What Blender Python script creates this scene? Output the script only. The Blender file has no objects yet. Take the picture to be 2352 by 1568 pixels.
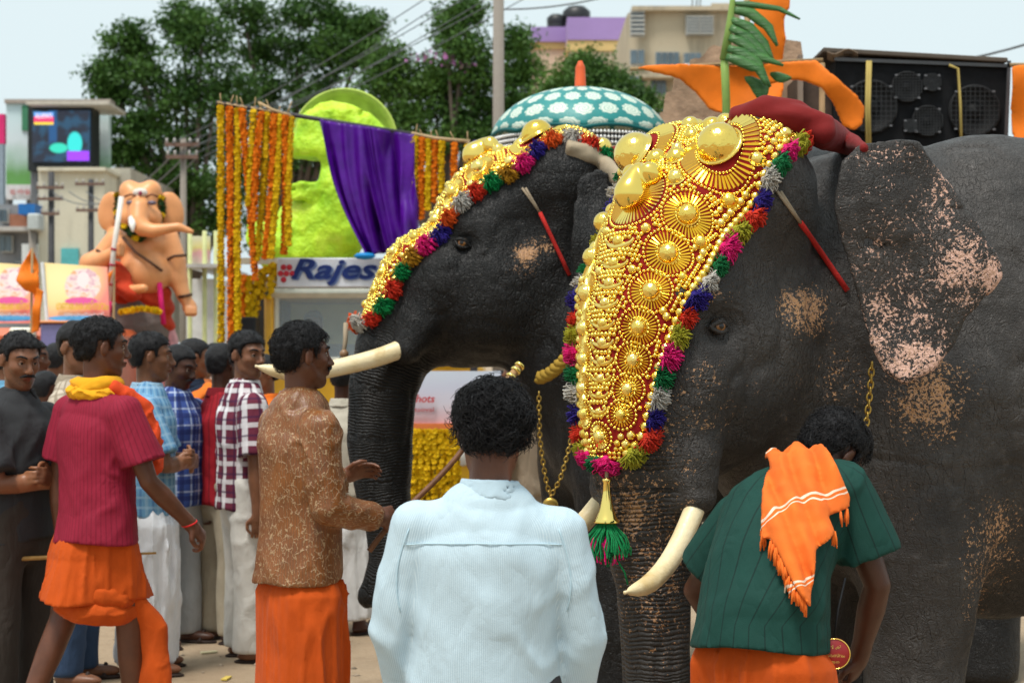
import bpy, math, random
import numpy as np
from mathutils import Vector, Matrix

# ------------------------------------------------------------------ camera, sky, sun, exposure
random.seed(7)
SC = bpy.context.scene
COL = SC.collection
FPX, CX, HY, CAMZ = 4200.0, 1176.0, 820.0, 1.6      # focal length in px of a 2352 px wide picture
cam = bpy.data.cameras.new('camera')
camo = bpy.data.objects.new('camera', cam); COL.objects.link(camo)
camo.location = (0, 0, CAMZ); camo.rotation_euler = (math.radians(90), 0, 0)
cam.sensor_width = 36; cam.lens = 36 * FPX / 2352; cam.shift_y = 36 / 2352
cam.clip_end = 2000
cam.dof.use_dof = True; cam.dof.focus_distance = 5.5; cam.dof.aperture_fstop = 5.6
SC.camera = camo

SUN_EL, SUN_AZ = math.radians(68), math.radians(212)   # azimuth clockwise from +Y
w = bpy.data.worlds.new('World'); SC.world = w; w.use_nodes = True
nt = w.node_tree; nt.nodes.clear()
wo = nt.nodes.new('ShaderNodeOutputWorld'); bg = nt.nodes.new('ShaderNodeBackground')
sky = nt.nodes.new('ShaderNodeTexSky'); sky.sky_type = 'NISHITA'; sky.sun_disc = False
sky.sun_elevation = SUN_EL; sky.sun_rotation = SUN_AZ
sky.air_density = 1.0; sky.dust_density = 4.0; sky.ozone_density = 1.0
hsv = nt.nodes.new('ShaderNodeHueSaturation'); hsv.inputs['Saturation'].default_value = 0.16
mixw = nt.nodes.new('ShaderNodeMix'); mixw.data_type = 'RGBA'
mixw.inputs[0].default_value = 0.72                    # an even veil of high cloud over the sky
mixw.inputs[7].default_value = (8.3, 9.8, 10.2, 1)
nt.links.new(sky.outputs[0], hsv.inputs['Color']); nt.links.new(hsv.outputs[0], mixw.inputs[6])
nt.links.new(mixw.outputs[2], bg.inputs[0]); bg.inputs[1].default_value = 0.0505
nt.links.new(bg.outputs[0], wo.inputs[0])
sd = bpy.data.lights.new('sun', 'SUN'); sd.energy = 1.5; sd.angle = math.radians(16); sd.color = (1.0, 0.95, 0.87)
so = bpy.data.objects.new('sun', sd); COL.objects.link(so)
sdir = Vector((math.sin(SUN_AZ) * math.cos(SUN_EL), math.cos(SUN_AZ) * math.cos(SUN_EL), math.sin(SUN_EL)))
so.rotation_euler = sdir.to_track_quat('Z', 'Y').to_euler(); so.location = sdir * 60
SC.view_settings.view_transform = 'Standard'; SC.view_settings.look = 'None'
SC.view_settings.exposure = 1.14; SC.view_settings.gamma = 1.0; SC.view_settings.use_curve_mapping = False

# ------------------------------------------------------------------ helpers: places, objects, tags
def P(px, py, d):
    return Vector(((px - CX) / FPX * d, d, CAMZ + (HY - py) / FPX * d))
def pxl(pts, d): return [((x - CX) / FPX * d, CAMZ + (HY - y) / FPX * d) for x, y in pts]
def V3(*a): return np.array(a, np.float32)
def link(o, parent=None):
    COL.objects.link(o)
    if parent is not None: o.parent = parent
    return o
def tag(o, label=None, cat=None, group=None, kind=None):
    if label: o['label'] = label
    if cat: o['category'] = cat
    if group: o['group'] = group
    if kind: o['kind'] = kind
    return o
def thing(name, label, cat, loc=(0, 0, 0), rz=0, group=None):
    o = bpy.data.objects.new(name, None); o.empty_display_size = 0.1
    o.location = loc; o.rotation_euler = (0, 0, rz); COL.objects.link(o)
    return tag(o, label, cat, group)
def add(name, me, mat=None, parent=None, loc=None, rot=None, scale=None):
    o = bpy.data.objects.new(name, me)
    if mat is not None and len(me.materials) == 0: me.materials.append(mat)
    if loc is not None: o.location = loc
    if rot is not None: o.rotation_euler = rot
    if scale is not None: o.scale = scale
    return link(o, parent)
def addm(name, me, mat, parent, M):
    o = add(name, me, mat, parent); o.matrix_local = M; return o
def copy_tree(o, parent=None, loc=None, rz=None):
    c = o.copy(); COL.objects.link(c); c.parent = parent
    if loc is not None: c.location = loc
    if rz is not None: c.rotation_euler = (0, 0, rz)
    for ch in o.children: copy_tree(ch, c)
    return c

def mesh_np(name, v, faces, smooth=True):
    """verts Nx3, faces: list of ngons, or int array Mx3 / Mx4"""
    me = bpy.data.meshes.new(name)
    if isinstance(faces, np.ndarray):
        m, k = faces.shape
        me.vertices.add(len(v)); me.vertices.foreach_set('co', np.ascontiguousarray(v, np.float32).ravel())
        me.loops.add(m * k); me.loops.foreach_set('vertex_index', np.ascontiguousarray(faces, np.int32).ravel())
        me.polygons.add(m); me.polygons.foreach_set('loop_start', np.arange(0, m * k, k, dtype=np.int32))
        me.update(calc_edges=True)
    else:
        me.from_pydata([tuple(map(float, q)) for q in v], [], [tuple(map(int, f)) for f in faces]); me.update()
    if smooth and len(me.polygons):
        me.polygons.foreach_set('use_smooth', np.ones(len(me.polygons), bool))
    me.validate()
    return me
def set_attr(me, name, arr):
    a = me.attributes.new(name, 'FLOAT', 'POINT'); a.data.foreach_set('value', np.ascontiguousarray(arr, np.float32))
def set_vec(me, name, arr):
    a = me.attributes.new(name, 'FLOAT_VECTOR', 'POINT'); a.data.foreach_set('vector', np.ascontiguousarray(arr, np.float32).ravel())

class MB:
    """collects simple shapes into one mesh"""
    def __init__(self): self.v = []; self.f = []
    def poly(self, pts, faces):
        n = len(self.v); self.v += [tuple(p) for p in pts]; self.f += [tuple(i + n for i in q) for q in faces]; return self
    def box(self, c, s, M=None, bev=0.0):
        x, y, z = s[0] / 2, s[1] / 2, s[2] / 2
        b = min(bev, x * .9, y * .9, z * .9)
        if b <= 0:
            pts = [(sx * x, sy * y, sz * z) for sz in (-1, 1) for sy in (-1, 1) for sx in (-1, 1)]
            fs = [(0, 2, 3, 1), (4, 5, 7, 6), (0, 1, 5, 4), (2, 6, 7, 3), (0, 4, 6, 2), (1, 3, 7, 5)]
        else:
            import itertools
            pts = []; idx = {}
            for sx, sy, sz in itertools.product((-1, 1), repeat=3):
                for ax in range(3):
                    q = [sx * (x - b), sy * (y - b), sz * (z - b)]
                    q[ax] = (sx * x, sy * y, sz * z)[ax]
                    idx[(sx, sy, sz, ax)] = len(pts); pts.append(tuple(q))
            fs = []
            for ax in range(3):
                o = [i for i in range(3) if i != ax]
                for s1 in (-1, 1):
                    ring = []
                    for (p, q) in ((-1, -1), (1, -1), (1, 1), (-1, 1)):
                        k = [0, 0, 0]; k[ax] = s1; k[o[0]] = p; k[o[1]] = q
                        ring.append(idx[(*k, ax)])
                    fs.append(tuple(ring if (s1 > 0) == (ax != 1) else ring[::-1]))
            for ax in range(3):
                o = [i for i in range(3) if i != ax]
                for p in (-1, 1):
                    for q in (-1, 1):
                        k0 = [0, 0, 0]; k1 = [0, 0, 0]
                        k0[ax] = -1; k1[ax] = 1; k0[o[0]] = k1[o[0]] = p; k0[o[1]] = k1[o[1]] = q
                        r = (idx[(*k0, o[0])], idx[(*k1, o[0])], idx[(*k1, o[1])], idx[(*k0, o[1])])
                        fs.append(r if (p * q > 0) == (ax != 1) else r[::-1])
            for sx, sy, sz in itertools.product((-1, 1), repeat=3):
                r = tuple(idx[(sx, sy, sz, a)] for a in range(3))
                fs.append(r if sx * sy * sz > 0 else r[::-1])
        c = Vector(c)
        pts = [(M @ Vector(p) if M is not None else Vector(p)) + c for p in pts]
        return self.poly(pts, fs)
    def tube(self, pts, r, n=8, cap=True):
        pts = [Vector(p) for p in pts]; m = len(pts)
        rs = r if hasattr(r, '__len__') else [r] * m
        t0 = (pts[1] - pts[0]).normalized()
        u = t0.orthogonal().normalized()
        V = []; F = []
        for i, p in enumerate(pts):
            a = pts[max(i - 1, 0)]; b = pts[min(i + 1, m - 1)]
            t = (b - a); t = t.normalized() if t.length > 1e-9 else t0
            u = (u - t * u.dot(t)); u = u.normalized() if u.length > 1e-6 else t.orthogonal().normalized()
            w_ = t.cross(u)
            for k in range(n):
                an = 2 * math.pi * k / n
                V.append(p + (u * math.cos(an) + w_ * math.sin(an)) * rs[i])
        for i in range(m - 1):
            for k in range(n):
                k2 = (k + 1) % n
                F.append((i * n + k, i * n + k2, (i + 1) * n + k2, (i + 1) * n + k))
        if cap:
            F.append(tuple(range(n))[::-1]); F.append(tuple((m - 1) * n + k for k in range(n)))
        return self.poly(V, F)
    def lathe(self, prof, n=16, c=(0, 0, 0), M=None, cap=True):
        V = []; F = []; m = len(prof); c = Vector(c)
        for (r, z) in prof:
            for k in range(n):
                a = 2 * math.pi * k / n
                q = Vector((r * math.cos(a), r * math.sin(a), z))
                V.append((M @ q if M is not None else q) + c)
        for i in range(m - 1):
            for k in range(n):
                k2 = (k + 1) % n
                F.append((i * n + k, i * n + k2, (i + 1) * n + k2, (i + 1) * n + k))
        if cap:
            F.append(tuple(range(n))[::-1]); F.append(tuple((m - 1) * n + k for k in range(n)))
        return self.poly(V, F)
    def slab(self, outline, t, M=None, c=(0, 0, 0)):
        """outline in local x,z; thickness t along local y (towards -y is front)"""
        n = len(outline); c = Vector(c)
        V = [Vector((x, -t / 2, z)) for x, z in outline] + [Vector((x, t / 2, z)) for x, z in outline]
        F = [tuple(range(n)), tuple(range(2 * n - 1, n - 1, -1))]
        for k in range(n):
            k2 = (k + 1) % n; F.append((k2, k, n + k, n + k2))
        V = [(M @ q if M is not None else q) + c for q in V]
        return self.poly(V, F)
    def grid(self, nu, nv, fn):
        V = [fn(i / (nu - 1), j / (nv - 1)) for j in range(nv) for i in range(nu)]
        F = [(j * nu + i, j * nu + i + 1, (j + 1) * nu + i + 1, (j + 1) * nu + i) for j in range(nv - 1) for i in range(nu - 1)]
        return self.poly(V, F)
    def mesh(self, name, smooth=False):
        me = bpy.data.meshes.new(name)
        me.from_pydata([tuple(p) for p in self.v], [], self.f); me.update()
        if smooth: me.polygons.foreach_set('use_smooth', np.ones(len(me.polygons), bool))
        return me
    def build(self, name, mat, parent=None, smooth=False, loc=None, rot=None):
        return add(name, self.mesh(name, smooth), mat, parent, loc, rot)

def thicken(me_obj, t):
    m = me_obj.modifiers.new('thickness', 'SOLIDIFY'); m.thickness = t; m.offset = 0; return me_obj

# ------------------------------------------------------------------ helpers: solid modelling on a distance field
_rng = np.random.default_rng(3)
_lat = _rng.random((32, 32, 32)).astype(np.float32) * 2 - 1
def vnoise(p, s=1.0):
    """smooth value noise in -1..1; s = features per metre (scalar or triple)"""
    q = p * np.asarray(s, np.float32) + 100.37
    i = np.floor(q).astype(np.int32); f = (q - i).astype(np.float32); f = f * f * (3 - 2 * f)
    i &= 31; j = (i + 1) & 31
    x0, y0, z0 = i[..., 0], i[..., 1], i[..., 2]; x1, y1, z1 = j[..., 0], j[..., 1], j[..., 2]
    fx, fy, fz = f[..., 0], f[..., 1], f[..., 2]
    a = _lat[x0, y0, z0] * (1 - fx) + _lat[x1, y0, z0] * fx
    b = _lat[x0, y1, z0] * (1 - fx) + _lat[x1, y1, z0] * fx
    c = _lat[x0, y0, z1] * (1 - fx) + _lat[x1, y0, z1] * fx
    d = _lat[x0, y1, z1] * (1 - fx) + _lat[x1, y1, z1] * fx
    return (a * (1 - fy) + b * fy) * (1 - fz) + (c * (1 - fy) + d * fy) * fz
def smin(a, b, k):
    if k <= 0: return np.minimum(a, b)
    h = np.maximum(k - np.abs(a - b), 0) / k
    return np.minimum(a, b) - h * h * k * .25
def arr(x): return np.asarray(tuple(x), np.float32)
def s_ell(c, r, M=None):
    c = arr(c); r = arr(r); Mi = None if M is None else np.array(M.to_3x3() if hasattr(M, 'to_3x3') else M, np.float32)
    def f(p):
        q = p - c
        if Mi is not None: q = q @ Mi            # = M^T q
        k0 = np.sqrt(((q / r) ** 2).sum(-1)) + 1e-9; k1 = np.sqrt(((q / (r * r)) ** 2).sum(-1)) + 1e-9
        return k0 * (k0 - 1) / k1
    return f
def s_tube(pts, ra, rb=None, side=None, flat=False):
    """chain of tapered round (or elliptical, half-width ra along side, rb across) cones"""
    A = [arr(q) for q in pts]; ra = list(ra) if hasattr(ra, '__len__') else [ra] * len(A)
    rbl = None if rb is None else (list(rb) if hasattr(rb, '__len__') else [rb] * len(A))
    sd_ = None if side is None else arr(side) / np.linalg.norm(arr(side))
    def f(p):
        out = None
        for i in range(len(A) - 1):
            a, b = A[i], A[i + 1]; ab = b - a; L = float(ab @ ab) + 1e-12
            t = np.clip(((p - a) @ ab) / L, 0, 1)
            q = p - a - t[..., None] * ab
            r1 = ra[i] + (ra[i + 1] - ra[i]) * t
            if rbl is None:
                d = np.sqrt((q * q).sum(-1)) - r1
            else:
                r2 = rbl[i] + (rbl[i + 1] - rbl[i]) * t
                u = q @ sd_; w2 = np.maximum((q * q).sum(-1) - u * u, 0)
                k0 = np.sqrt((u / r1) ** 2 + w2 / (r2 * r2)) + 1e-9
                k1 = np.sqrt((u / (r1 * r1)) ** 2 + w2 / (r2 ** 4)) + 1e-9
                d = k0 * (k0 - 1) / k1
            out = d if out is None else np.minimum(out, d)
        return out
    return f
def s_plane(n, c):
    """inside = the side away from n"""
    n = arr(n); n = n / np.linalg.norm(n); c = arr(c)
    return lambda p: (p - c) @ n
def s_rbox(c, h, M=None, r=0.0):
    c = arr(c); h = arr(h); Mi = None if M is None else np.array(M.to_3x3(), np.float32)
    def f(p):
        q = p - c
        if Mi is not None: q = q @ Mi
        q = np.abs(q) - (h - r)
        return np.sqrt((np.maximum(q, 0) ** 2).sum(-1)) + np.minimum(q.max(-1), 0) - r
    return f
def poly2d(px, pz, pts):
    d = np.full(px.shape, 1e9, np.float32); s = np.ones(px.shape, np.float32); n = len(pts)
    for i in range(n):
        x0, z0 = pts[i]; x1, z1 = pts[i - 1]
        ex, ez = x1 - x0, z1 - z0; wx, wz = px - x0, pz - z0
        t = np.clip((wx * ex + wz * ez) / (ex * ex + ez * ez + 1e-12), 0, 1)
        bx, bz = wx - ex * t, wz - ez * t
        d = np.minimum(d, bx * bx + bz * bz)
        c1 = pz >= z0; c2 = pz < z1; c3 = ex * wz > ez * wx
        fl = (c1 & c2 & c3) | (~c1 & ~c2 & ~c3)
        s = np.where(fl, -s, s)
    return s * np.sqrt(d)
def ev(ops, p):
    p = np.asarray(p, np.float32); v = np.full(p.shape[:-1], 1e3, np.float32)
    for (o, f, k) in ops:
        if o == 'u': v = smin(v, f(p), k)
        elif o == 's': v = -smin(-v, f(p), k)
        elif o == 'i': v = -smin(-v, -f(p), k)
        else: v = v + f(p)
    return v
def evgrad(ops, p, e=0.004):
    g = np.stack([ev(ops, p + np.eye(3, dtype=np.float32)[i] * e) - ev(ops, p - np.eye(3, dtype=np.float32)[i] * e) for i in range(3)], -1)
    return g / (np.linalg.norm(g, axis=-1, keepdims=True) + 1e-9)
def sdf_mesh(name, ops, lo, hi, h, fine=None, coarse=2.2):
    """fine: (lo, hi) box sampled at h; outside it cells grow by the factor coarse"""
    lo = arr(lo); hi = arr(hi); W = None; hm = h
    if fine is not None:
        fa, fb = arr(fine[0]), arr(fine[1]); hm = h * coarse
        toU = lambda w_: np.where(w_ < fa, fa + (w_ - fa) / coarse, np.where(w_ > fb, fb + (w_ - fb) / coarse, w_))
        W = lambda u_: np.where(u_ < fa, fa + (u_ - fa) * coarse, np.where(u_ > fb, fb + (u_ - fb) * coarse, u_)).astype(np.float32)
        lo, hi = toU(lo), toU(hi); ops = [(o, (lambda p, f=f: f(W(p))), k) for o, f, k in ops]
    nb = np.maximum(np.ceil((hi - lo) / (4 * h)).astype(int), 1)
    ax = [lo[i] + (np.arange(nb[i]) * 4 + 1.5) * h for i in range(3)]
    C = np.stack(np.meshgrid(*ax, indexing='ij'), -1).reshape(-1, 3).astype(np.float32)
    cv = []; v = np.full(len(C), 1e3, np.float32); dm = 0.0
    for (o, f, k) in ops:
        d = f(C)
        if o == 'u': v = smin(v, d, k)
        elif o == 's': v = -smin(-v, d, k)
        elif o == 'i': v = -smin(-v, -d, k)
        else: v = v + d; dm = max(dm, float(np.abs(d).max()))
        cv.append(d)
    R = 3.5 * hm * 1.5 + dm * 1.5
    act = np.where(np.abs(v) < R)[0]
    off = np.stack(np.meshgrid(*[(np.arange(4) - 1.5) * h] * 3, indexing='ij'), -1).reshape(-1, 3).astype(np.float32)
    pts = C[act][:, None, :] + off[None]
    val = np.full(pts.shape[:2], 1e3, np.float32)
    for (o, f, k), d in zip(ops, cv):
        da = d[act]
        if o == 'd': val += f(pts.reshape(-1, 3)).reshape(val.shape); continue
        m = (da < R * 1.6 + k * 1.5 + .02) if o in 'us' else (da > -(R * 1.6 + k * 1.5 + .02))
        if not m.any(): continue
        e = f(pts[m].reshape(-1, 3)).reshape(-1, 64)
        if o == 'u': val[m] = smin(val[m], e, k)
        elif o == 's': val[m] = -smin(-val[m], e, k)
        else: val[m] = -smin(-val[m], -e, k)
    full = np.repeat(v[:, None], 64, 1); full[act] = val
    G = full.reshape(nb[0], nb[1], nb[2], 4, 4, 4).transpose(0, 3, 1, 4, 2, 5).reshape(nb[0] * 4, nb[1] * 4, nb[2] * 4)
    return surface_nets(name, G, lo, h, W)
def surface_nets(name, G, lo, h, W=None):
    G = np.pad(G, 1, constant_values=1.0); lo = lo - h
    ins = G < 0
    c = np.zeros(tuple(s - 1 for s in G.shape), np.uint8)
    for dx in (0, 1):
        for dy in (0, 1):
            for dz in (0, 1):
                c += ins[dx:dx + c.shape[0], dy:dy + c.shape[1], dz:dz + c.shape[2]]
    I = np.argwhere((c > 0) & (c < 8))
    idm = np.full(c.shape, -1, np.int32); idm[I[:, 0], I[:, 1], I[:, 2]] = np.arange(len(I))
    acc = np.zeros((len(I), 3), np.float32); cnt = np.zeros(len(I), np.float32)
    cor = [(0, 0, 0), (1, 0, 0), (0, 1, 0), (1, 1, 0), (0, 0, 1), (1, 0, 1), (0, 1, 1), (1, 1, 1)]
    vals = [G[I[:, 0] + a, I[:, 1] + b, I[:, 2] + d] for a, b, d in cor]
    for a, b in ((0, 1), (2, 3), (4, 5), (6, 7), (0, 2), (1, 3), (4, 6), (5, 7), (0, 4), (1, 5), (2, 6), (3, 7)):
        va, vb = vals[a], vals[b]; m = (va < 0) != (vb < 0)
        t = np.where(m, va / np.where(m, va - vb, 1), 0)
        pa = np.array(cor[a], np.float32); pb = np.array(cor[b], np.float32)
        acc += np.where(m[:, None], pa + t[:, None] * (pb - pa), 0); cnt += m
    vert = lo + (I + acc / cnt[:, None]) * h
    if W is not None: vert = W(vert.astype(np.float32))
    Q = []
    for axn in range(3):
        s0 = [slice(None)] * 3; s1 = [slice(None)] * 3
        s0[axn] = slice(0, -1); s1[axn] = slice(1, None)
        A = ins[tuple(s0)]; B = ins[tuple(s1)]
        E = np.argwhere(A != B)
        u, w_ = (axn + 1) % 3, (axn + 2) % 3
        E = E[(E[:, u] > 0) & (E[:, w_] > 0) & (E[:, u] < c.shape[u]) & (E[:, w_] < c.shape[w_])]
        def cid(du, dw):
            e = E.copy(); e[:, u] -= du; e[:, w_] -= dw
            return idm[e[:, 0], e[:, 1], e[:, 2]]
        q = np.stack([cid(1, 1), cid(0, 1), cid(0, 0), cid(1, 0)], -1)
        fl = ~A[E[:, 0], E[:, 1], E[:, 2]]
        q[fl] = q[fl][:, ::-1]; Q.append(q)
    Q = np.concatenate(Q); Q = Q[(Q >= 0).all(1)]
    return mesh_np(name, vert, Q)
def verts_of(me):
    v = np.empty(len(me.vertices) * 3, np.float32); me.vertices.foreach_get('co', v); return v.reshape(-1, 3)
def bb(v): return v.min(0), v.max(0)
def rotm(yaw=0, pitch=0, roll=0):
    """x forward, y left, z up; pitch > 0 lifts the nose"""
    return Matrix.Rotation(yaw, 3, 'Z') @ Matrix.Rotation(-pitch, 3, 'Y') @ Matrix.Rotation(roll, 3, 'X')

# ------------------------------------------------------------------ helpers: materials
MATS = {}
class NB:
    def __init__(self, name):
        self.m = bpy.data.materials.new(name); self.m.use_nodes = True
        self.t = self.m.node_tree; self.t.nodes.clear()
        self.out = self.t.nodes.new('ShaderNodeOutputMaterial'); self.b = self.t.nodes.new('ShaderNodeBsdfPrincipled')
        self.t.links.new(self.b.outputs[0], self.out.inputs[0])
    def n(self, typ, **kw):
        x = self.t.nodes.new('ShaderNode' + typ)
        for k, v in kw.items():
            if k.startswith('i_'):
                key = k[2:].replace('_', ' ')
                x.inputs[key].default_value = v
            else: setattr(x, k, v)
        return x
    def l(self, a, b): self.t.links.new(a, b); return self
    def coord(self, which='Object'): return self.n('TexCoord').outputs[which]
    def map(self, vec, scale=(1, 1, 1), rot=(0, 0, 0), loc=(0, 0, 0)):
        m = self.n('Mapping'); self.l(vec, m.inputs[0]); m.inputs[1].default_value = loc; m.inputs[2].default_value = rot; m.inputs[3].default_value = scale
        return m.outputs[0]
    def noise(self, vec, scale, detail=3, rough=.55, dist=0):
        x = self.n('TexNoise'); self.l(vec, x.inputs['Vector']); x.inputs['Scale'].default_value = scale
        x.inputs['Detail'].default_value = detail; x.inputs['Roughness'].default_value = rough; x.inputs['Distortion'].default_value = dist
        return x.outputs[0]
    def vor(self, vec, scale, feature='F1', out='Distance', rand=1.0):
        x = self.n('TexVoronoi', feature=feature); self.l(vec, x.inputs['Vector']); x.inputs['Scale'].default_value = scale
        x.inputs['Randomness'].default_value = rand
        return x.outputs[out]
    def math(self, op, a, b=None, clamp=False):
        x = self.n('Math', operation=op, use_clamp=clamp)
        for i, q in enumerate((a, b)):
            if q is None: continue
            if isinstance(q, (int, float)): x.inputs[i].default_value = q
            else: self.l(q, x.inputs[i])
        return x.outputs[0]
    def ramp(self, fac, stops, interp='LINEAR'):
        x = self.n('ValToRGB'); x.color_ramp.interpolation = interp
        e = x.color_ramp.elements
        while len(e) < len(stops): e.new(0.5)
        for i, (p, c) in enumerate(stops):
            e[i].position = p; e[i].color = (*c, 1) if len(c) == 3 else c
        self.l(fac, x.inputs[0]); return x.outputs[0]
    def step(self, fac, a, b):
        x = self.n('MapRange', interpolation_type='SMOOTHSTEP'); self.l(fac, x.inputs[0])
        x.inputs[1].default_value = a; x.inputs[2].default_value = b
        return x.outputs[0]
    def mix(self, fac, a, b, blend='MIX'):
        x = self.n('Mix', data_type='RGBA', blend_type=blend)
        for i, q in ((0, fac), (6, a), (7, b)):
            if isinstance(q, (int, float)): x.inputs[i].default_value = q
            elif isinstance(q, tuple): x.inputs[i].default_value = (*q, 1) if len(q) == 3 else q
            else: self.l(q, x.inputs[i])
        return x.outputs[2]
    def attr(self, name, out='Fac'):
        return self.n('Attribute', attribute_name=name).outputs[out]
    def sep(self, vec):
        x = self.n('SeparateXYZ'); self.l(vec, x.inputs[0]); return x.outputs
    def base(self, c):
        if isinstance(c, tuple): self.b.inputs['Base Color'].default_value = (*c, 1)
        else: self.l(c, self.b.inputs['Base Color'])
        return self
    def set(self, **kw):
        for k, v in kw.items():
            i = self.b.inputs[k.replace('_', ' ')]
            if isinstance(v, (int, float, tuple)): i.default_value = v
            else: self.l(v, i)
        return self
    def bump(self, h, dist, strength=1.0, prev=None):
        x = self.n('Bump'); x.inputs['Strength'].default_value = strength; x.inputs['Distance'].default_value = dist
        self.l(h, x.inputs['Height'])
        if prev is not None: self.l(prev, x.inputs['Normal'])
        self.l(x.outputs[0], self.b.inputs['Normal']); return x.outputs[0]
def simple(name, c, rough=.6, metal=0.0, var=.12, vs=8.0, bump=0.0, bs=60.0, coord='Object'):
    if name in MATS: return MATS[name]
    b = NB(name); co = b.coord(coord)
    nz = b.noise(co, vs, 4)
    lo = tuple(x * (1 - var) for x in c); hi = tuple(min(x * (1 + var), 1) for x in c)
    b.base(b.ramp(nz, [(.3, lo), (.7, hi)])).set(Roughness=rough, Metallic=metal)
    if bump: b.bump(b.noise(co, bs, 3), bump)
    if rough > .45 and metal < .1: b.b.inputs['Specular IOR Level'].default_value = .22
    MATS[name] = b.m; return b.m
# ------------------------------------------------------------------ ground
def dirt():
    b = NB('sandy earth'); co = b.coord()
    n1 = b.noise(co, .5, 5); n2 = b.noise(co, 9, 5, .65); n3 = b.noise(co, 70, 3)
    c = b.ramp(n1, [(.3, (.30, .215, .135)), (.7, (.40, .30, .20))])
    c = b.mix(b.math('MULTIPLY', b.step(n2, .45, .75), .5), c, (.24, .165, .10))
    c = b.mix(b.math('MULTIPLY', b.step(b.vor(co, 5.0), .0, .06), 0.0), c, (.5, .45, .4))
    c = b.mix(b.math('MULTIPLY', b.step(n3, .62, .72), .45), c, (.50, .42, .32))
    b.base(c).set(Roughness=.95); p = b.bump(n2, .02); b.bump(n3, .006, prev=p); return b.m
def ground():
    n = 60; rnd = np.random.default_rng(1)
    xs = np.linspace(-1, 1, n); xs = np.sign(xs) * np.abs(xs) ** 2.2 * 400; ys = np.linspace(0, 1, n) ** 2.2 * 500 - 30
    X, Y_ = np.meshgrid(xs, ys, indexing='ij'); v = np.stack([X, Y_, np.zeros_like(X)], -1).reshape(-1, 3)
    i = np.arange(n * n).reshape(n, n); q = np.stack([i[:-1, :-1], i[1:, :-1], i[1:, 1:], i[:-1, 1:]], -1).reshape(-1, 4)
    o = add('ground', mesh_np('ground', v, q), dirt()); tag(o, kind='structure'); return o
ground()

def pebbles():
    rg = np.random.default_rng(5); n = 900
    c = np.stack([rg.uniform(-4.5, 3.5, n), rg.uniform(7.5, 17, n), np.zeros(n)], -1).astype(np.float32); r = rg.gamma(2.0, .0045, n).clip(.004, .03)
    o = np.array([(1, 0, 0), (0, 1, 0), (-1, 0, 0), (0, -1, 0), (0, 0, .7), (0, 0, -.3)], np.float32); f = np.array([(0, 1, 4), (1, 2, 4), (2, 3, 4), (3, 0, 4), (1, 0, 5), (2, 1, 5), (3, 2, 5), (0, 3, 5)])
    v = c[:, None] + r[:, None, None] * o[None] * rg.uniform(.7, 1.3, (n, 6, 1)); me = mesh_np('pebbles', v.reshape(-1, 3), (np.arange(n)[:, None, None] * 6 + f[None]).reshape(-1, 3), False)
    tag(add('pebbles', me, simple('pebble', (.34, .27, .20), .9, var=.4, vs=3)), 'scattered small stones on the sandy ground', 'pebbles', kind='stuff')
pebbles()
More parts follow.
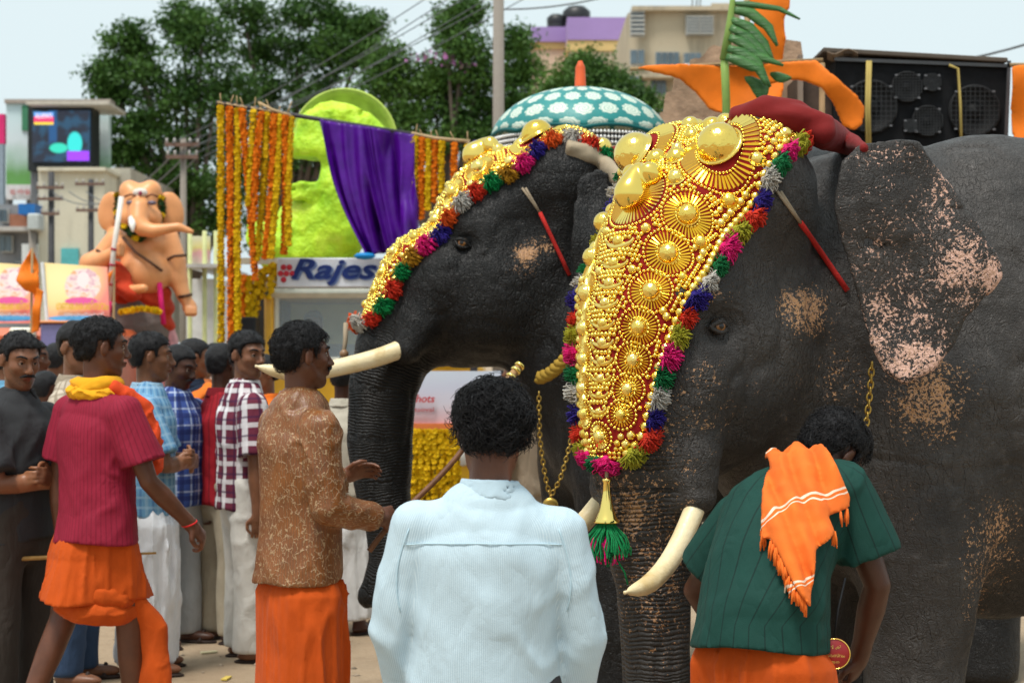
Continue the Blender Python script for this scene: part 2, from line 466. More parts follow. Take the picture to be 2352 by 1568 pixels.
# ------------------------------------------------------------------ elephants
def skin_material(name, dark, light, spots=True, sheen=.37):
    b = NB(name); co = b.coord()
    n1 = b.noise(co, 3.0, 5); n2 = b.noise(co, 26, 4)
    col = b.ramp(n1, [(.3, dark), (.7, light)])
    col = b.mix(b.math('MULTIPLY', b.step(n2, .5, .8), .35), col, tuple(min(1, c * 1.9) for c in light))
    # dust that follows the skin folds
    vor = b.n('TexVoronoi', feature='DISTANCE_TO_EDGE'); wv = b.n('Vector Math'.replace(' ', '')); wv.operation = 'ADD'
    nz = b.n('TexNoise'); b.l(co, nz.inputs['Vector']); nz.inputs['Scale'].default_value = 14; nz.inputs['Detail'].default_value = 3
    sc = b.n('VectorMath', operation='SCALE'); b.l(nz.outputs[1], sc.inputs[0]); sc.inputs['Scale'].default_value = .055
    b.l(co, wv.inputs[0]); b.l(sc.outputs[0], wv.inputs[1])
    b.l(b.map(wv.outputs[0], (1, 1, .34), rot=(.15, .55, 0)), vor.inputs['Vector']); vor.inputs['Scale'].default_value = 46
    edge = b.step(vor.outputs[0], 0.0, .13)
    vor2 = b.vor(b.map(wv.outputs[0], (1, 1, 1.25)), 90, 'DISTANCE_TO_EDGE'); edge2 = b.step(vor2, 0.0, .2)
    ts = b.attr('ts'); tm = b.attr('tm')
    nzt = b.noise(co, 9, 3); ph = b.math('ADD', b.math('MULTIPLY', ts, 215.0), b.math('MULTIPLY', nzt, 9.0))
    ring = b.math('POWER', b.math('ABSOLUTE', b.math('SINE', ph)), .45)
    ring = b.math('MULTIPLY', b.math('SUBTRACT', ring, .5), tm)
    if spots:
        pig = b.attr('pig'); em = b.attr('earm')
        s1 = b.noise(wv.outputs[0], 85, 2, .5); s2 = b.noise(co, 17, 2)
        v = b.math('ADD', pig, b.math('MULTIPLY', b.math('SUBTRACT', s1, .5), 1.9)); v = b.math('ADD', v, b.math('MULTIPLY', b.math('SUBTRACT', b.noise(co, 230, 1), .5), 1.1))
        v = b.math('ADD', v, b.math('MULTIPLY', b.math('SUBTRACT', s2, .5), .9))
        fac = b.math('MULTIPLY', b.step(v, .50, .74), b.step(pig, .04, .16))
        pink = b.mix(em, (.50, .27, .125), (.68, .42, .335))
        pink = b.mix(b.step(b.noise(co, 130, 2), .4, .7), pink, tuple(x * .8 for x in (.55, .33, .22)))
        col = b.mix(fac, col, pink)
    b.base(col).set(Roughness=b.ramp(n2, [(.2, (sheen + .2,) * 3), (.8, (sheen,) * 3)]))
    b.b.inputs['Specular IOR Level'].default_value = .26
    p = b.bump(b.math('MULTIPLY', edge, b.step(b.noise(co, 6, 2), .3, .75)), .0034)
    p = b.bump(edge2, .0008, prev=p); p = b.bump(b.math('ABSOLUTE', b.math('SUBTRACT', b.noise(b.map(wv.outputs[0], (1, 1, .22), rot=(.1, .25, 0)), 60, 3, .6), .5)), .0080, prev=p); p = b.bump(b.math('ABSOLUTE', b.math('SUBTRACT', b.noise(b.map(wv.outputs[0], (.3, .3, 1.3), rot=(0, .3, 0)), 52, 3, .6), .5)), .0055, prev=p)
    p = b.bump(ring, .011, prev=p)
    b.bump(b.noise(co, 190, 3), .0006, prev=p)
    return b.m

M_GOLD = None
def gold_material():
    b = NB('gilded brass'); co = b.coord()
    oi = b.n('ObjectInfo').outputs['Random']
    c = b.mix(oi, (.92, .62, .10), (1.0, .76, .22)); c = b.mix(b.math('MULTIPLY', b.step(b.noise(co, 5, 4, .65), .55, .8), .5), c, (.62, .36, .06))
    b.base(c).set(Metallic=1.0, Roughness=b.ramp(b.noise(co, 6, 3), [(.3, (.07,) * 3), (.75, (.2,) * 3)]))
    b.bump(b.noise(co, 3.0, 2), .012, .3); return b.m
M_GOLD = gold_material()
def yarn(name, c):
    b = NB(name); co = b.coord()
    b.base(b.mix(b.step(b.noise(co, 150, 2), .35, .65), tuple(x * .85 for x in c), tuple(min(1, x * 1.3) for x in c))).set(Roughness=.85)
    b.b.inputs['Specular IOR Level'].default_value = .2
    b.b.inputs['Sheen Weight'].default_value = .06
    b.bump(b.noise(co, 420, 2), .002); return b.m
YARN = dict(red=yarn('red yarn', (.72, .035, .012)), olive=yarn('olive yarn', (.40, .38, .02)), pink=yarn('pink yarn', (.82, .008, .19)),
            green=yarn('green yarn', (.003, .17, .05)), white=yarn('grey white yarn', (.56, .53, .48)), navy=yarn('navy yarn', (.025, .012, .22)),
            orange=yarn('orange yarn', (.85, .10, .008)), ochre=yarn('ochre yarn', (.50, .24, .01)), bright=yarn('bright green yarn', (.0, .24, .06)))
M_IVORY = None
def ivory():
    b = NB('ivory'); co = b.coord()
    c = b.ramp(b.noise(b.map(co, (6, 6, 6)), 1.0, 5, .6), [(.25, (.55, .38, .15)), (.5, (.80, .66, .40)), (.8, (.86, .76, .55))])
    c = b.mix(b.step(b.noise(co, 45, 5), .66, .72), c, (.2, .12, .05))
    b.base(c).set(Roughness=.38); b.bump(b.noise(b.map(co, (1, 1, 1)), 60, 4), .002); return b.m
M_IVORY = ivory()
M_RED_CLOTH = simple('red felt', (.24, .008, .006), .85, var=.25, vs=30, bump=.002, bs=200)
M_BLACK_EYE = None

def dome_mesh(name, n=16, m=6, flat=1.0):
    return MB().lathe([(math.cos(a) if a < math.pi / 2 - .01 else .02, math.sin(a) * flat) for a in [math.pi / 2 * i / m for i in range(m + 1)]] if True else [], n, cap=False).mesh(name, True)
DOME_BIG = MB().lathe([(1.0, -.02), (1.08, .0), (1.08, .05), (1.0, .09)] + [(math.cos(a) * .985, .09 + math.sin(a) * .93) for a in [math.pi / 2 * i / 9 for i in range(0, 9)]] + [(.02, 1.02)], 28, cap=False).mesh('boss', True)
DOME_MED = MB().lathe([(1.0, 0), (1.05, .06), (.95, .16)] + [(math.cos(a) * .93, .12 + math.sin(a) * .85) for a in [math.pi / 2 * i / 5 for i in range(1, 5)]] + [(.03, .97)], 14, cap=False).mesh('boss', True)
STUD = np.array([[0, 0, 1.0]] + [[math.cos(k * math.pi / 3.5) * q, math.sin(k * math.pi / 3.5) * q, z] for (q, z) in ((.6, .8), (.98, .35), (1.0, 0)) for k in range(7)], np.float32)
STUD_F = [(0, 1 + k, 1 + (k + 1) % 7) for k in range(7)] + [(1 + r * 7 + k, 1 + (r + 1) * 7 + k, 1 + (r + 1) * 7 + (k + 1) % 7, 1 + r * 7 + (k + 1) % 7) for r in range(2) for k in range(7)]
for me_ in (DOME_BIG, DOME_MED): me_.materials.append(M_GOLD)

def tassel_meshes():
    out = []
    rnd = random.Random(5)
    for v in range(4):
        mb = MB()
        for i in range(120):
            ph = rnd.uniform(-1.45, 1.45); ps = rnd.uniform(-.7, 1.35); L = rnd.uniform(.78, 1.0)
            d = Vector((math.cos(ph) * math.cos(ps), math.sin(ph) * math.cos(ps) * .85, math.sin(ps) * .8))
            st = Vector((-.25 + rnd.uniform(-.06, .06), rnd.uniform(-.16, .16), rnd.uniform(.05, .25)))
            pts = []
            for t in (0, .22, .5, .78, 1.0):
                bul = math.sin(t * math.pi * .62)
                q = st + d * (L * math.sin(t * 1.95)) + Vector((-.05 * t, 0, .26 * bul * (1 - t) - .34 * t * t * t))
                q += Vector((rnd.gauss(0, .022), rnd.gauss(0, .03), rnd.gauss(0, .022)))
                pts.append(q)
            if i % 3 == 0:      # a loop that turns back
                pts.append(pts[-1] + Vector((-.12, rnd.uniform(-.1, .1), .05))); pts.append(pts[-1] + Vector((-.18, rnd.uniform(-.05, .05), .02)))
            mb.tube(pts, .034, 3, cap=False)
        # knot at the root
        mb.lathe([(.05, -.16), (.2, -.1), (.24, 0), (.2, .1), (.05, .16)], 10, c=(-.2, 0, .1))
        me = mb.mesh('tassel', True); out.append(me)
    return out
TASSEL = tassel_meshes()
for me_ in TASSEL: me_.materials.append(YARN['red'])
def frame_matrix(p, x, z, s=1.0):
    z = Vector(z).normalized(); x = Vector(x); x = (x - z * x.dot(z)).normalized(); y = z.cross(x)
    M = Matrix(((x.x * s, y.x * s, z.x * s, p[0]), (x.y * s, y.y * s, z.y * s, p[1]), (x.z * s, y.z * s, z.z * s, p[2]), (0, 0, 0, 1)))
    return M

def camera_hit(ops, px, py, d0, d1, n=160):
    """first point of a solid along the line of sight through a picture point (used to lay straps on the skin)"""
    ds = np.linspace(d0, d1, n, dtype=np.float32)
    pts = np.stack([(px - CX) / FPX * ds, ds, CAMZ + (HY - py) / FPX * ds], -1)
    v = ev(ops, pts); i = np.argmax(v < 0)
    if v[i] >= 0: i = int(np.argmin(v)); return Vector(map(float, pts[i]))
    t = v[i - 1] / (v[i - 1] - v[i]) if i > 0 else 0
    q = pts[i - 1] * (1 - t) + pts[i] * t if i > 0 else pts[i]
    return Vector(map(float, q))

def elephant(cfg):
    O = Vector(cfg['o']); th = cfg['yaw']; pit = cfg['pitch']; hs = cfg['hs']
    Mh = rotm(math.pi + th, pit); My = rotm(math.pi + th, 0)
    def H(x, y, z): return O + Mh @ (Vector((x, y, z)) * hs)
    def Y(x, y, z): return O + My @ Vector((x, y, z))
    ops = []
    def u(f, k=.08): ops.append(('u', f, k))
    def sub(f, k=.05): ops.append(('s', f, k))
    E = lambda c, r: s_ell(H(*c), [q * hs for q in r], Mh)
    side = Mh @ Vector((0, 1, 0))
    # body
    N = Vector(cfg['neck']); bd = Vector((math.cos(cfg['byaw']), math.sin(cfg['byaw']), 0)); bl = Vector((bd.y, -bd.x, 0)); zs = cfg['bz']
    def B(s, l, z): return Vector((N.x, N.y, 0)) + bd * s + bl * l + Vector((0, 0, z))
    u(s_tube([B(.12, 0, 1.70 * zs), B(.45, 0, 1.58 * zs), B(1.0, 0, 1.53 * zs), B(1.65, 0, 1.53 * zs), B(2.15, 0, 1.56 * zs)],
             [.28, .42, .57, .56, .40], [v * zs for v in (.44, .76, .89, .86, .62)], bl), .0)
    u(s_tube([H(-.25, 0, .12), H(-.5, 0, .0), B(.3, 0, 1.68 * zs)], [.24, .25, .30], [.36, .38, .48], side), .12)
    fl_ = cfg.get('front', .42)
    if fl_ < .3: u(s_tube([B(fl_ + .02, 0, 1.5 * zs), B(fl_ + .05, 0, 1.05 * zs)], [.33, .27], [.30, .26], bl), .14)
    for l, s in ((.26, fl_), (-.26, fl_)):
        u(s_tube([B(s + .05, l * 1.0, 1.45 * zs), B(s + .02, l * 1.05, .95 * zs), B(s, l * 1.05, .55 * zs), B(s, l * 1.05, .2), B(s, l * 1.05, .06)], [.27, .225, .17, .17, .185]), .14)
        sub(s_plane((0, 0, 1), (0, 0, 0)), 0) if False else None
    for l in (.27, -.27):
        u(s_tube([B(1.85, l, 1.3 * zs), B(1.95, l, .8 * zs), B(2.02, l, .45), B(1.97, l, .06)], [.36, .22, .16, .18]), .14)
    u(s_tube([B(2.45, 0, 1.9 * zs), B(2.6, 0, 1.4), B(2.6, 0, .8)], [.06, .04, .025]), .05)
    # head
    u(E((-.20, 0, .15), (.36, .33, .36)), .12)
    for sy in (1, -1):
        u(E((-.25, .16 * sy, .44), (.22, .21, .26)), .12)
        u(E((-.17, .17 * sy, -.12), (.27, .155, .28)), .10)                  # cheek
        u(E((.03, .215 * sy, .095), (.13, .06, .05)), .07)                   # brow
        u(E((.05, .19 * sy, -.16), (.12, .11, .16)), .08)
        u(s_tube([H(.03, .15 * sy, -.22), H(.045, .175 * sy, -.40), H(.06, .195 * sy, -.53)], [.11 * hs, .095 * hs, .066 * hs]), .06)   # tusk sheath
    u(E((-.05, 0, .10), (.24, .25, .40)), .12)
    u(E((-.16, 0, -.33), (.22, .19, .16)), .10)                              # jaw
    u(s_tube([H(-.1, 0, -.4), H(.0, 0, -.52), H(.05, 0, -.60)], [.13 * hs, .08 * hs, .035 * hs]), .08)
    tr = cfg['trunk']                                                        # (x, z, r) in the yaw frame
    u(s_tube([Y(x, 0, z) for x, z, r in tr], [r for x, z, r in tr]), .06)
    for sy in (1, -1):
        sub(E((-.20, .47 * sy, .16), (.15, .16, .17)), .10)                  # temple
        sub(E((.035, .315 * sy, -.005), (.055, .05, .042)), .045)            # eye socket
    # ear on the near side, from its outline, and the far one mirrored in the head frame
    for er in cfg['ears']:
        pts = er['pts']; y0, ky, xr, wv_ = er['y0'], er['ky'], er['xr'], er.get('wave', .012)
        def ear(p, pts=pts, y0=y0, ky=ky, xr=xr, wv_=wv_, th_=er.get('th', .011), bell=er.get('bell', 0.0)):
            dx = p[..., 0] - xr
            yy = y0 + ky * dx + bell * dx * dx + wv_ * np.sin(p[..., 2] * 11 + dx * 6) + wv_ * .6 * np.sin(dx * 17 - p[..., 2] * 5)
            d2 = poly2d(p[..., 0], p[..., 2], pts)
            a = np.maximum(d2 + .012, 0); bq = np.abs(p[..., 1] - yy) * .93
            return np.sqrt(a * a + bq * bq) - th_ * (1 + .8 * np.clip(-d2 / .3, 0, 1)) if True else 0
        u(ear, .03)
    # gentle lumps and folds
    ea = np.array(H(0, .28, 0), np.float32); ea2 = np.array(H(0, -.28, 0), np.float32); up = np.array(Mh @ Vector((0, 0, 1)), np.float32)
    def lumps(p):
        n1 = vnoise(p + .05 * vnoise(p, 3.0)[..., None], (9, 9, 2.6)); n2 = vnoise(p + 5.3, (5, 5, 11)); g = np.clip(.5 + 1.2 * vnoise(p, 2.2), 0, 1)
        v = vnoise(p, 5.0) * .010 + vnoise(p, 15.0) * .003 + .010 * g * np.exp(-(n1 / .12) ** 2) + .006 * (1 - g) * np.exp(-(n2 / .12) ** 2)
        for e in (ea, ea2):
            q = p - e; r = np.sqrt((q * q).sum(-1) + .6 * (q @ up) ** 2)
            v = v + .0055 * np.cos(r * 215) * np.clip(1 - r / .16, 0, 1) * np.clip((r - .028) * 30, 0, 1)
        return v.astype(np.float32)
    ops.append(('d', lumps, 0))
    root = thing('elephant', cfg['label'], 'elephant', (N.x + bd.x * 1.0, N.y + bd.y * 1.0, 0), 0, 'decorated temple elephants')
    L0 = np.array(root.location, np.float32)
    lo = np.minimum.reduce([np.array(B(-.8, 0, 0)), np.array(B(2.9, .8, 0)), np.array(B(2.9, -.8, 0)), np.array(H(.6, .6, 0)), np.array(H(.6, -.6, 0))]) - .45
    hi = np.maximum.reduce([np.array(B(-.8, 0, 0)), np.array(B(2.9, .8, 0)), np.array(B(2.9, -.8, 0)), np.array(H(.6, .6, 0)), np.array(H(-.4, -.6, 0))]) + .45
    lo[2] = -.05; hi[2] = 2.95
    cut = ops + [('i', s_plane((0, 0, -1), (0, 0, 0.0)), 0.02)]
    me = sdf_mesh('body', cut, lo, hi, cfg['res'], cfg['fine'], 2.4)
    v = verts_of(me); me.vertices.foreach_set('co', np.ascontiguousarray(v - L0).ravel())
    # trunk coordinate for its rings
    ts = np.zeros(len(v), np.float32); best = np.full(len(v), 9.0, np.float32); acc = 0
    for i in range(len(tr) - 1):
        a = np.array(Y(tr[i][0], 0, tr[i][1]), np.float32); b_ = np.array(Y(tr[i + 1][0], 0, tr[i + 1][1]), np.float32); ab = b_ - a; L = np.linalg.norm(ab)
        t = np.clip(((v - a) @ ab) / (L * L), 0, 1); d = np.linalg.norm(v - a - t[:, None] * ab, axis=1) - (tr[i][2] + (tr[i + 1][2] - tr[i][2]) * t)
        m = d < best; best[m] = d[m]; ts[m] = acc + t[m] * L; acc += L
    tm = np.clip(1 - best / .05, 0, 1) * np.clip((ts - .22) / .25, 0, 1)
    set_attr(me, 'ts', ts); set_attr(me, 'tm', tm)
    # where the skin has lost its pigment
    px = CX + v[:, 0] / v[:, 1] * FPX; py = HY - (v[:, 2] - CAMZ) / v[:, 1] * FPX
    pig = np.zeros(len(v), np.float32)
    for (cx, cy, rx, ry, s) in cfg.get('pig', []):
        d = np.sqrt(((px - cx) / rx) ** 2 + ((py - cy) / ry) ** 2); pig = np.maximum(pig, s * np.clip(1.35 - d, 0, 1))
    earm = np.zeros(len(v), np.float32)
    if cfg.get('earpig'):
        er = cfg['ears'][0]; d2 = poly2d(v[:, 0], v[:, 2], er['pts'])
        yy = er['y0'] + er['ky'] * (v[:, 0] - er['xr'])
        earm = ((d2 < .02) & (np.abs(v[:, 1] - yy) < .06)).astype(np.float32)
        pe = np.zeros(len(v), np.float32)
        for (cx, cy, rx, ry, s) in cfg['earpig']:
            d = np.sqrt(((px - cx) / rx) ** 2 + ((py - cy) / ry) ** 2); pe = np.maximum(pe, s * np.clip(1.35 - d, 0, 1))
        pig = np.where(earm > 0, pe, pig)
    pig[v[:, 1] > np.array(O)[1] + .75] *= .3
    set_attr(me, 'pig', pig); set_attr(me, 'earm', earm)
    add('body', me, cfg['mat'], root)
    # tusks
    for k, sy in enumerate((1, -1)):
        pts = [H(x, yv * sy, z) for x, yv, z in cfg['tusk']]
        cs = []
        for i in range(len(pts) - 1):           # smooth curve through the stations
            p0 = pts[max(i - 1, 0)]; p1 = pts[i]; p2 = pts[i + 1]; p3 = pts[min(i + 2, len(pts) - 1)]
            for t in (0, .25, .5, .75):
                cs.append(.5 * ((2 * p1) + (p2 - p0) * t + (2 * p0 - 5 * p1 + 4 * p2 - p3) * t * t + (3 * p1 - p0 - 3 * p2 + p3) * t ** 3))
        cs.append(pts[-1]); n = len(cs)
        rr = [cfg['tuskr'] * (1 - .25 * (i / (n - 1)) - .62 * max(0, (i / (n - 1) - .72) / .28) ** 2) for i in range(n)]
        cs.append(cs[-1] + (cs[-1] - cs[-2]).normalized() * .012); rr.append(.006)
        o = MB().tube([c - root.location for c in cs], rr, 20).build('tusk', M_IVORY, root, True)
    # eyes
    for sy in (1, -1):
        c = H(.035, .272 * sy, -.004)
        out = (Mh @ Vector((.25, sy, 0))).normalized()
        me_ = MB().lathe([(.001, -1)] + [(math.cos(a), math.sin(a)) for a in [math.pi * (i / 12 - .5) for i in range(1, 12)]] + [(.001, 1)], 20, cap=False).mesh('eyeball', True)
        o = addm('eyeball', me_, elephant_eye(), root, frame_matrix(c - root.location, Mh @ Vector((1, 0, 0)), out, .027 * hs))
        lid = MB()
        for (zz, sgn, rr_) in ((.0125, 1, .0085), (-.0115, -1, .007)):
            pl = [c - root.location + (Mh @ Vector((t * .036, 0, sgn * .017 * (1 - t * t) - .002))) * hs + out * (.021 - .012 * t * t) * hs for t in (-1.15, -.8, -.4, 0, .4, .8, 1.15)]
            lid.tube(pl, [.004, .007, rr_, rr_ * 1.1, rr_, .007, .004], 8)
        lid.build('eyelid', cfg['mat'], root, True)
    # toenails
    nail = MB().lathe([(1, -.6), (1, 0), (.8, .5), (.3, .8), (.02, .85)], 10, cap=False).mesh('toenail', True)
    for l in (.27, -.27):
        for a in (-.75, -.25, .25, .75):
            c = B(fl_, l * 1.05, .05) + (bd * -math.cos(a) + bl * math.sin(a)) * .185
            o = add('toenail', nail, simple('toenail horn', (.25, .2, .16), .5), root, c - root.location, None, (.032, .032, .035))
    return root, ops, H, Mh

_ee = []
def elephant_eye():
    if _ee: return _ee[0]
    b = NB('amber eye'); z = b.sep(b.coord())[2]
    b.base(b.ramp(b.math('MULTIPLY', b.math('ADD', z, 1.0), .5), [(0, (.03, .025, .02)), (.885, (.05, .035, .025)), (.895, (.24, .10, .025)), (.962, (.20, .08, .02)), (.972, (.004, .003, .003)), (1, (.004, .003, .003))]))
    b.set(Roughness=.06); _ee.append(b.m); return b.m

# ---- the gilded forehead ornament
class Cap:
    def __init__(self, ops, H, Mh, hs, axis):
        """axis: stations (X, Z, angle) in the head frame, crown to trunk"""
        self.nb, self.na = 60, 61
        ax = np.array(axis, np.float32); t = np.linspace(0, 1, len(ax)); tt = np.linspace(0, 1, self.nb)
        A = np.stack([np.interp(tt, t, ax[:, i]) for i in range(3)], -1)
        ph = np.radians(np.linspace(-105, 105, self.na))
        Mn = np.array(Mh, np.float32); On = np.array(H(0, 0, 0), np.float32)
        self.pos = np.zeros((self.nb, self.na, 3), np.float32)
        for i in range(self.nb):
            al = math.radians(A[i, 2]); n = np.array([math.cos(al), 0, math.sin(al)], np.float32)
            d = (np.cos(ph)[:, None] * n + np.sin(ph)[:, None] * np.array([0, 1, 0], np.float32)).astype(np.float32)
            a0 = np.array([A[i, 0], 0, A[i, 1]], np.float32)
            a0w = On + Mn @ (a0 * hs); dw = d @ Mn.T
            s = np.full(self.na, .75 * hs, np.float32)
            for _ in range(26):
                v = ev(ops, a0w + dw * s[:, None]); s = s - np.clip(v * .8, -.03, .1)
            self.pos[i] = a0w + dw * s[:, None]
        for _ in range(5):                       # the cloth bridges small hollows
            q = self.pos.copy(); q[1:-1, 1:-1] = (self.pos[1:-1, 1:-1] * 2 + self.pos[:-2, 1:-1] + self.pos[2:, 1:-1] + self.pos[1:-1, :-2] + self.pos[1:-1, 2:]) / 6; self.pos = q
        mid = self.na // 2
        self.bl = np.concatenate([[0], np.cumsum(np.linalg.norm(np.diff(self.pos[:, mid], axis=0), axis=1))])
        seg = np.linalg.norm(np.diff(self.pos, axis=1), axis=2)
        self.arc = np.concatenate([np.zeros((self.nb, 1)), np.cumsum(seg, 1)], 1); self.arc -= self.arc[:, mid:mid + 1]
        self.ops = ops; self.len = float(self.bl[-1]); self.table()
    def table(self):
        self.ag = np.linspace(-.6, .6, 161)
        self.T = np.stack([np.stack([np.interp(self.ag, self.arc[i], self.pos[i, :, k]) for k in range(3)], -1) for i in range(self.nb)]).astype(np.float32)
    def pt(self, a, b):
        a = np.asarray(a, np.float32); b = np.asarray(b, np.float32)
        fi = np.interp(b, self.bl, np.arange(self.nb)); i0 = np.clip(fi.astype(int), 0, self.nb - 2); f = (fi - i0)[:, None]
        fj = np.clip((a + .6) / 1.2 * 160, 0, 159.99); j0 = fj.astype(int); g = (fj - j0)[:, None]
        T = self.T
        return ((T[i0, j0] * (1 - g) + T[i0, j0 + 1] * g) * (1 - f) + (T[i0 + 1, j0] * (1 - g) + T[i0 + 1, j0 + 1] * g) * f).astype(np.float32)
    def frame(self, a, b):
        e = .02
        p = self.pt(a, b); ta = self.pt(np.asarray(a) + e, b) - self.pt(np.asarray(a) - e, b)
        tb = self.pt(a, np.asarray(b) + e) - self.pt(a, np.maximum(np.asarray(b) - e, 0))
        ta /= np.linalg.norm(ta, axis=1, keepdims=True) + 1e-9; tb /= np.linalg.norm(tb, axis=1, keepdims=True) + 1e-9
        n = np.cross(tb, ta); n /= np.linalg.norm(n, axis=1, keepdims=True) + 1e-9
        ta = np.cross(n, tb)
        return p, ta, tb, n

def caparison(cap, hw, L, label, seq, cfg):
    """hw(b) half width along the length; seq = tassel colours from the crown down"""
    root = thing('gold_forehead_ornament', label, 'forehead ornament', tuple(map(float, cap.pos[30, 30])), 0, 'gold forehead ornaments')
    L0 = np.array(root.location, np.float32); rnd = random.Random(cfg.get('seed', 1)); sgn_n = cfg.get('flip', 1)
    def fr(a, b):
        p, ta, tb, n = cap.frame(a, b)
        g = evgrad(cap.ops, p + 0, .02); s = np.sign((g * n).sum(1)); n = n * s[:, None]
        return p, ta, tb, n
    # backing cloth
    nb_, na_ = 70, 33
    B_, T_ = np.meshgrid(np.linspace(0, L, nb_), np.linspace(-1, 1, na_), indexing='ij'); B_ = B_.ravel(); T_ = T_.ravel()
    W_ = np.array([hw(b) for b in B_]) + .012
    p, ta, tb, n = fr(T_ * W_, B_)
    top = p + n * .012 - L0; bot = p - n * .012 - L0
    idx = np.arange(nb_ * na_).reshape(nb_, na_)
    F = []
    for i in range(nb_ - 1):
        for j in range(na_ - 1):
            F.append((idx[i, j], idx[i, j + 1], idx[i + 1, j + 1], idx[i + 1, j])); k = nb_ * na_
            F.append((k + idx[i, j], k + idx[i + 1, j], k + idx[i + 1, j + 1], k + idx[i, j + 1]))
    rim = list(idx[0, :]) + list(idx[1:, -1]) + list(idx[-1, -2::-1]) + list(idx[-2:0:-1, 0]); k = nb_ * na_
    for i in range(len(rim)):
        j = (i + 1) % len(rim); F.append((rim[j], rim[i], k + rim[i], k + rim[j]))
    add('backing_cloth', mesh_np('backing_cloth', np.concatenate([top, bot]), F), M_RED_CLOTH, root)
    OFF = .0122
    occ = []                                                            # (a, b, r) already covered
    items = []                                                          # domes as parts
    def dome(a, b, r, h=1.0, big=False): items.append((a, b, r, h, big)); occ.append((a, b, r * 1.02))
    rays = MB(); ray_v = []; ray_f = []
    def burst(a, b, r, r1, n_):
        an = np.arange(n_) * 2 * math.pi / n_
        ri, ro = r * 1.16, r1
        ang = an
        ctr = [(a + math.cos(q) * (ri + ro) / 2, b + math.sin(q) * (ri + ro) / 2) for q in ang]
        A2 = np.array([c[0] for c in ctr]); B2 = np.clip(np.array([c[1] for c in ctr]), .002, L - .002)
        ok = np.array([abs(x) < hw(y) - .004 for x, y in zip(A2, B2)])
        p, ta, tb, n = fr(A2, B2)
        hl = (ro - ri) / 2; hw_ = math.pi * (ri + ro) / n_ * .84 / 2
        for i in range(n_):
            if not ok[i]: continue
            d = ta[i] * math.cos(ang[i]) + tb[i] * math.sin(ang[i]); s = np.cross(n[i], d)
            base = len(ray_v); c = p[i] + n[i] * OFF - L0
            for (x, y, z) in ((-1, -.62, 0), (1, -1, 0), (1, 1, 0), (-1, .62, 0), (-.9, 0, .9), (.9, 0, 1.3)):
                ray_v.append(c + d * x * hl + s * y * hw_ + n[i] * z * hw_ * 1.2)
            ray_f.extend([tuple(base + q for q in f) for f in ((0, 1, 5, 4), (3, 4, 5, 2), (1, 2, 5), (0, 4, 3))])
        occ.append((a, b, ro + .003))
        # ring of small beads between the boss and the rays
        for q in np.arange(max(10, int(2 * math.pi * r * 1.13 / .0125))) * 1.0:
            nn = max(10, int(2 * math.pi * r * 1.13 / .0125)); beads.append((a + math.cos(q / nn * 2 * math.pi) * r * 1.13, b + math.sin(q / nn * 2 * math.pi) * r * 1.13, .0055))
        m_ = max(16, int(2 * math.pi * (ro + .008) / .0135))
        for q in range(m_):
            beads.append((a + math.cos(q / m_ * 2 * math.pi) * (ro + .008), b + math.sin(q / m_ * 2 * math.pi) * (ro + .008), .0062))
        occ.append((a, b, ro + .014))
    beads = []
    for (a, b, r, r1, n_) in cfg['bursts']:
        for s in ((1, -1) if abs(a) > .001 else (1,)):
            dome(a * s, b, r, 1.0, True); burst(a * s, b, r, r1, n_)
    for (a, b, r) in cfg['domes']:
        for s in ((1, -1) if abs(a) > .001 else (1,)): dome(a * s, b, r, .95, r > .018)
    # crescents down the middle
    cre = MB(); 
    for (b, wd) in cfg['crescents']:
        pts = []
        nA = 15
        oa = [(-wd * math.cos(math.pi * i / (nA - 1)), .62 * wd * math.sin(math.pi * i / (nA - 1))) for i in range(nA)]
        ia = [(-wd * .93 * math.cos(math.pi * i / (nA - 1)), .62 * wd * (.42 * math.sin(math.pi * i / (nA - 1)) ** 1.2)) for i in range(nA)]
        aa = np.array([q[0] for q in oa] + [q[0] for q in ia] + [(o_[0] + i_[0]) / 2 for o_, i_ in zip(oa, ia)]); bbv = b + np.array([q[1] for q in oa] + [q[1] for q in ia] + [(o_[1] + i_[1]) / 2 for o_, i_ in zip(oa, ia)])
        p, ta, tb, n = fr(aa, np.clip(bbv, 0, L))
        hgt = np.concatenate([np.full(nA, OFF), np.full(nA, OFF), np.full(nA, OFF + .011)])
        v = p + n * hgt[:, None] - L0
        mbc = MB().poly(v, [(i, i + 1, 2 * nA + i + 1, 2 * nA + i) for i in range(nA - 1)] + [(2 * nA + i, 2 * nA + i + 1, nA + i + 1, nA + i) for i in range(nA - 1)])
        mbc.build('crescent', M_GOLD, root, True)
        for x, y in oa[1:-1:2]: occ.append((x, b + y * .72, wd * .16))
        dome(0, b + .01, wd * .33, .95, True)
        for q in range(13):
            an = math.pi * q / 12; beads.append((-wd * 1.16 * math.cos(an), b + .80 * wd * math.sin(an), .0058))
    # rows of round studs along both edges
    b = .012
    rows = cfg['rows']
    cum = .014
    for ri, rr in enumerate(rows):
        b = .016 + (rr if ri % 2 else 0)
        while b < L - .03 - ri * .012:
            slope = (hw(min(b + .01, L)) - hw(max(b - .01, 0))) / .02
            for s in (1, -1):
                a = hw(b) - cum
                if a > .01 and not any((a * s - q[0]) ** 2 + (b - q[1]) ** 2 < (q[2] + rr * .75) ** 2 for q in occ if q[2] > .016):
                    dome(a * s, b, rr, .95)
            b += rr * 2.08 / math.sqrt(1 + slope * slope)
        cum += rr * 2.0
    # everything left over: fine beads
    sp = cfg.get('bead', .0152); y = .008; k = 0
    O_ = np.array(occ)
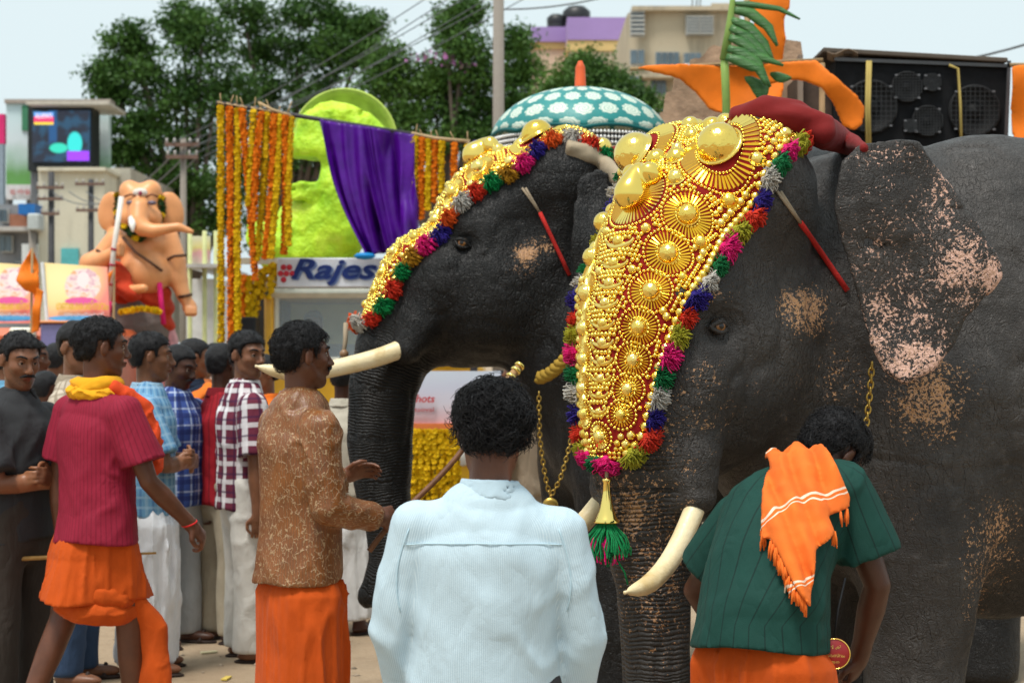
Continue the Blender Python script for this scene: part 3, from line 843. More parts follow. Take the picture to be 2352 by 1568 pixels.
    while y < L - .008:
        w_ = hw(y) - .006; x = -w_ + (sp / 2 if k % 2 else 0)
        while x < w_:
            if ((O_[:, 0] - x) ** 2 + (O_[:, 1] - y) ** 2 > (O_[:, 2] + .0045) ** 2).all(): beads.append((x, y, sp * rnd.uniform(.48, .58)))
            x += sp
        y += sp * .87; k += 1
    beads = [q for q in beads if 0 < q[1] < L and abs(q[0]) < hw(q[1])]
    p, ta, tb, n = fr(np.array([q[0] for q in beads]), np.array([q[1] for q in beads]))
    R_ = np.array([q[2] for q in beads], np.float32)
    vv = (p + n * OFF - L0)[:, None, :] + R_[:, None, None] * (STUD[None, :, 0:1] * ta[:, None] + STUD[None, :, 1:2] * tb[:, None] + STUD[None, :, 2:3] * n[:, None])
    fs = []
    tri = [f for f in STUD_F]; k = len(STUD)
    off = np.arange(len(beads)) * k
    ftri = np.concatenate([np.array([f for f in STUD_F if len(f) == 3] + [f[:3] for f in STUD_F if len(f) == 4] + [(f[0], f[2], f[3]) for f in STUD_F if len(f) == 4])])
    FF = (off[:, None, None] + ftri[None]).reshape(-1, 3)
    tag(add('small_beads', mesh_np('small_beads', vv.reshape(-1, 3), FF), M_GOLD, root), kind='stuff')
    if ray_v: tag(add('sunburst_rays', mesh_np('sunburst_rays', np.array(ray_v, np.float32), ray_f, False), M_GOLD, root), kind='stuff')
    # the 300 largest domes as single parts, the rest joined
    items.sort(key=lambda q: -q[2])
    p, ta, tb, n = fr(np.array([q[0] for q in items]), np.clip(np.array([q[1] for q in items]), 0, L))
    rest_v = []; rest_f = []
    for i, (a, b, r, h, big) in enumerate(items):
        c = p[i] + n[i] * OFF - L0
        if i < 290:
            M = frame_matrix(c, ta[i], n[i], r); M = M @ Matrix.Diagonal((1, 1, h, 1))
            addm('boss', DOME_BIG if big else DOME_MED, None, root, M)
        else:
            base = len(rest_v)
            for q in STUD: rest_v.append(c + r * (ta[i] * q[0] + tb[i] * q[1] + n[i] * q[2]))
            rest_f += [tuple(base + j for j in f) for f in STUD_F]
    if rest_v: tag(add('edge_studs', mesh_np('edge_studs', np.array(rest_v), rest_f), M_GOLD, root), kind='stuff')
    # the central boss, three swellings run together
    if cfg.get('central'):
        b0, s0 = cfg['central']
        p, ta, tb, n = fr(np.array([0.0]), np.array([b0]))
        c_ops = [('u', s_ell((0, .045, .02), (.068, .074, .075)), 0), ('u', s_ell((0, -.03, .03), (.045, .07, .06)), .04)]
        for s in (1, -1): c_ops.append(('u', s_ell((.05 * s, -.055, .02), (.046, .046, .058)), .012))
        c_ops.append(('i', s_plane((0, 0, -1), (0, 0, -.01)), 0))
        me = sdf_mesh('central_boss', c_ops, (-.14, -.16, -.02), (.14, .15, .13), .005)
        M = frame_matrix(p[0] + n[0] * OFF - L0, ta[0], n[0], s0)
        y_ = M.to_3x3() @ Vector((0, 1, 0))
        if y_.dot(Vector(map(float, tb[0]))) < 0: M = frame_matrix(p[0] + n[0] * OFF - L0, -Vector(map(float, ta[0])), n[0], s0)
        addm('central_boss', me, M_GOLD, root, M)
    # yarn tassels along the edge, left side, round the tip and back up the other side
    def edge_pts(s):
        bs = np.linspace(.01, L, 200); return [(s * (hw(b) + .014), b) for b in bs]
    path = edge_pts(1) + edge_pts(-1)[::-1]
    p, ta, tb, n = fr(np.array([q[0] for q in path]), np.array([q[1] for q in path]))
    q_ = p + n * .012
    cum_ = np.concatenate([[0], np.cumsum(np.linalg.norm(np.diff(q_, axis=0), axis=1))])
    step = cfg['tstep']; m = int(cum_[-1] / step)
    mid = q_[len(q_) // 2]
    half = len(path) // 2
    for i in range(m + 1):
        t = cum_[-1] * (i + .0) / m
        j = int(np.clip(np.searchsorted(cum_, t), 1, len(q_) - 2))
        tang = Vector(map(float, q_[j + 1] - q_[j - 1])).normalized(); nn = Vector(map(float, n[j]))
        out = tang.cross(nn); sgn = 1 if path[j][0] > 0 else -1
        ref = Vector(map(float, ta[j])) * sgn + Vector(map(float, tb[j])) * (1.5 if path[j][1] > L - .05 else .0)
        if out.dot(ref) < 0: out = -out
        jit = rnd.uniform(-.25, .25)
        out = (out + tang * jit + Vector((0, 0, -.25)) + nn * .1).normalized()
        o = add('tassel', TASSEL[rnd.randrange(4)], None, root)
        sc = cfg['tsize'] * rnd.uniform(.88, 1.12)
        o.matrix_local = frame_matrix(Vector(map(float, q_[j] - L0)), out, nn + Vector((rnd.uniform(-.2, .2), 0, rnd.uniform(-.1, .2))), sc)
        kcol = i if i <= m / 2 else m - i
        o.material_slots[0].link = 'OBJECT'; o.material_slots[0].material = YARN[seq[kcol % len(seq)]]
    return root, fr, L0

# ---- near elephant: half facing, head turned towards the camera
TH_R = math.radians(40)
oR = (0.494, 5.95, 1.70)
earR = pxl([(1900, 470), (1922, 372), (1960, 338), (2030, 326), (2100, 332), (2150, 388), (2200, 452), (2255, 540), (2303, 632), (2262, 690), (2212, 730), (2182, 800), (2128, 852), (2064, 876), (2022, 852), (1990, 790), (1970, 720), (1945, 640), (1915, 560)], 5.84)
earRf = [(-.02 + .2, 2.2), (.1, 2.25), (.16, 1.6), (.3, 1.3), (.42, 1.5), (.45, 1.9)]
M_SKIN_R = skin_material('grey elephant skin', (.019, .0172, .0165), (.062, .0550, .0510))
M_SKIN_L = skin_material('dark elephant skin', (.005, .005, .0052), (.017, .0164, .0165), True, .34)
R_cfg = dict(o=oR, yaw=TH_R, pitch=0.0, hs=1.0, neck=(.877, 6.30, 0), byaw=math.radians(25), bz=1.0, res=.0105, fine=((.1, 5.2, .9), (1.75, 6.15, 2.7)), mat=M_SKIN_R,
             label='grey tusker with pink freckled ears and trunk, beside man in green shirt',
             trunk=[(.03, -.02, .235), (.075, -.25, .205), (.075, -.45, .175), (.058, -.65, .145), (.045, -.85, .122), (.035, -1.1, .110), (.04, -1.35, .095), (.09, -1.56, .07), (.16, -1.63, .055)],
             tusk=[(-.02, .17, -.38), (.05, .205, -.54), (.20, .25, -.70), (.34, .285, -.78), (.46, .31, -.795)], tuskr=.036,
             ears=[dict(pts=earR, y0=5.74, ky=.13, xr=.98, wave=.014)],
             pig=[(1850, 715, 68, 60, .70), (1810, 690, 40, 30, .5), (1640, 668, 50, 30, .5), (2130, 920, 95, 110, .66), (2190, 880, 60, 60, .5), (1470, 1150, 110, 110, .42), (1540, 1010, 110, 120, .30), (1600, 950, 110, 110, .22),
                  (1510, 1300, 110, 260, .40), (1450, 1180, 60, 90, .65), (1620, 860, 50, 50, .3), (1930, 870, 70, 110, .32), (2290, 1240, 60, 110, .5), (2250, 1300, 50, 160, .35), (1790, 900, 200, 160, .1), (2090, 1150, 120, 120, .12)],
             earpig=[(2215, 620, 100, 105, .66), (2100, 830, 110, 72, .82), (2160, 470, 45, 100, .52), (2060, 720, 160, 150, .46), (2020, 360, 120, 26, .38), (2010, 800, 50, 80, .7), (2060, 560, 170, 220, .26), (2285, 640, 40, 70, .85)])
eleR, opsR, HR, MhR = elephant(R_cfg)
AX = [(-.27, .22, 100), (-.22, .22, 84), (-.16, .18, 66), (-.10, .10, 40), (-.06, .0, 20), (-.02, -.12, 8), (.03, -.25, 2), (.06, -.38, -3), (.06, -.52, -6), (.055, -.66, -6)]
capR = Cap(opsR, HR, MhR, 1.0, AX)
def make_hw(top, mids, L, tip):
    bs = [m[0] for m in mids]; ws = [m[1] for m in mids]
    def hw(b):
        w_ = float(np.interp(b, bs, ws))
        if b > L - tip: w_ *= math.sqrt(max(0.0015, 1 - ((b - (L - tip)) / tip) ** 2))
        return w_
    return hw
LR = 1.42
hwR = make_hw(0, [(0, .31), (.08, .36), (.2, .395), (.33, .395), (.52, .355), (.71, .325), (.855, .28), (.95, .255), (1.04, .23), (1.12, .205), (1.22, .185), (1.31, .165), (1.42, .15)], LR, .13)
cfgR = dict(seed=3, tstep=.066, tsize=.060, bead=.0165, rows=[.0160, .0150, .0115],
            bursts=[(.19, .30, .074, .138, 48), (.205, .565, .036, .080, 36), (.18, .72, .034, .073, 34), (.15, .862, .030, .064, 32), (.13, .985, .027, .056, 30), (.113, 1.09, .024, .049, 28), (.10, 1.185, .022, .044, 26), (.083, 1.265, .020, .038, 24), (0.0, 1.335, .021, .038, 24), (0.0, .55, .004, .105, 44)],
            domes=[(.0, .03, .036), (.09, .03, .034), (.17, .03, .030), (.25, .035, .040), (.325, .10, .022), (.0, .12, .040), (.085, .14, .030), (.0, .22, .026), (.33, .26, .024), (.30, .42, .026), (.11, .46, .030), (.045, .36, .036), (.27, .63, .022), (.24, .79, .016), (.20, .92, .015), (.09, .66, .018), (.075, .80, .016), (0.0, .30, .022)],
            crescents=[(.70, .062), (.772, .058), (.84, .056), (.905, .054), (.968, .052), (1.028, .050), (1.086, .047), (1.142, .043), (1.195, .038), (1.245, .033)], central=(.52, .80))
seqR = ['red', 'olive', 'pink', 'green', 'white', 'navy', 'red', 'olive', 'pink', 'green', 'white', 'navy']
ornR, frR, L0R = caparison(capR, hwR, LR, 'large gold studded forehead ornament with bright yarn edging on the grey freckled elephant', seqR, cfgR)

# ---- far elephant in profile, head raised
TH_L = math.radians(3)
dL = 8.75
oL = P(1080, 565, 8.47); oL = (oL.x - .015, dL, oL.z)
def lx(px, py): return (-( (px - CX) / FPX * dL - oL[0]), CAMZ + (HY - py) / FPX * dL - oL[2])
trL = [(*lx(x, y), r / 480.) for x, y, r in ((985, 640, 105), (945, 720, 100), (905, 800, 90), (880, 890, 80), (872, 1000, 73), (880, 1100, 66), (893, 1200, 58), (893, 1280, 48), (870, 1340, 38), (850, 1365, 30))]
earL = pxl([(1316, 470), (1330, 405), (1372, 385), (1430, 405), (1485, 480), (1515, 590), (1480, 700), (1425, 765), (1372, 812), (1342, 770), (1322, 690), (1312, 580)], 8.25)
L_cfg = dict(o=oL, yaw=TH_L, pitch=math.radians(25), hs=1.04, neck=(oL[0] + .56, dL + .02, 0), byaw=math.radians(16), bz=1.10, front=.06, res=.0135, fine=((-1.0, 8.1, 1.1), (.7, 8.75, 2.9)), mat=M_SKIN_L,
             label='dark tusker in profile with raised head, behind man in pale blue shirt', trunk=trL,
             tusk=[(-.03, .16, -.37), (.10, .22, -.56), (.28, .29, -.72), (.46, .34, -.84), (.62, .36, -.88)], tuskr=.046,
             ears=[dict(pts=earL, y0=8.24, ky=.10, xr=.29, wave=.02)],
             pig=[(1208, 582, 34, 24, .95), (1240, 565, 50, 22, .5), (1200, 600, 40, 40, .35), (1325, 740, 10, 90, .5)])
eleL, opsL, HL, MhL = elephant(L_cfg)
capL = Cap(opsL, HL, MhL, 1.04, [(-.27, .22, 105), (-.22, .2, 88), (-.16, .18, 66), (-.10, .10, 42), (-.05, -.02, 26), (.0, -.14, 18), (.04, -.27, 12), (.09, -.40, 8), (.12, -.55, 4), (.15, -.72, 0)])
LL = 1.62
hwL = make_hw(0, [(0, .27), (.1, .32), (.4, .33), (.6, .305), (.8, .275), (1.0, .25), (1.25, .22), (1.45, .19), (1.62, .16)], LL, .13)
cfgL = dict(cfgR, central=(.59, .85), seed=9, tstep=.085, tsize=.074, bead=.019, rows=[.018, .015])
cfgL['bursts'] = [(x * .88, y * 1.14, r * 1.05, R_ * .95, n_) for x, y, r, R_, n_ in cfgR['bursts']]
cfgL['domes'] = [(x * .88, y * 1.14, r * 1.1) for x, y, r in cfgR['domes']]
cfgL['crescents'] = [(y * 1.14, w_) for y, w_ in cfgR['crescents']]
seqL = ['bright', 'red', 'white', 'orange', 'navy', 'pink', 'ochre', 'bright', 'red', 'white', 'orange', 'navy', 'pink', 'ochre', 'bright', 'red']
ornL, frL, L0L = caparison(capL, hwL, LL, 'gold studded forehead ornament with yarn edging on the dark elephant in profile', seqL, cfgL)
# ------------------------------------------------------------------ people
def skin_tone(name, c):
    if name in MATS: return MATS[name]
    b = NB(name); co = b.coord()
    col = b.ramp(b.noise(co, 14, 4), [(.3, tuple(x * .82 for x in c)), (.7, tuple(min(1, x * 1.15) for x in c))])
    col = b.mix(b.attr('lip'), col, (c[0] * .95, c[1] * .55, c[2] * .55))
    col = b.mix(b.attr('palm'), col, (min(1, c[0] * 1.9), min(1, c[1] * 1.9), min(1, c[2] * 1.8)))
    col = b.mix(b.math('MULTIPLY', b.attr('stub'), b.step(b.noise(co, 260, 2), .35, .6)), col, (.012, .010, .010))
    b.base(col).set(Roughness=.40); b.b.inputs['Specular IOR Level'].default_value = .38
    b.b.inputs['Subsurface Weight'].default_value = .06; b.b.inputs['Subsurface Radius'].default_value = (.012, .005, .003)
    b.bump(b.noise(co, 220, 3), .0007); MATS[name] = b.m; return b.m
def hair_material():
    b = NB('black hair'); co = b.coord()
    b.base(b.ramp(b.noise(co, 90, 3), [(.3, (.004, .004, .005)), (.75, (.013, .012, .014))])).set(Roughness=.55); b.b.inputs['Specular IOR Level'].default_value = .28
    b.bump(b.noise(b.map(co, (1, 1, .4)), 210, 4, .6), .006); return b.m
M_HAIR = hair_material()
def eye_material():
    b = NB('eye'); x = b.sep(b.coord())[0]
    b.base(b.ramp(b.math('MULTIPLY', b.math('ADD', x, 1.0), .5), [(0, (.40, .34, .29)), (.885, (.40, .34, .29)), (.9, (.035, .015, .008)), (1, (.006, .004, .004))])).set(Roughness=.12); return b.m
M_EYE = eye_material()
EYE_ME = MB().lathe([(.001, -1)] + [(math.cos(a), math.sin(a)) for a in [math.pi * (i / 10 - .5) for i in range(1, 10)]] + [(.001, 1)], 14, M=Matrix.Rotation(math.pi / 2, 3, 'Y'), cap=False).mesh('eyeball', True)
EYE_ME.materials.append(M_EYE)

def weave(b, co, h=.0012):
    return b.bump(b.noise(co, 340, 2), h)
def cloth(name, c, rough=.85, var=.1, fold=.004):
    if name in MATS: return MATS[name]
    b = NB(name); co = b.coord()
    b.base(b.ramp(b.noise(co, 9, 4), [(.3, tuple(x * (1 - var) for x in c)), (.7, tuple(min(1, x * (1 + var)) for x in c))])).set(Roughness=rough)
    b.b.inputs['Specular IOR Level'].default_value = .22; b.b.inputs['Sheen Weight'].default_value = .03
    p = b.bump(b.math('ABSOLUTE', b.math('SUBTRACT', b.noise(b.map(co, (1, 1, .55)), 9, 3, .5, .5), .5)), fold * 4.2); b.bump(b.noise(co, 380, 2), .0009, prev=p)
    MATS[name] = b.m; return b.m
def striped(name, c, c2, freq, width=.3, axis=1, fold=.004, rough=.8):
    """woven stripes running down the garment"""
    if name in MATS: return MATS[name]
    b = NB(name); co = b.coord()
    x = b.sep(b.attr('cuv', 'Vector'))
    wob = b.math('MULTIPLY', b.noise(co, 2.2, 2), .006)
    v = b.math('FRACT', b.math('MULTIPLY', b.math('ADD', x[0], wob), freq))
    f = b.math('MULTIPLY', b.step(v, 0, width * .4), b.math('SUBTRACT', 1, b.step(v, width * .6, width)))
    base = b.ramp(b.noise(co, 9, 4), [(.3, tuple(q * .9 for q in c)), (.7, tuple(min(1, q * 1.08) for q in c))])
    b.base(b.mix(f, base, c2)).set(Roughness=rough); b.b.inputs['Specular IOR Level'].default_value = .25
    p = b.bump(b.math('ABSOLUTE', b.math('SUBTRACT', b.noise(b.map(co, (1, 1, .55)), 9, 3, .5, .5), .5)), fold * 4.2); b.bump(b.noise(co, 380, 2), .0009, prev=p)
    MATS[name] = b.m; return b.m
def plaid(name, base, bands, freq=14.0, fold=.004):
    """bands: (colour, offset, width, axis 'v' or 'h', strength)"""
    if name in MATS: return MATS[name]
    b = NB(name); co = b.coord(); x = b.sep(b.attr('cuv', 'Vector'))
    wob = b.math('MULTIPLY', b.noise(co, 3.0, 2), .02)
    U = b.math('ADD', x[0], wob); W = b.math('ADD', x[1], wob)
    col = b.ramp(b.noise(co, 9, 3), [(.3, tuple(q * .9 for q in base)), (.7, tuple(min(1, q * 1.08) for q in base))])
    for (c, off, wd, ax, st) in bands:
        v = b.math('FRACT', b.math('ADD', b.math('MULTIPLY', U if ax == 'v' else W, freq), off))
        f = b.math('MULTIPLY', b.step(v, 0, .06), b.math('SUBTRACT', 1, b.step(v, wd, wd + .06)))
        col = b.mix(b.math('MULTIPLY', f, st), col, c)
    b.base(col).set(Roughness=.82); b.b.inputs['Specular IOR Level'].default_value = .22
    p = b.bump(b.math('ABSOLUTE', b.math('SUBTRACT', b.noise(b.map(co, (1, 1, .55)), 9, 3, .5, .5), .5)), fold * 4.2); b.bump(b.noise(co, 380, 2), .0009, prev=p)
    MATS[name] = b.m; return b.m

def head_ops(C, M, s, neck, ops, detail=1):
    def T(x, y, z): return Vector(C) + M @ (Vector((x, y, z)) * s)
    E = lambda c, r, k=.02: ops.append(('u', s_ell(T(*c), [q * s for q in r], M), k * s))
    E((-.014, 0, .035), (.098, .075, .082), .03)
    E((.026, 0, -.03), (.064, .058, .085), .04)
    E((.056, 0, -.098), (.026, .026, .020), .03)
    for sy in (1, -1):
        ops.append(('u', s_tube([T(-.005, .054 * sy, -.045), T(.018, .048 * sy, -.078), T(.056, .016 * sy, -.103)], [.018 * s, .017 * s, .014 * s]), .03 * s))
        ops.append(('u', s_tube([T(.058, .048 * sy, .028), T(.080, .03 * sy, .031), T(.088, .01 * sy, .026)], [.009 * s, .011 * s, .010 * s]), .014 * s))
        E((.052, .044 * sy, -.022), (.026, .020, .018), .025)
        ops.append(('s', s_ell(T(.097, .032 * sy, .004), [.018 * s, .019 * s, .012 * s], M), .016 * s))
        ea = M @ Matrix.Rotation(-.35 * sy, 3, 'Z') @ Matrix.Rotation(.2, 3, 'Y')
        ops.append(('u', s_ell(T(-.012, .084 * sy, -.002), [.021 * s, .009 * s, .034 * s], ea), .008 * s))
        ops.append(('s', s_ell(T(-.006, .095 * sy, .002), [.010 * s, .007 * s, .018 * s], ea), .006 * s))
    ops.append(('u', s_tube([T(.086, 0, .022), T(.100, 0, -.008), T(.113, 0, -.030)], [.008 * s, .0095 * s, .0125 * s]), .014 * s))
    for sy in (1, -1): E((.100, .012 * sy, -.036), (.012, .009, .008), .008)
    ops.append(('u', s_tube([T(.086, .024, -.063), T(.097, .009, -.059), T(.097, -.009, -.059), T(.086, -.024, -.063)], [.004 * s, .007 * s, .007 * s, .004 * s]), .006 * s))
    ops.append(('u', s_tube([T(.084, .020, -.068), T(.094, 0, -.072), T(.084, -.020, -.068)], [.004 * s, .008 * s, .004 * s]), .006 * s))
    ops.append(('u', s_tube([T(-.03, 0, -.03), neck], [.050 * s, .056 * s]), .03 * s))
    return T

def hand_ops(wrist, d, n, s, curl, ops, spread=.12, thumb_up=0.6):
    """d along the hand, n palm normal (towards the palm side), curl 0 flat .. 1 fist"""
    d = Vector(d).normalized(); n = Vector(n); n = (n - d * n.dot(d)).normalized(); w_ = d.cross(n)
    pm = Matrix((d, w_, n)).transposed()
    wr = Vector(wrist)
    ops.append(('u', s_ell(wr + d * .048 * s, [.054 * s, .040 * s, .017 * s], pm), .018 * s))
    ops.append(('u', s_tube([wr - d * .02 * s, wr + d * .03 * s], [.025 * s, .026 * s]), .02 * s))
    for i, (off, ln) in enumerate(((-.030, .88), (-.010, 1.0), (.010, .95), (.029, .75))):
        p = wr + (d * .088 + w_ * off) * s; dirv = (d + w_ * off * 4 * spread).normalized(); pts = [p - dirv * .02 * s, p]
        a = 0
        for k, sl in enumerate((.040, .026, .022)):
            a += curl * (1.25, 1.45, 1.0)[k] + .12
            q = dirv * math.cos(a) + n * math.sin(a)
            p = p + q * (sl * ln * s); pts.append(p)
        ops.append(('u', s_tube(pts, [.0098 * s, .0095 * s, .009 * s, .0082 * s, .0068 * s]), .005 * s))
    t0 = wr + (d * .026 - w_ * .030) * s
    t1 = t0 + (d * .55 - w_ * .7 + n * .35).normalized() * .034 * s
    t2 = t1 + (d * (.9 - curl * .3) - w_ * (.35 - curl * .75) + n * .45 * curl).normalized() * .030 * s
    t3 = t2 + (d * (.95 - curl * .3) + w_ * (.1 + .7 * curl) + n * .3 * curl).normalized() * .024 * s
    ops.append(('u', s_tube([t0, t1, t2, t3], [.014 * s, .0115 * s, .0105 * s, .0075 * s]), .008 * s))

def folds(A, sc=(6, 6, 2.2), A2=.3, seed=0.0):
    """narrow creases running along two slants, over a soft swell"""
    def f(p):
        q = p + seed
        wob = vnoise(q, 4.0)[..., None] * .06
        w_ = np.stack([q[..., 0] + .35 * q[..., 2], q[..., 1] + .25 * q[..., 2], q[..., 2]], -1) + wob; w2 = np.stack([q[..., 0] - .5 * q[..., 2], q[..., 1] - .6 * q[..., 2], q[..., 2]], -1) - wob
        n1 = vnoise(w_, sc); n2 = vnoise(w2 + 7.7, [c * 1.6 for c in sc]); n3 = vnoise(w_ * .9 + 3.1, [c * 2.6 for c in sc])
        g = np.clip(vnoise(q, 3.0) + .65, 0, 1.2)
        return (A * 1.1 * n1 - A * .75 * g * np.exp(-(n2 / .2) ** 2) - A * .3 * g * np.exp(-(n3 / .22) ** 2) + A * A2 * .5 * vnoise(q, (24, 24, 12)) - A * .35).astype(np.float32)
    return f

def person(label, px, d, H, face, cfg, group=None):
    """face: world heading in degrees (0 = right in the picture, 90 = away)"""
    k = H / 1.7; B = cfg.get('build', 1.0); res = cfg.get('res', .008)
    root = thing('person', label, 'person', (0, 0, 0), 0, group)
    lam = math.radians(cfg.get('lean', 0)); rol = math.radians(cfg.get('roll', 0)); tw = math.radians(cfg.get('twist', 0))
    def spine(t, l): 
        a = lam * t; v = Vector((math.sin(a) * l, 0, math.cos(a) * l))
        return Matrix.Rotation(rol * t, 3, 'X') @ v
    P0 = Vector((0, 0, 0)); P1 = P0 + spine(.45, .08 * H); P2 = P1 + spine(.85, .12 * H); P3 = P2 + spine(1.1, .105 * H)
    Rt = Matrix.Rotation(rol, 3, 'X') @ Matrix.Rotation(tw, 3, 'Z')
    up = (P3 - P2).normalized(); side = (Rt @ Vector((0, 1, 0))).normalized()
    hip = {s: Vector((0, .055 * H * s, -.01 * H)) for s in (1, -1)}
    # legs
    legs = {}
    for s, key in ((1, 'LL'), (-1, 'RL')):
        th, sh = cfg.get(key, ((0.02, .03 * s, -1), (-.03, .02 * s, -1)))
        kn = hip[s] + Vector(th).normalized() * .245 * H; an = kn + Vector(sh).normalized() * .232 * H
        legs[s] = (kn, an)
    low = min(legs[1][1].z, legs[-1][1].z); P0z = -low + .045 * H
    off = Vector((0, 0, P0z))
    root.location = ((px - CX) / FPX * d, d, 0); root.rotation_euler = (0, 0, math.radians(face))
    P0, P1, P2, P3 = (q + off for q in (P0, P1, P2, P3)); hip = {s: q + off for s, q in hip.items()}; legs = {s: (a + off, b_ + off) for s, (a, b_) in legs.items()}
    arms = {}
    for s, key in ((1, 'LA'), (-1, 'RA')):
        ua, fa, curl, palm = cfg.get(key, ((0.03, .16 * s, -1), (.18, .05 * s, -1), .35, (0, -s, 0)))
        shd = P3 - up * .058 * H + side * (.108 * H * s * (.92 + .08 * B)) + Vector((cfg.get('shf', 0), 0, 0))
        el = shd + Vector(ua).normalized() * .172 * H; wr = el + Vector(fa).normalized() * .150 * H
        arms[s] = (shd, el, wr, Vector(fa).normalized(), curl, palm)
    hy, hp, hr = cfg.get('head', (0, 0, 0))
    Mh = Matrix.Rotation(math.radians(hy), 3, 'Z') @ Matrix.Rotation(math.radians(-hp), 3, 'Y') @ Matrix.Rotation(math.radians(hr), 3, 'X')
    hs = .98 * k * cfg.get('hs', 1.0)
    hc = P3 + spine(1.0, .05 * H) + Mh @ Vector((.022, 0, .085)) * k
    # ---- body, one skin
    ops = []
    tr = lambda e: s_tube([P0 - Vector((0, 0, .045 * H)), P0 + Vector((0, 0, .01)), P1, P2, P3 - up * .07 * H, P3 - up * .032 * H, P3 - up * .004 * H],
                       [(q * B + e) * k for q in (.145, .158, .138, .150, .150, .105, .055)], [(q * B + e) * k for q in (.095, .108, .098, .110, .092, .072, .050)], side)
    ops.append(('u', tr(0), 0))
    for s in (1, -1):
        a, b_ = legs[s]
        ops.append(('u', s_tube([hip[s], hip[s] * .5 + a * .5, a, a * .6 + b_ * .4, b_], [q * k for q in (.088, .078, .056, .054, .036)]), .05 * k))
        fdir = Vector(cfg.get('foot', (1, .22 * s, 0))) if True else 0
        fdir = Vector((1, .2 * s, 0)).normalized()
        fc = Vector((b_.x, b_.y, .036 * k)) + fdir * .06 * k
        if b_.z > .09 * k: fc.z = b_.z - .04 * k
        FM = Matrix((fdir, Vector((-fdir.y, fdir.x, 0)), Vector((0, 0, 1)))).transposed()
        ops.append(('u', s_ell(fc, [.125 * k, .045 * k, .034 * k], FM), .03 * k)); ops.append(('u', s_tube([b_, fc - fdir * .065 * k], [.036 * k, .032 * k]), .02 * k))
        shd, el, wr, fd, curl, palm = arms[s]
        ops.append(('u', s_tube([shd + side * (-.05 * s), shd, shd * .5 + el * .5, el, el * .65 + wr * .35, wr], [q * k * (.8 + .2 * B) for q in (.055, .054, .046, .038, .041, .026)]), .035 * k))
        hd = cfg.get('handL' if s > 0 else 'handR', None)
        hand_ops(wr, hd if hd else fd, palm, k * .98, curl, ops)
    T = head_ops(hc, Mh, hs, P3 - up * .01 * H, ops)
    allp = np.array([tuple(q) for q in [P0, P3, hc + Vector((0, 0, .14)), Vector((0, 0, 0))] + [x for s in (1, -1) for x in (arms[s][0], arms[s][1], arms[s][2], legs[s][0], legs[s][1])]], np.float32)
    lo, hi = allp.min(0) - .27, allp.max(0) + .27; lo[2] = -.02; hi[2] = max(hi[2] - .08, allp[:, 2].max() + .06)
    me = sdf_mesh('body', ops, lo, hi, res)
    v = verts_of(me); q = (v - np.array(hc, np.float32)) @ np.array(Mh, np.float32) / hs
    lip = np.clip(1.2 - np.sqrt(((q[:, 0] - .098) / .02) ** 2 + (q[:, 1] / .026) ** 2 + ((q[:, 2] + .066) / .011) ** 2), 0, 1); set_attr(me, 'lip', np.clip(lip * 2, 0, 1))
    stub = np.clip(1.3 - np.sqrt(((q[:, 0] - .055) / .055) ** 2 + (q[:, 1] / .065) ** 2 + ((q[:, 2] + .085) / .04) ** 2), 0, 1) * cfg.get('stub', .35); set_attr(me, 'stub', stub)
    pl = np.zeros(len(v), np.float32)
    for s in (1, -1):
        wr, fd, palm = arms[s][2], arms[s][3], Vector(arms[s][5]).normalized()
        r_ = v - np.array(wr + fd * .08 * k, np.float32); dd = r_ @ np.array(palm, np.float32)
        pl = np.maximum(pl, ((np.linalg.norm(r_, axis=1) < .12) & (dd > .006)).astype(np.float32) * .5)
    set_attr(me, 'palm', pl)
    body = add('body', me, cfg['skin'], root)
    # ---- face pieces
    if cfg.get('eyes', True):
        for s in (1, -1):
            o = add('eyeball', EYE_ME, None, root); o.matrix_local = Matrix.Translation(T(.0740, .0315 * s, .004)) @ (Mh.to_4x4()) @ Matrix.Scale(.0118 * hs, 4)
            mb = MB(); mb.tube([T(.079, .016 * s, .006), T(.0875, .026 * s, .0125), T(.0865, .036 * s, .0125), T(.074, .050 * s, .004)], [.0025 * hs, .004 * hs, .004 * hs, .002 * hs], 6)
            mb.build('eyelid', cfg['skin'], root, True)
            mb = MB()
            mb.tube([T(.0955, .013 * s, .0265), T(.0945, .025 * s, .032), T(.084, .040 * s, .035), T(.068, .054 * s, .028)], [.0035 * hs, .0055 * hs, .005 * hs, .002 * hs], 6)
            mb.build('eyebrow', M_HAIR, root, True)
    if cfg.get('moustache'):
        w_ = cfg['moustache']
        mo = [('u', s_tube([T(.086, .034 * w_, -.060), T(.100, .018, -.050), T(.108, 0, -.046), T(.100, -.018, -.050), T(.086, -.034 * w_, -.060)], [.003 * hs, .007 * hs, .007 * hs, .007 * hs, .003 * hs]), 0), ('d', lambda p: vnoise(p, 160) * .0015, 0)]
        c_ = np.array(T(.095, 0, -.05), np.float32); add('moustache', sdf_mesh('moustache', mo, c_ - .06, c_ + .06, .0035), M_HAIR, root)
    # ---- hair
    hv = cfg.get('hairvol', .012)
    hl = cfg.get('hairline', ((-.2, -.060), (-.060, -.050), (-.046, -.030), (-.040, .030), (.010, .036), (.016, -.006), (.025, -.004), (.030, .042), (.05, .062), (.075, .068), (.2, .07)))
    hx = [a for a, _ in hl]; hz = [b_ for _, b_ in hl]
    Mn = np.array(Mh, np.float32); hcn = np.array(hc, np.float32)
    def hcut(p):
        q = (p - hcn) @ Mn / hs
        return (np.interp(q[..., 0], hx, hz).astype(np.float32) - q[..., 2]) * hs * .6
    hf = cfg.get('hairfreq', 55)
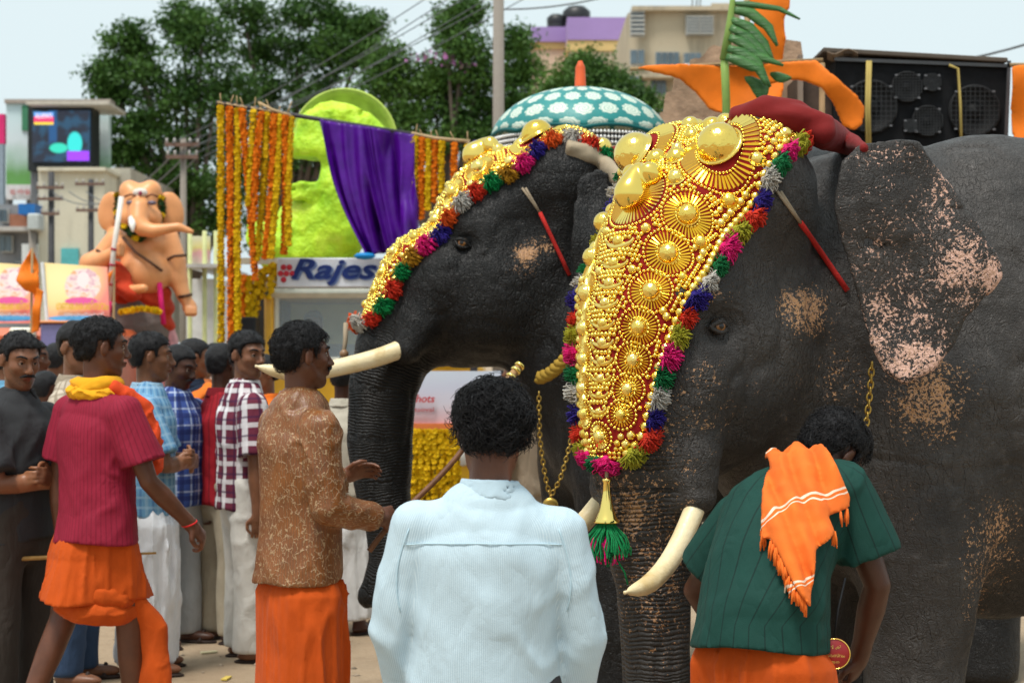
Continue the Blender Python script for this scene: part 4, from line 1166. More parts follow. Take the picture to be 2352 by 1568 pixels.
    hops = [('u', s_ell(T(-.016, 0, .037), [(q + hv) * hs for q in (.100, .078, .084)], Mh), 0), ('u', s_ell(T(-.05, 0, -.01), [(q + hv * .7) * hs for q in (.058, .058, .06)], Mh), .02),
            ('d', lambda p: vnoise(p, hf) * cfg.get('hairamp', .0045) + vnoise(p, hf * 2.3) * .002, 0), ('i', hcut, .008)]
    hm = sdf_mesh('hair', hops, hcn - .17 * k, hcn + .17 * k, .0062 if res < .0079 else .0095); ho = add('hair', hm, M_HAIR, root)
    if cfg.get('strands'):
        rnd = random.Random(int(px)); hvts = verts_of(hm); nn = len(hvts); nor = np.empty(nn * 3, np.float32); hm.vertex_normals.foreach_get('vector', nor); nor = nor.reshape(-1, 3)
        qv = (hvts - hcn) @ Mn / hs
        mb = MB(); up_ = Mh @ Vector((0, 0, 1)); cr = cfg.get('curl', .5); Ls = cfg.get('slen', .03)
        for _ in range(cfg['strands']):
            i = rnd.randrange(nn)
            p0 = Vector(map(float, hvts[i])); n0 = Vector(map(float, nor[i])).normalized()
            if n0.dot(p0 - hc) < 0: continue
            t = (Vector((rnd.gauss(0, 1), rnd.gauss(0, 1), rnd.gauss(0, 1))) * cr - up_ * (1 - cr) * 1.2 + (Mh @ Vector((-.3, 0, 0)))); t = (t - n0 * t.dot(n0)).normalized()
            b2 = n0.cross(t); pts = []; L = Ls * rnd.uniform(.6, 1.3); ph = rnd.uniform(0, 6.28); w1 = rnd.uniform(2.5, 5.5) * cr * 1.6
            for j in range(6):
                f = j / 5
                pts.append(p0 - n0 * .003 + t * (L * f) + b2 * (math.sin(ph + w1 * f) - math.sin(ph)) * L * .35 * cr * 1.4 + n0 * (math.sin(f * math.pi * .9) * .011 * (.4 + cr)))
            mb.tube(pts, [.0009, .0010, .0010, .0009, .0007, .0004], 3, cap=False)
        tag(mb.build('hair_strands', M_HAIR, root, True), kind='stuff')
    # ---- clothes
    sh = cfg.get('shirt')
    if sh:
        e = sh.get('loose', .022); hem = sh['hem'] * H; A = sh.get('fold', .008); sd_ = sh.get('seed', px * .01)
        cops = []
        wd = [(q * B + e) * k for q in (.152, .160, .150, .158, .150, .104, .058)]; dp = [(q * B + e) * k for q in (.108, .114, .112, .118, .094, .070, .048)]
        wd[-1] -= e * .8 * k; dp[-1] -= e * .8 * k; wd[-2] -= e * .3 * k
        low_ = Vector((P0.x - .01, P0.y, hem - .06))
        cops.append(('u', s_tube([low_, P0 + Vector((0, 0, .01)), P1, P2, P3 - up * .068 * H, P3 - up * .03 * H, P3 - up * .002 * H], [wd[0] + sh.get('flare', .01)] + wd[1:], [dp[0] + sh.get('flare', .01)] + dp[1:], side), 0))
        caps = []
        for s in (1, -1):
            shd, el, wr = arms[s][:3]
            if sh.get('sleeve', 'short') == 'short':
                t = sh.get('slen', .62); en = shd * (1 - t) + el * t; dn = (el - shd).normalized()
                st = [shd - side * (.05 * s), shd, en]; rr = [(.062 + e * .3) * k, (.062 + e * .45) * k, (.060 + e * .9) * k]
            else:
                dn = (wr - el).normalized(); en = wr - dn * .012
                st = [shd - side * (.05 * s), shd, shd * .5 + el * .5, el, el * .5 + wr * .5, en]; rr = [(q + e * .5) * k for q in (.060, .058, .052, .046, .042, .036)]
            # the sleeve is cut flat at its end
            def sl(p, f=s_tube(st + [en + dn * .06], rr + [rr[-1] * 1.02]), en=np.array(en, np.float32), dn=np.array(dn, np.float32)):
                return np.maximum(f(p), (p - en) @ dn)
            cops.append(('u', sl, .020 * k))
        fa_ = folds(A, sh.get('fs', (6, 6, 2.2)), .3, sd_)
        cops.append(('d', fa_, 0))
        wob = sh.get('hemwave', .012); hs2 = sh.get('hemslope', 0.0)
        cops.append(('i', lambda p: (hem + wob * np.sin(np.arctan2(p[..., 1], p[..., 0]) * 2 + 1) + hs2 * p[..., 0] - p[..., 2]).astype(np.float32), .004))
        me = sdf_mesh('shirt', cops, lo, hi, sh.get('res', res * (1.15 if res < .008 else 1.35))); so_ = add('shirt', me, sh['mat'], root); cfg['cops'] = cops[:-1]
        v = verts_of(me); dt = cops[0][1](v); cu = np.arctan2(v[:, 1] - P1.y, -(v[:, 0] - (P0.x + (P3.x - P0.x) * np.clip((v[:, 2] - P0.z) / (P3.z - P0.z), 0, 1)))) * .155; cw = v[:, 2].copy()
        for (o_, f_, k_), s in zip(cops[1:3], (1, -1)):
            ds = f_(v); shd, el, wr = (np.array(q, np.float32) for q in arms[s][:3])
            m_ = ds < dt - .004
            up_arm = (np.linalg.norm(v - shd, axis=1) < np.linalg.norm(v - wr, axis=1)); ax_ = np.where(up_arm[:, None], (el - shd) / np.linalg.norm(el - shd), (wr - el) / np.linalg.norm(wr - el)); o0 = np.where(up_arm[:, None], shd, el)
            r_ = v - o0; t_ = (r_ * ax_).sum(1); r_ = r_ - t_[:, None] * ax_
            e1 = np.array((0, s, 0), np.float32) - ax_ * (ax_ @ np.array((0, s, 0), np.float32))[:, None]; e1 /= np.linalg.norm(e1, axis=1, keepdims=True) + 1e-6; e2 = np.cross(ax_, e1)
            cu = np.where(m_, np.arctan2((r_ * e2).sum(1), (r_ * e1).sum(1)) * .062 + 3, cu); cw = np.where(m_, -t_ - np.where(up_arm, 0, .29), cw)
        set_vec(me, 'cuv', np.stack([cu, cw, 0 * cu], -1))
        if sh.get('collar', True):
            ax = np.array((hc - P3).normalized() * .35 + up, np.float32); ax /= np.linalg.norm(ax); c0 = np.array(P3 - up * .004 * H, np.float32)
            def col(p):
                q = p - c0; hgt = q @ ax; rr_ = np.linalg.norm(q - hgt[..., None] * ax, axis=-1)
                d_ = np.maximum(np.abs(rr_ - (.088 - .36 * hgt) * k) - .0058, np.abs(hgt - .022 * k) - .027 * k)
                fr_ = q @ np.array((1, 0, 0), np.float32)
                wdg = np.maximum(fr_ - .015, -(np.abs(q[..., 1]) - .030)) if True else 0
                return np.maximum(d_, np.minimum(fr_ - .02, .03 - np.abs(q[..., 1]) - (hgt) * .6)).astype(np.float32)
            add('collar', sdf_mesh('collar', [('u', col, 0)], c0 - .15, c0 + .15, .0045 if res < .007 else .0075), sh['mat'], so_)
    tz = cfg.get('trousers')
    if tz:
        cops = [('u', s_tube([P0 - Vector((0, 0, .06 * H)), P0 + Vector((0, 0, .02)), P1 - Vector((0, 0, .01))], [(q * B + .014) * k for q in (.150, .162, .145)], [(q * B + .014) * k for q in (.102, .114, .104)], side), 0)]
        for s in (1, -1):
            a, b_ = legs[s]; w_ = tz.get('w', 1.0)
            cops.append(('u', s_tube([hip[s], hip[s] * .5 + a * .5, a, a * .5 + b_ * .5, b_ - Vector((0, 0, .0))], [q * k * w_ for q in (.104, .097, .082, .080, .078)]), .03 * k))
        cops.append(('d', folds(tz.get('fold', .008), (7, 7, 4), .3, px * .013), 0))
        cops.append(('i', s_plane((0, 0, -1), (0, 0, .03 * H)), .004))
        add('trousers', sdf_mesh('trousers', cops, lo, hi, res * 1.8), tz['mat'], root)
    mu = cfg.get('mundu')
    if mu:
        top = P1.z + .005; bot = mu['hem'] * H; n_ = mu.get('n', 13); A = mu.get('fold', .012)
        c1 = (legs[1][1] + legs[-1][1]) / 2; ck = (legs[1][0] + legs[-1][0]) / 2
        def at(z):
            if z > ck.z: t = (z - ck.z) / max(P0.z - ck.z, .01); return ck.lerp(Vector((P0.x, P0.y, 0)), min(t, 1))
            t = (ck.z - z) / max(ck.z - c1.z, .01); return ck.lerp(c1, min(t, 1))
        zs_ = [top, P0.z, P0.z - .1 * H, max(bot, ck.z), bot - .05] if bot < ck.z else [top, P0.z, P0.z - .08 * H, (P0.z + bot) / 2, bot - .05]
        pts = [Vector((at(z).x, at(z).y, z)) for z in zs_]
        sp_ = abs(legs[1][1].x - legs[-1][1].x) * .5
        wA = [(q + mu.get('w', 0)) * k * B for q in (.150, .176, .180, .170, .185)]; wB = [(q + mu.get('w', 0)) * k * B for q in (.112, .130, .140, .142 + sp_ * .4, .150 + sp_ * .8)]
        cops = [('u', s_tube(pts, wA, wB, (0, 1, 0)), 0)]
        for s in (1, -1):
            a, b_ = legs[s]; r_ = (.118 + mu.get('lw', 0)) * k
            cops.append(('u', s_tube([hip[s] + Vector((0, 0, .02)), a, b_], [r_ * .93, r_ * .96, r_ * .9]), .07 * k))
        if mu.get('skirt') is False: cops = cops[1:]; cops.insert(0, ('u', s_tube([P0 - Vector((0, 0, .05 * H)), P0, P1], [.17 * k, .176 * k, .152 * k], [.125 * k, .130 * k, .114 * k], (0, 1, 0)), 0))
        def mf(p):
            c_ = p[..., :2] - np.array((pts[2].x, pts[2].y), np.float32)
            an = np.arctan2(c_[..., 1], c_[..., 0]); g = np.clip((top - p[..., 2]) / .3, .1, 1)
            ph = vnoise(p, (3, 3, 1.2)) * 2.2
            fw = mu.get('focus'); wt = 1.0
            if fw is not None: wt = .25 + .75 * np.exp(-((np.angle(np.exp(1j * (an - math.radians(fw))))) / .75) ** 2)
            zz = sh['hem'] * H if sh else 9
            tuck = mu.get('tuck', .035) * np.clip((p[..., 2] - zz + .05) / .08, 0, 1)
            cs = np.stack([np.cos(an) * .9, np.sin(an) * .9, p[..., 2] * .42], -1)
            rn = np.abs(vnoise(cs + px * .1, 3.1)); rn2 = np.abs(vnoise(cs + 4.4, 7.3))
            return (tuck - A * g * wt * (1.5 * np.exp(-(rn / .16) ** 2) + .9 * np.exp(-(rn2 / .2) ** 2) - .5) + .006 * vnoise(p, (9, 9, 3))).astype(np.float32)
        cops.append(('d', mf, 0))
        ztop = (sh['hem'] * H + .05) if sh else top
        cops.append(('i', s_plane((0, 0, 1), (0, 0, ztop)), .01))
        cops.append(('i', lambda p: (bot + mu.get('slope', 0) * p[..., 0] + .01 * np.sin(p[..., 1] * 20) - p[..., 2]).astype(np.float32), .006))
        add('mundu', sdf_mesh('mundu', cops, lo - np.array((.1, .1, 0), np.float32), hi + np.array((.1, .1, 0), np.float32), res * 1.15), mu['mat'], root)
    if cfg.get('sandals'):
        for s in (1, -1):
            b_ = legs[s][1]; fdir = Vector((1, .2 * s, 0)).normalized(); fc = Vector((b_.x, b_.y, 0)) + fdir * .06 * k
            FM = Matrix((fdir, Vector((-fdir.y, fdir.x, 0)), Vector((0, 0, 1)))).transposed()
            so2 = [('u', s_ell(fc + Vector((0, 0, .006)), [.14 * k, .054 * k, .02 * k], FM), 0), ('i', s_plane((0, 0, -1), (0, 0, .0)), 0), ('u', s_tube([fc + fdir * .05 + FM @ Vector((0, .045, .01)), fc + fdir * .055 + Vector((0, 0, .068 * k)), fc + fdir * .05 + FM @ Vector((0, -.045, .01))], [.012, .012, .012]), .005)]
            c_ = np.array(fc, np.float32); add('sandal', sdf_mesh('sandal', so2, c_ - .2, c_ + .2, .008), cfg['sandals'], root)
    J = dict(hc=hc, T=T, P0=P0, P1=P1, P2=P2, P3=P3, arms=arms, legs=legs, up=up, side=side, Mh=Mh, hs=hs, root=root, k=k, cops=cfg.get('cops'), lo=lo, hi=hi)
    return J
def world(J, p):
    r = J['root']; return Vector(r.location) + Matrix.Rotation(r.rotation_euler[2], 3, 'Z') @ Vector(p)
def local(J, p):
    r = J['root']; return Matrix.Rotation(-r.rotation_euler[2], 3, 'Z') @ (Vector(p) - Vector(r.location))

def scarf(J, name, pts, ra, mat, fold=.008, res=.0075, seed=0, rb=None, side=None, fs=(16, 16, 5)):
    ops = [('u', s_tube(pts, ra, rb, side), 0), ('d', folds(fold, fs, .4, seed), 0)]
    q = np.array([tuple(p) for p in pts], np.float32); m = max(ra) + .05
    return add(name, sdf_mesh(name, ops, q.min(0) - m, q.max(0) + m, res), mat, J['root'])
def neck_ring(J, r=.078, z=.02, n=12, a0=0, a1=360, drop=.0):
    out = []
    for i in range(n + 1):
        a = math.radians(a0 + (a1 - a0) * i / n)
        out.append(J['P3'] + J['up'] * (z - drop * max(0, math.cos(a))) + Vector((math.cos(a) * r * 1.0, math.sin(a) * r, 0)) * J['k'])
    return out

def seam(J, path, mat, name='seam', r=.0022, back=True):
    """stitched seam laid on the shirt; path = (y, z) in the wearer's frame, seen from behind (or the front)"""
    sg = -1 if back else 1; out = []
    for (y, z) in path:
        xs = np.linspace(.45 * sg, -.1 * sg, 120, dtype=np.float32); p = np.stack([xs + np.float32(J['P1'].x), np.full(120, y, np.float32), np.full(120, z, np.float32)], -1)
        v = ev(J['cops'], p); i = int(np.argmax(v < 0))
        if v[i] < 0: out.append(Vector(map(float, p[max(i - 1, 0)])))
    if len(out) > 2: return MB().tube(out, r, 5).build(name, mat, J['root'], True)
SK1 = skin_tone('deep brown skin', (.120, .044, .022)); SK2 = skin_tone('brown skin', (.185, .076, .038)); SK3 = skin_tone('dark brown skin', (.072, .027, .015))
M_SANDAL = simple('dark sandal', (.03, .018, .014), .6)
# man in the pale blue shirt, seen from behind
blue_mat = striped('pale blue striped cotton', (.43, .555, .635), (.56, .675, .735), 190, .5, fold=.003)
pBlue = person('man in pale blue long sleeved shirt with thick curly black hair, seen from behind', 1112, 4.42, 1.515, 90,
    dict(res=.0072, skin=SK1, roll=2, head=(0, -14, 3), LA=((.02, .24, -1), (.38, -.14, -1), .4, (0, -1, 0)), RA=((.02, -.24, -1), (.38, .14, -1), .4, (0, 1, 0)),
         hs=1.04, hairvol=.024, hairfreq=34, hairamp=.008, strands=6000, curl=.5, slen=.036, build=1.12, eyes=True,
         shirt=dict(mat=blue_mat, hem=.40, sleeve='long', loose=.026, fold=.0085, fs=(5.5, 5.5, 2.4), flare=.02, res=.0075), trousers=dict(mat=cloth('charcoal trousers', (.03, .03, .034)))))
J = pBlue; zt = J['P3'].z
M_SEAM = simple('pale blue seam', (.46, .62, .70), .8)
seam(J, [(y, zt - .105 - .25 * y * y) for y in np.linspace(-.185, .185, 25)], M_SEAM, r=.0016)
for s in (1, -1):
    seam(J, [(s * (.178 + .030 * math.sin(t * 2.4)), zt - .075 - t * .2) for t in np.linspace(0, 1, 14)], M_SEAM, r=.0015)
# man in the patterned brown shirt with the stick
def brown_shirt():
    b = NB('brown patterned satin'); co = b.coord(); 
    nz = b.n('TexNoise'); b.l(co, nz.inputs['Vector']); nz.inputs['Scale'].default_value = 34
    x0 = b.sep(b.attr('cuv', 'Vector')); U = x0[0]; x = (0, 0, x0[1])
    cm = b.n('CombineXYZ'); b.l(U, cm.inputs[0]); b.l(b.math('MULTIPLY', x[2], .45), cm.inputs[1])
    ad = b.n('VectorMath', operation='ADD'); sc_ = b.n('VectorMath', operation='SCALE'); b.l(nz.outputs[1], sc_.inputs[0]); sc_.inputs['Scale'].default_value = .03; b.l(cm.outputs[0], ad.inputs[0]); b.l(sc_.outputs[0], ad.inputs[1])
    dd = b.vor(ad.outputs[0], 58, 'DISTANCE_TO_EDGE')
    line = b.math('MULTIPLY', b.math('SUBTRACT', 1, b.step(dd, .015, .07)), b.step(b.noise(co, 60, 1), .40, .52))
    base = b.ramp(b.noise(co, 7, 3), [(.3, (.14, .042, .007)), (.7, (.27, .085, .012))])
    pin = b.step(b.math('FRACT', b.math('MULTIPLY', U, 105.0)), .4, .6); base = b.mix(b.math('MULTIPLY', pin, .35), base, (.09, .045, .02))
    b.base(b.mix(b.math('MULTIPLY', line, .8), base, (.46, .31, .17))).set(Roughness=.42)
    b.b.inputs['Specular IOR Level'].default_value = .55
    p = b.bump(line, .0015); b.bump(b.noise(b.map(co, (1, 1, .5)), 22, 4, .6, .6), .005, prev=p); return b.m
M_BROWN = brown_shirt()
M_ORANGE = cloth('orange cotton', (.50, .072, .005), fold=.003)
pBrown = person('man in brown patterned shirt and orange wrap gripping a long stick', 688, 7.0, 1.71, 32,
    dict(res=.0074, skin=SK1, head=(-4, 2, 0), moustache=1.0, stub=.3,
         RA=((.02, -.16, -1), (.95, .22, -.22), .98, (.1, .9, -.2)), LA=((.2, .22, -1), (1, -.05, .28), .25, (-.2, -.6, -.4)), handR=(.9, .35, .1),
         hairvol=.015, hairfreq=60, strands=1900, curl=.55, slen=.022,
         shirt=dict(mat=M_BROWN, hem=.44, sleeve='long', loose=.03, fold=.009, flare=.02, fs=(7, 7, 3), hemslope=.12, res=.0078), mundu=dict(mat=M_ORANGE, hem=.05, fold=.016, n=26, focus=-60)))
# man striding in the crimson shirt
crim = striped('crimson striped cotton', (.27, .012, .036), (.19, .008, .026), 62, .35)
pMag = person('striding man in crimson short sleeved shirt with yellow scarf and knee length orange wrap', 222, 7.8, 1.76, 48,
    dict(res=.0076, skin=SK1, head=(-22, -2, 0), stub=.2, LA=((-.1, .16, -1), (.08, .02, -1), .55, (.2, -1, 0)), RA=((.25, -.28, -1), (.62, -.12, -.62), .45, (0, .6, -.6)),
         LL=((-.20, .05, -1), (-.48, .03, -1)), RL=((.20, -.04, -1), (.05, -.02, -1)), hairvol=.013, strands=1400, curl=.35, slen=.022,
         shirt=dict(mat=crim, hem=.465, loose=.026, fold=.009, slen=.70, flare=.030, res=.0085, hemslope=.05), mundu=dict(mat=M_ORANGE, hem=.325, fold=.007, n=13, w=-.028, lw=-.02, tuck=.006)))

yel = cloth('yellow silk scarf', (.78, .36, .012), fold=.003); redorange = cloth('red orange scarf end', (.70, .07, .015), fold=.003)
J = pMag
scarf(J, 'scarf', neck_ring(J, .078, .020, 14, 110, 330), [.026] * 15, yel, .012, seed=1, fs=(10, 10, 26))
scarf(J, 'scarf', neck_ring(J, .088, -.014, 14, 100, 335), [.024] * 15, yel, .012, seed=8, fs=(10, 10, 26))
T0 = J['P3'] + Vector((.03, -.09, .0)); scarf(J, 'scarf_end', [T0 + Vector((-.01, 0, .01)), T0 + Vector((.10, -.055, -.07)), T0 + Vector((.135, -.065, -.20)), T0 + Vector((.13, -.07, -.33))], [.034, .030, .034, .042], redorange, .010, seed=2)
# the wrap is folded up at the knee, its end hangs down
kz = J['legs'][-1][0]
scarf(J, 'wrap_fold', [Vector((.08 + math.cos(a) * .165, math.sin(a) * .175, .60 + .035 * math.cos(a * 1.0 + 1))) for a in [math.radians(-180 + i * 24) for i in range(13)]], [.040] * 13, M_ORANGE, .016, rb=[.075] * 13, side=(math.cos(.5), math.sin(.5), 0), seed=3) if False else None
ring = [Vector((.005 + math.cos(a) * .142, math.sin(a) * .150, .620 + .03 * math.sin(a))) for a in [math.radians(i * 30) for i in range(13)]]
scarf(J, 'wrap_fold', ring, [.045] * 13, M_ORANGE, .010, seed=3, fs=(7, 7, 20))
scarf(J, 'wrap_fold', [q - Vector((0, 0, .07)) for q in ring], [.042] * 13, M_ORANGE, .010, seed=5, fs=(7, 7, 20))
kn = ring[10] + Vector((.02, -.02, -.03))
scarf(J, 'wrap_end', [kn, kn + Vector((.05, -.02, -.12)), kn + Vector((.06, -.02, -.30)), kn + Vector((.05, -.02, -.46))], [.045, .075, .095, .085], M_ORANGE, .018, rb=[.035, .045, .05, .045], side=(.5, -.86, 0), seed=4, fs=(13, 13, 2.5))
wr = J['arms'][-1][2]; MB().tube([wr + Vector((math.cos(a) * .031, math.sin(a) * .031, math.cos(a) * .012)) for a in [i * .5236 for i in range(13)]], .0045, 6).build('wrist_thread', simple('red thread', (.6, .02, .02)), J['root'], True)
wl = J['arms'][1][2]; MB().tube([wl + Vector((math.cos(a) * .030, math.sin(a) * .030, .02)) for a in [i * .5236 for i in range(13)]], .004, 6).build('wrist_thread', simple('black thread', (.01, .01, .012)), J['root'], True)

# man bending in the green shirt
grn = striped('bottle green striped cotton', (.006, .046, .036), (.003, .020, .016), 26, .12, fold=.004)
pGreen = person('bending man in dark green short sleeved shirt with orange towel over his back', 1745, 5.06, 1.66, 48,
    dict(res=.0072, skin=SK3, lean=54, roll=-17, head=(-12, -46, 6), LA=((.05, .80, -1), (.75, -.1, -.8), .4, (0, -1, 0)), RA=((.28, -.25, -1), (.30, .42, -.9), .5, (0, 1, 0)), shf=-.01,
         LL=((.10, .05, -1), (-.10, .02, -1)), RL=((.10, -.05, -1), (-.10, -.02, -1)), hairvol=.018, hairfreq=40, strands=1900, curl=.5, slen=.026, build=1.04,
         shirt=dict(mat=grn, hem=.485, loose=.032, fold=.010, fs=(6, 6, 3), slen=.66, flare=.028, res=.007, hemwave=.012), mundu=dict(mat=M_ORANGE, hem=.05, fold=.012, n=15)))

# orange towel thrown over the green shirt, knotted fringe at its ends
J = pGreen; root_ = J['root']
M_TOWEL = cloth('orange towel', (.78, .15, .010), fold=.003)
def towel_piece(poly, off, seed, rest):
    """a cloth lying over the shirt, outlined where it is seen from behind (picture points at the man's distance)"""
    pts = pxl_l(poly, 4.95); shirt = J['cops']
    ry = J['root'].rotation_euler[2]; L = np.array(J['root'].location, np.float32); c_, s_ = math.cos(ry), math.sin(ry)
    def f(p):
        xw = p[..., 0] * c_ - p[..., 1] * s_ + L[0]; zw = p[..., 2]; yw = p[..., 0] * s_ + p[..., 1] * c_ + L[1]
        d2 = poly2d(xw, zw, pts)
        g = np.stack([xw + .25 * zw, yw * 0, zw], -1)
        fo = .030 * np.abs(vnoise(g + seed, (15, 1, 1.6))) + .022 * np.abs(np.sin(g[..., 0] * 42 + 3 * vnoise(g, (4, 1, 3)))) + .006 * vnoise(p, 30)
        v = np.abs(ev(shirt, p) - off - fo) - .0095
        return np.maximum(np.maximum(v, d2), (yw - L[1] - .22)).astype(np.float32)
    return sdf_mesh('towel', [('u', f, 0)], J['lo'], J['hi'], .0065)
def pxl_l(pts, d): return [((x - CX) / FPX * d, CAMZ + (HY - y) / FPX * d) for x, y in pts]
tw = thing('towel', 'crumpled orange towel with white stripes and fringe over the green shirt', 'towel', tuple(root_.location), root_.rotation_euler[2])
b = NB('orange striped towel'); co = b.coord(); x = b.sep(co); w1 = b.math('ADD', b.math('MULTIPLY', x[2], 1.0), b.math('MULTIPLY', x[1], .55))
w1 = b.math('ADD', w1, b.math('MULTIPLY', b.noise(co, 7, 2), .10))
st = b.math('LESS_THAN', b.math('FRACT', b.math('MULTIPLY', w1, 4.2)), .035)
st2 = b.math('LESS_THAN', b.math('FRACT', b.math('ADD', b.math('MULTIPLY', w1, 4.2), .06)), .02)
b.base(b.mix(b.math('MAXIMUM', st, st2), b.ramp(b.noise(co, 9, 3), [(.3, (.70, .125, .008)), (.7, (.84, .17, .012))]), (.80, .62, .48))).set(Roughness=.85)
b.bump(b.noise(co, 420, 2), .0012); M_TOWEL = b.m
me = towel_piece([(1795, 1030), (1830, 1000), (1880, 1003), (1925, 1030), (1948, 1090), (1972, 1150), (1968, 1172), (1912, 1190), (1925, 1225), (1870, 1262), (1860, 1330), (1848, 1385), (1838, 1372), (1815, 1340), (1798, 1300), (1785, 1268), (1770, 1240), (1752, 1235), (1757, 1170), (1765, 1130), (1795, 1085)], .016, 1.3, 0)
add('cloth', me, M_TOWEL, tw)
fr = MB(); rnd = random.Random(4); n0 = 0
tv = verts_of(me); ry = root_.rotation_euler[2]; c_, s_ = math.cos(ry), math.sin(ry); Lr = root_.location
tx = tv[:, 0] * c_ - tv[:, 1] * s_ + Lr[0]; tyw = tv[:, 0] * s_ + tv[:, 1] * c_ + Lr[1]; tpx = CX + tx / tyw * FPX; tpy = HY - (tv[:, 2] - CAMZ) / tyw * FPX
for (x0, y0, x1, y1, n_) in ((1757, 1165, 1752, 1238, 7), (1772, 1240, 1845, 1388, 18), (1925, 1228, 1968, 1170, 3)):
    for i in range(n_):
        t = (i + rnd.random() * .6) / n_; X_, Y_ = x0 + (x1 - x0) * t, y0 + (y1 - y0) * t
        j = int(np.argmin((tpx - X_) ** 2 + (tpy - Y_) ** 2)); p0 = Vector(map(float, tv[j]))
        for q in range(3):
            dx = Vector((rnd.uniform(-.008, .008), rnd.uniform(-.008, .008), 0)); L_ = rnd.uniform(.03, .05)
            fr.tube([p0, p0 + dx * .6 + Vector((0, .0, -L_ * .5)), p0 + dx + Vector((0, 0, -L_))], [.0035, .0045, .002], 5)
tag(fr.build('fringe', M_TOWEL, tw, True), kind='stuff')

# ---- watchers on the left
gsh = cloth('charcoal shirt', (.030, .031, .034), fold=.005); gtr = cloth('dark brown trousers', (.040, .032, .027), fold=.005)
cross = dict(LA=((.38, .16, -1), (.42, -1, .12), .5, (-1, 0, 0)), RA=((.38, -.16, -1), (.46, 1, .02), .5, (-1, 0, 0)))
pGrey = person('moustached man in charcoal shirt and brown trousers with folded arms', 38, 8.05, 1.70, -28,
    dict(cross, res=.008, skin=SK2, head=(-22, -12, 0), moustache=1.1, stub=.85, hairvol=.010, strands=900, curl=.3, slen=.02, build=1.08,
         shirt=dict(mat=gsh, hem=.47, loose=.026, fold=.011, slen=.8), trousers=dict(mat=gtr), sandals=M_SANDAL))
pGlass = person('bespectacled man in cream checked shirt behind the man in crimson', 172, 9.0, 1.76, -5,
    dict(res=.0095, skin=SK2, head=(-28, -4, 0), moustache=.9, stub=.3, hairvol=.012, RA=((.25, -.2, -1), (.62, .5, .9), .3, (0, 1, -.3)),
         shirt=dict(mat=plaid('cream check', (.52, .45, .36), [((.22, .17, .12), 0, .3, 'v', .7), ((.25, .2, .15), .2, .3, 'h', .6)], 22), hem=.47, sleeve='long'), trousers=dict(mat=cloth('blue denim', (.035, .065, .13))), sandals=M_SANDAL))
J = pGlass; T = J['T']
gl = MB()
for s in (1, -1):
    gl.tube([T(.098 - .006 * math.sin(a) ** 2, .032 * s + .019 * math.cos(a), .002 + .014 * math.sin(a)) for a in [i * math.pi / 6 for i in range(13)]], .0016, 5, cap=False)
    gl.tube([T(.094, .051 * s, .006), T(.05, .074 * s, .006), T(-.01, .083 * s, .008)], .0018, 5)
gl.tube([T(.100, .013, .004), T(.102, 0, .006), T(.100, -.013, .004)], .0016, 5); gl.build('glasses', simple('black plastic', (.01, .01, .01), .3), J['root'], True)
lbl = plaid('light blue check', (.14, .32, .52), [((.30, .48, .62), 0, .25, 'v', .6), ((.06, .16, .34), .5, .2, 'v', .7), ((.34, .5, .64), 0, .25, 'h', .5)], 20)
wht = cloth('white cotton', (.72, .73, .76), fold=.003); M_PLG = cloth('light grey trousers', (.40, .42, .44)); M_OFFW = cloth('off white trousers', (.58, .56, .52))
pLB = person('man in light blue shirt and full length white wrap with folded arms', 338, 9.3, 1.71, 8,
    dict(cross, res=.0085, skin=SK2, head=(4, -2, 0), stub=.4, hairvol=.012, strands=500, slen=.02, shirt=dict(mat=lbl, hem=.47, slen=.8), mundu=dict(mat=wht, hem=.035, fold=.014, n=15), sandals=M_SANDAL))
bpl = plaid('blue tartan', (.045, .085, .30), [((.45, .55, .72), 0, .12, 'v', .8), ((.50, .58, .75), .5, .10, 'h', .7), ((.012, .018, .09), .4, .28, 'v', .7), ((.012, .018, .1), .0, .3, 'h', .6)], 11)
pBP = person('moustached man in blue tartan shirt and light grey trousers with orange scarf', 398, 10.2, 1.66, -30,
    dict(res=.009, skin=SK3, head=(6, -16, 0), moustache=1.1, stub=.4, hairvol=.010, build=1.1, LA=((.05, .18, -1), (.3, -.1, -1), .4, (0, -1, 0)), RA=((.05, -.2, -1), (.2, .05, -1), .5, (0, 1, 0)),
         shirt=dict(mat=bpl, hem=.46, slen=.8, loose=.028), trousers=dict(mat=M_PLG), sandals=M_SANDAL))
scarf(pBP, 'scarf', neck_ring(pBP, .082, .01, 14, -200, 200, .05), [.022] * 15, cloth('orange scarf', (.75, .2, .04)), .006, .008)
mpl = plaid('maroon tartan', (.14, .022, .045), [((.70, .68, .70), 0, .30, 'v', .85), ((.72, .70, .72), .1, .26, 'h', .75), ((.05, .01, .04), .62, .12, 'v', .8), ((.05, .012, .05), .6, .12, 'h', .7)], 10.5)
pMP = person('moustached man in maroon and white tartan shirt looking back with hand raised', 562, 9.7, 1.72, 22,
    dict(res=.0085, skin=SK2, head=(-62, -3, 0), moustache=1.1, stub=.5, hairvol=.015, strands=700, curl=.5, slen=.02, LA=((.55, .15, -1), (.55, -.5, 1.1), .45, (0, -.6, .4)), RA=((.0, -.14, -1), (.05, -.02, -1), .4, (0, 1, 0)),
         shirt=dict(mat=mpl, hem=.46, sleeve='short', slen=.85, loose=.026), trousers=dict(mat=M_OFFW), sandals=M_SANDAL))
redsh = plaid('deep red check', (.30, .010, .018), [((.10, .005, .01), 0, .25, 'v', .6)], 24)
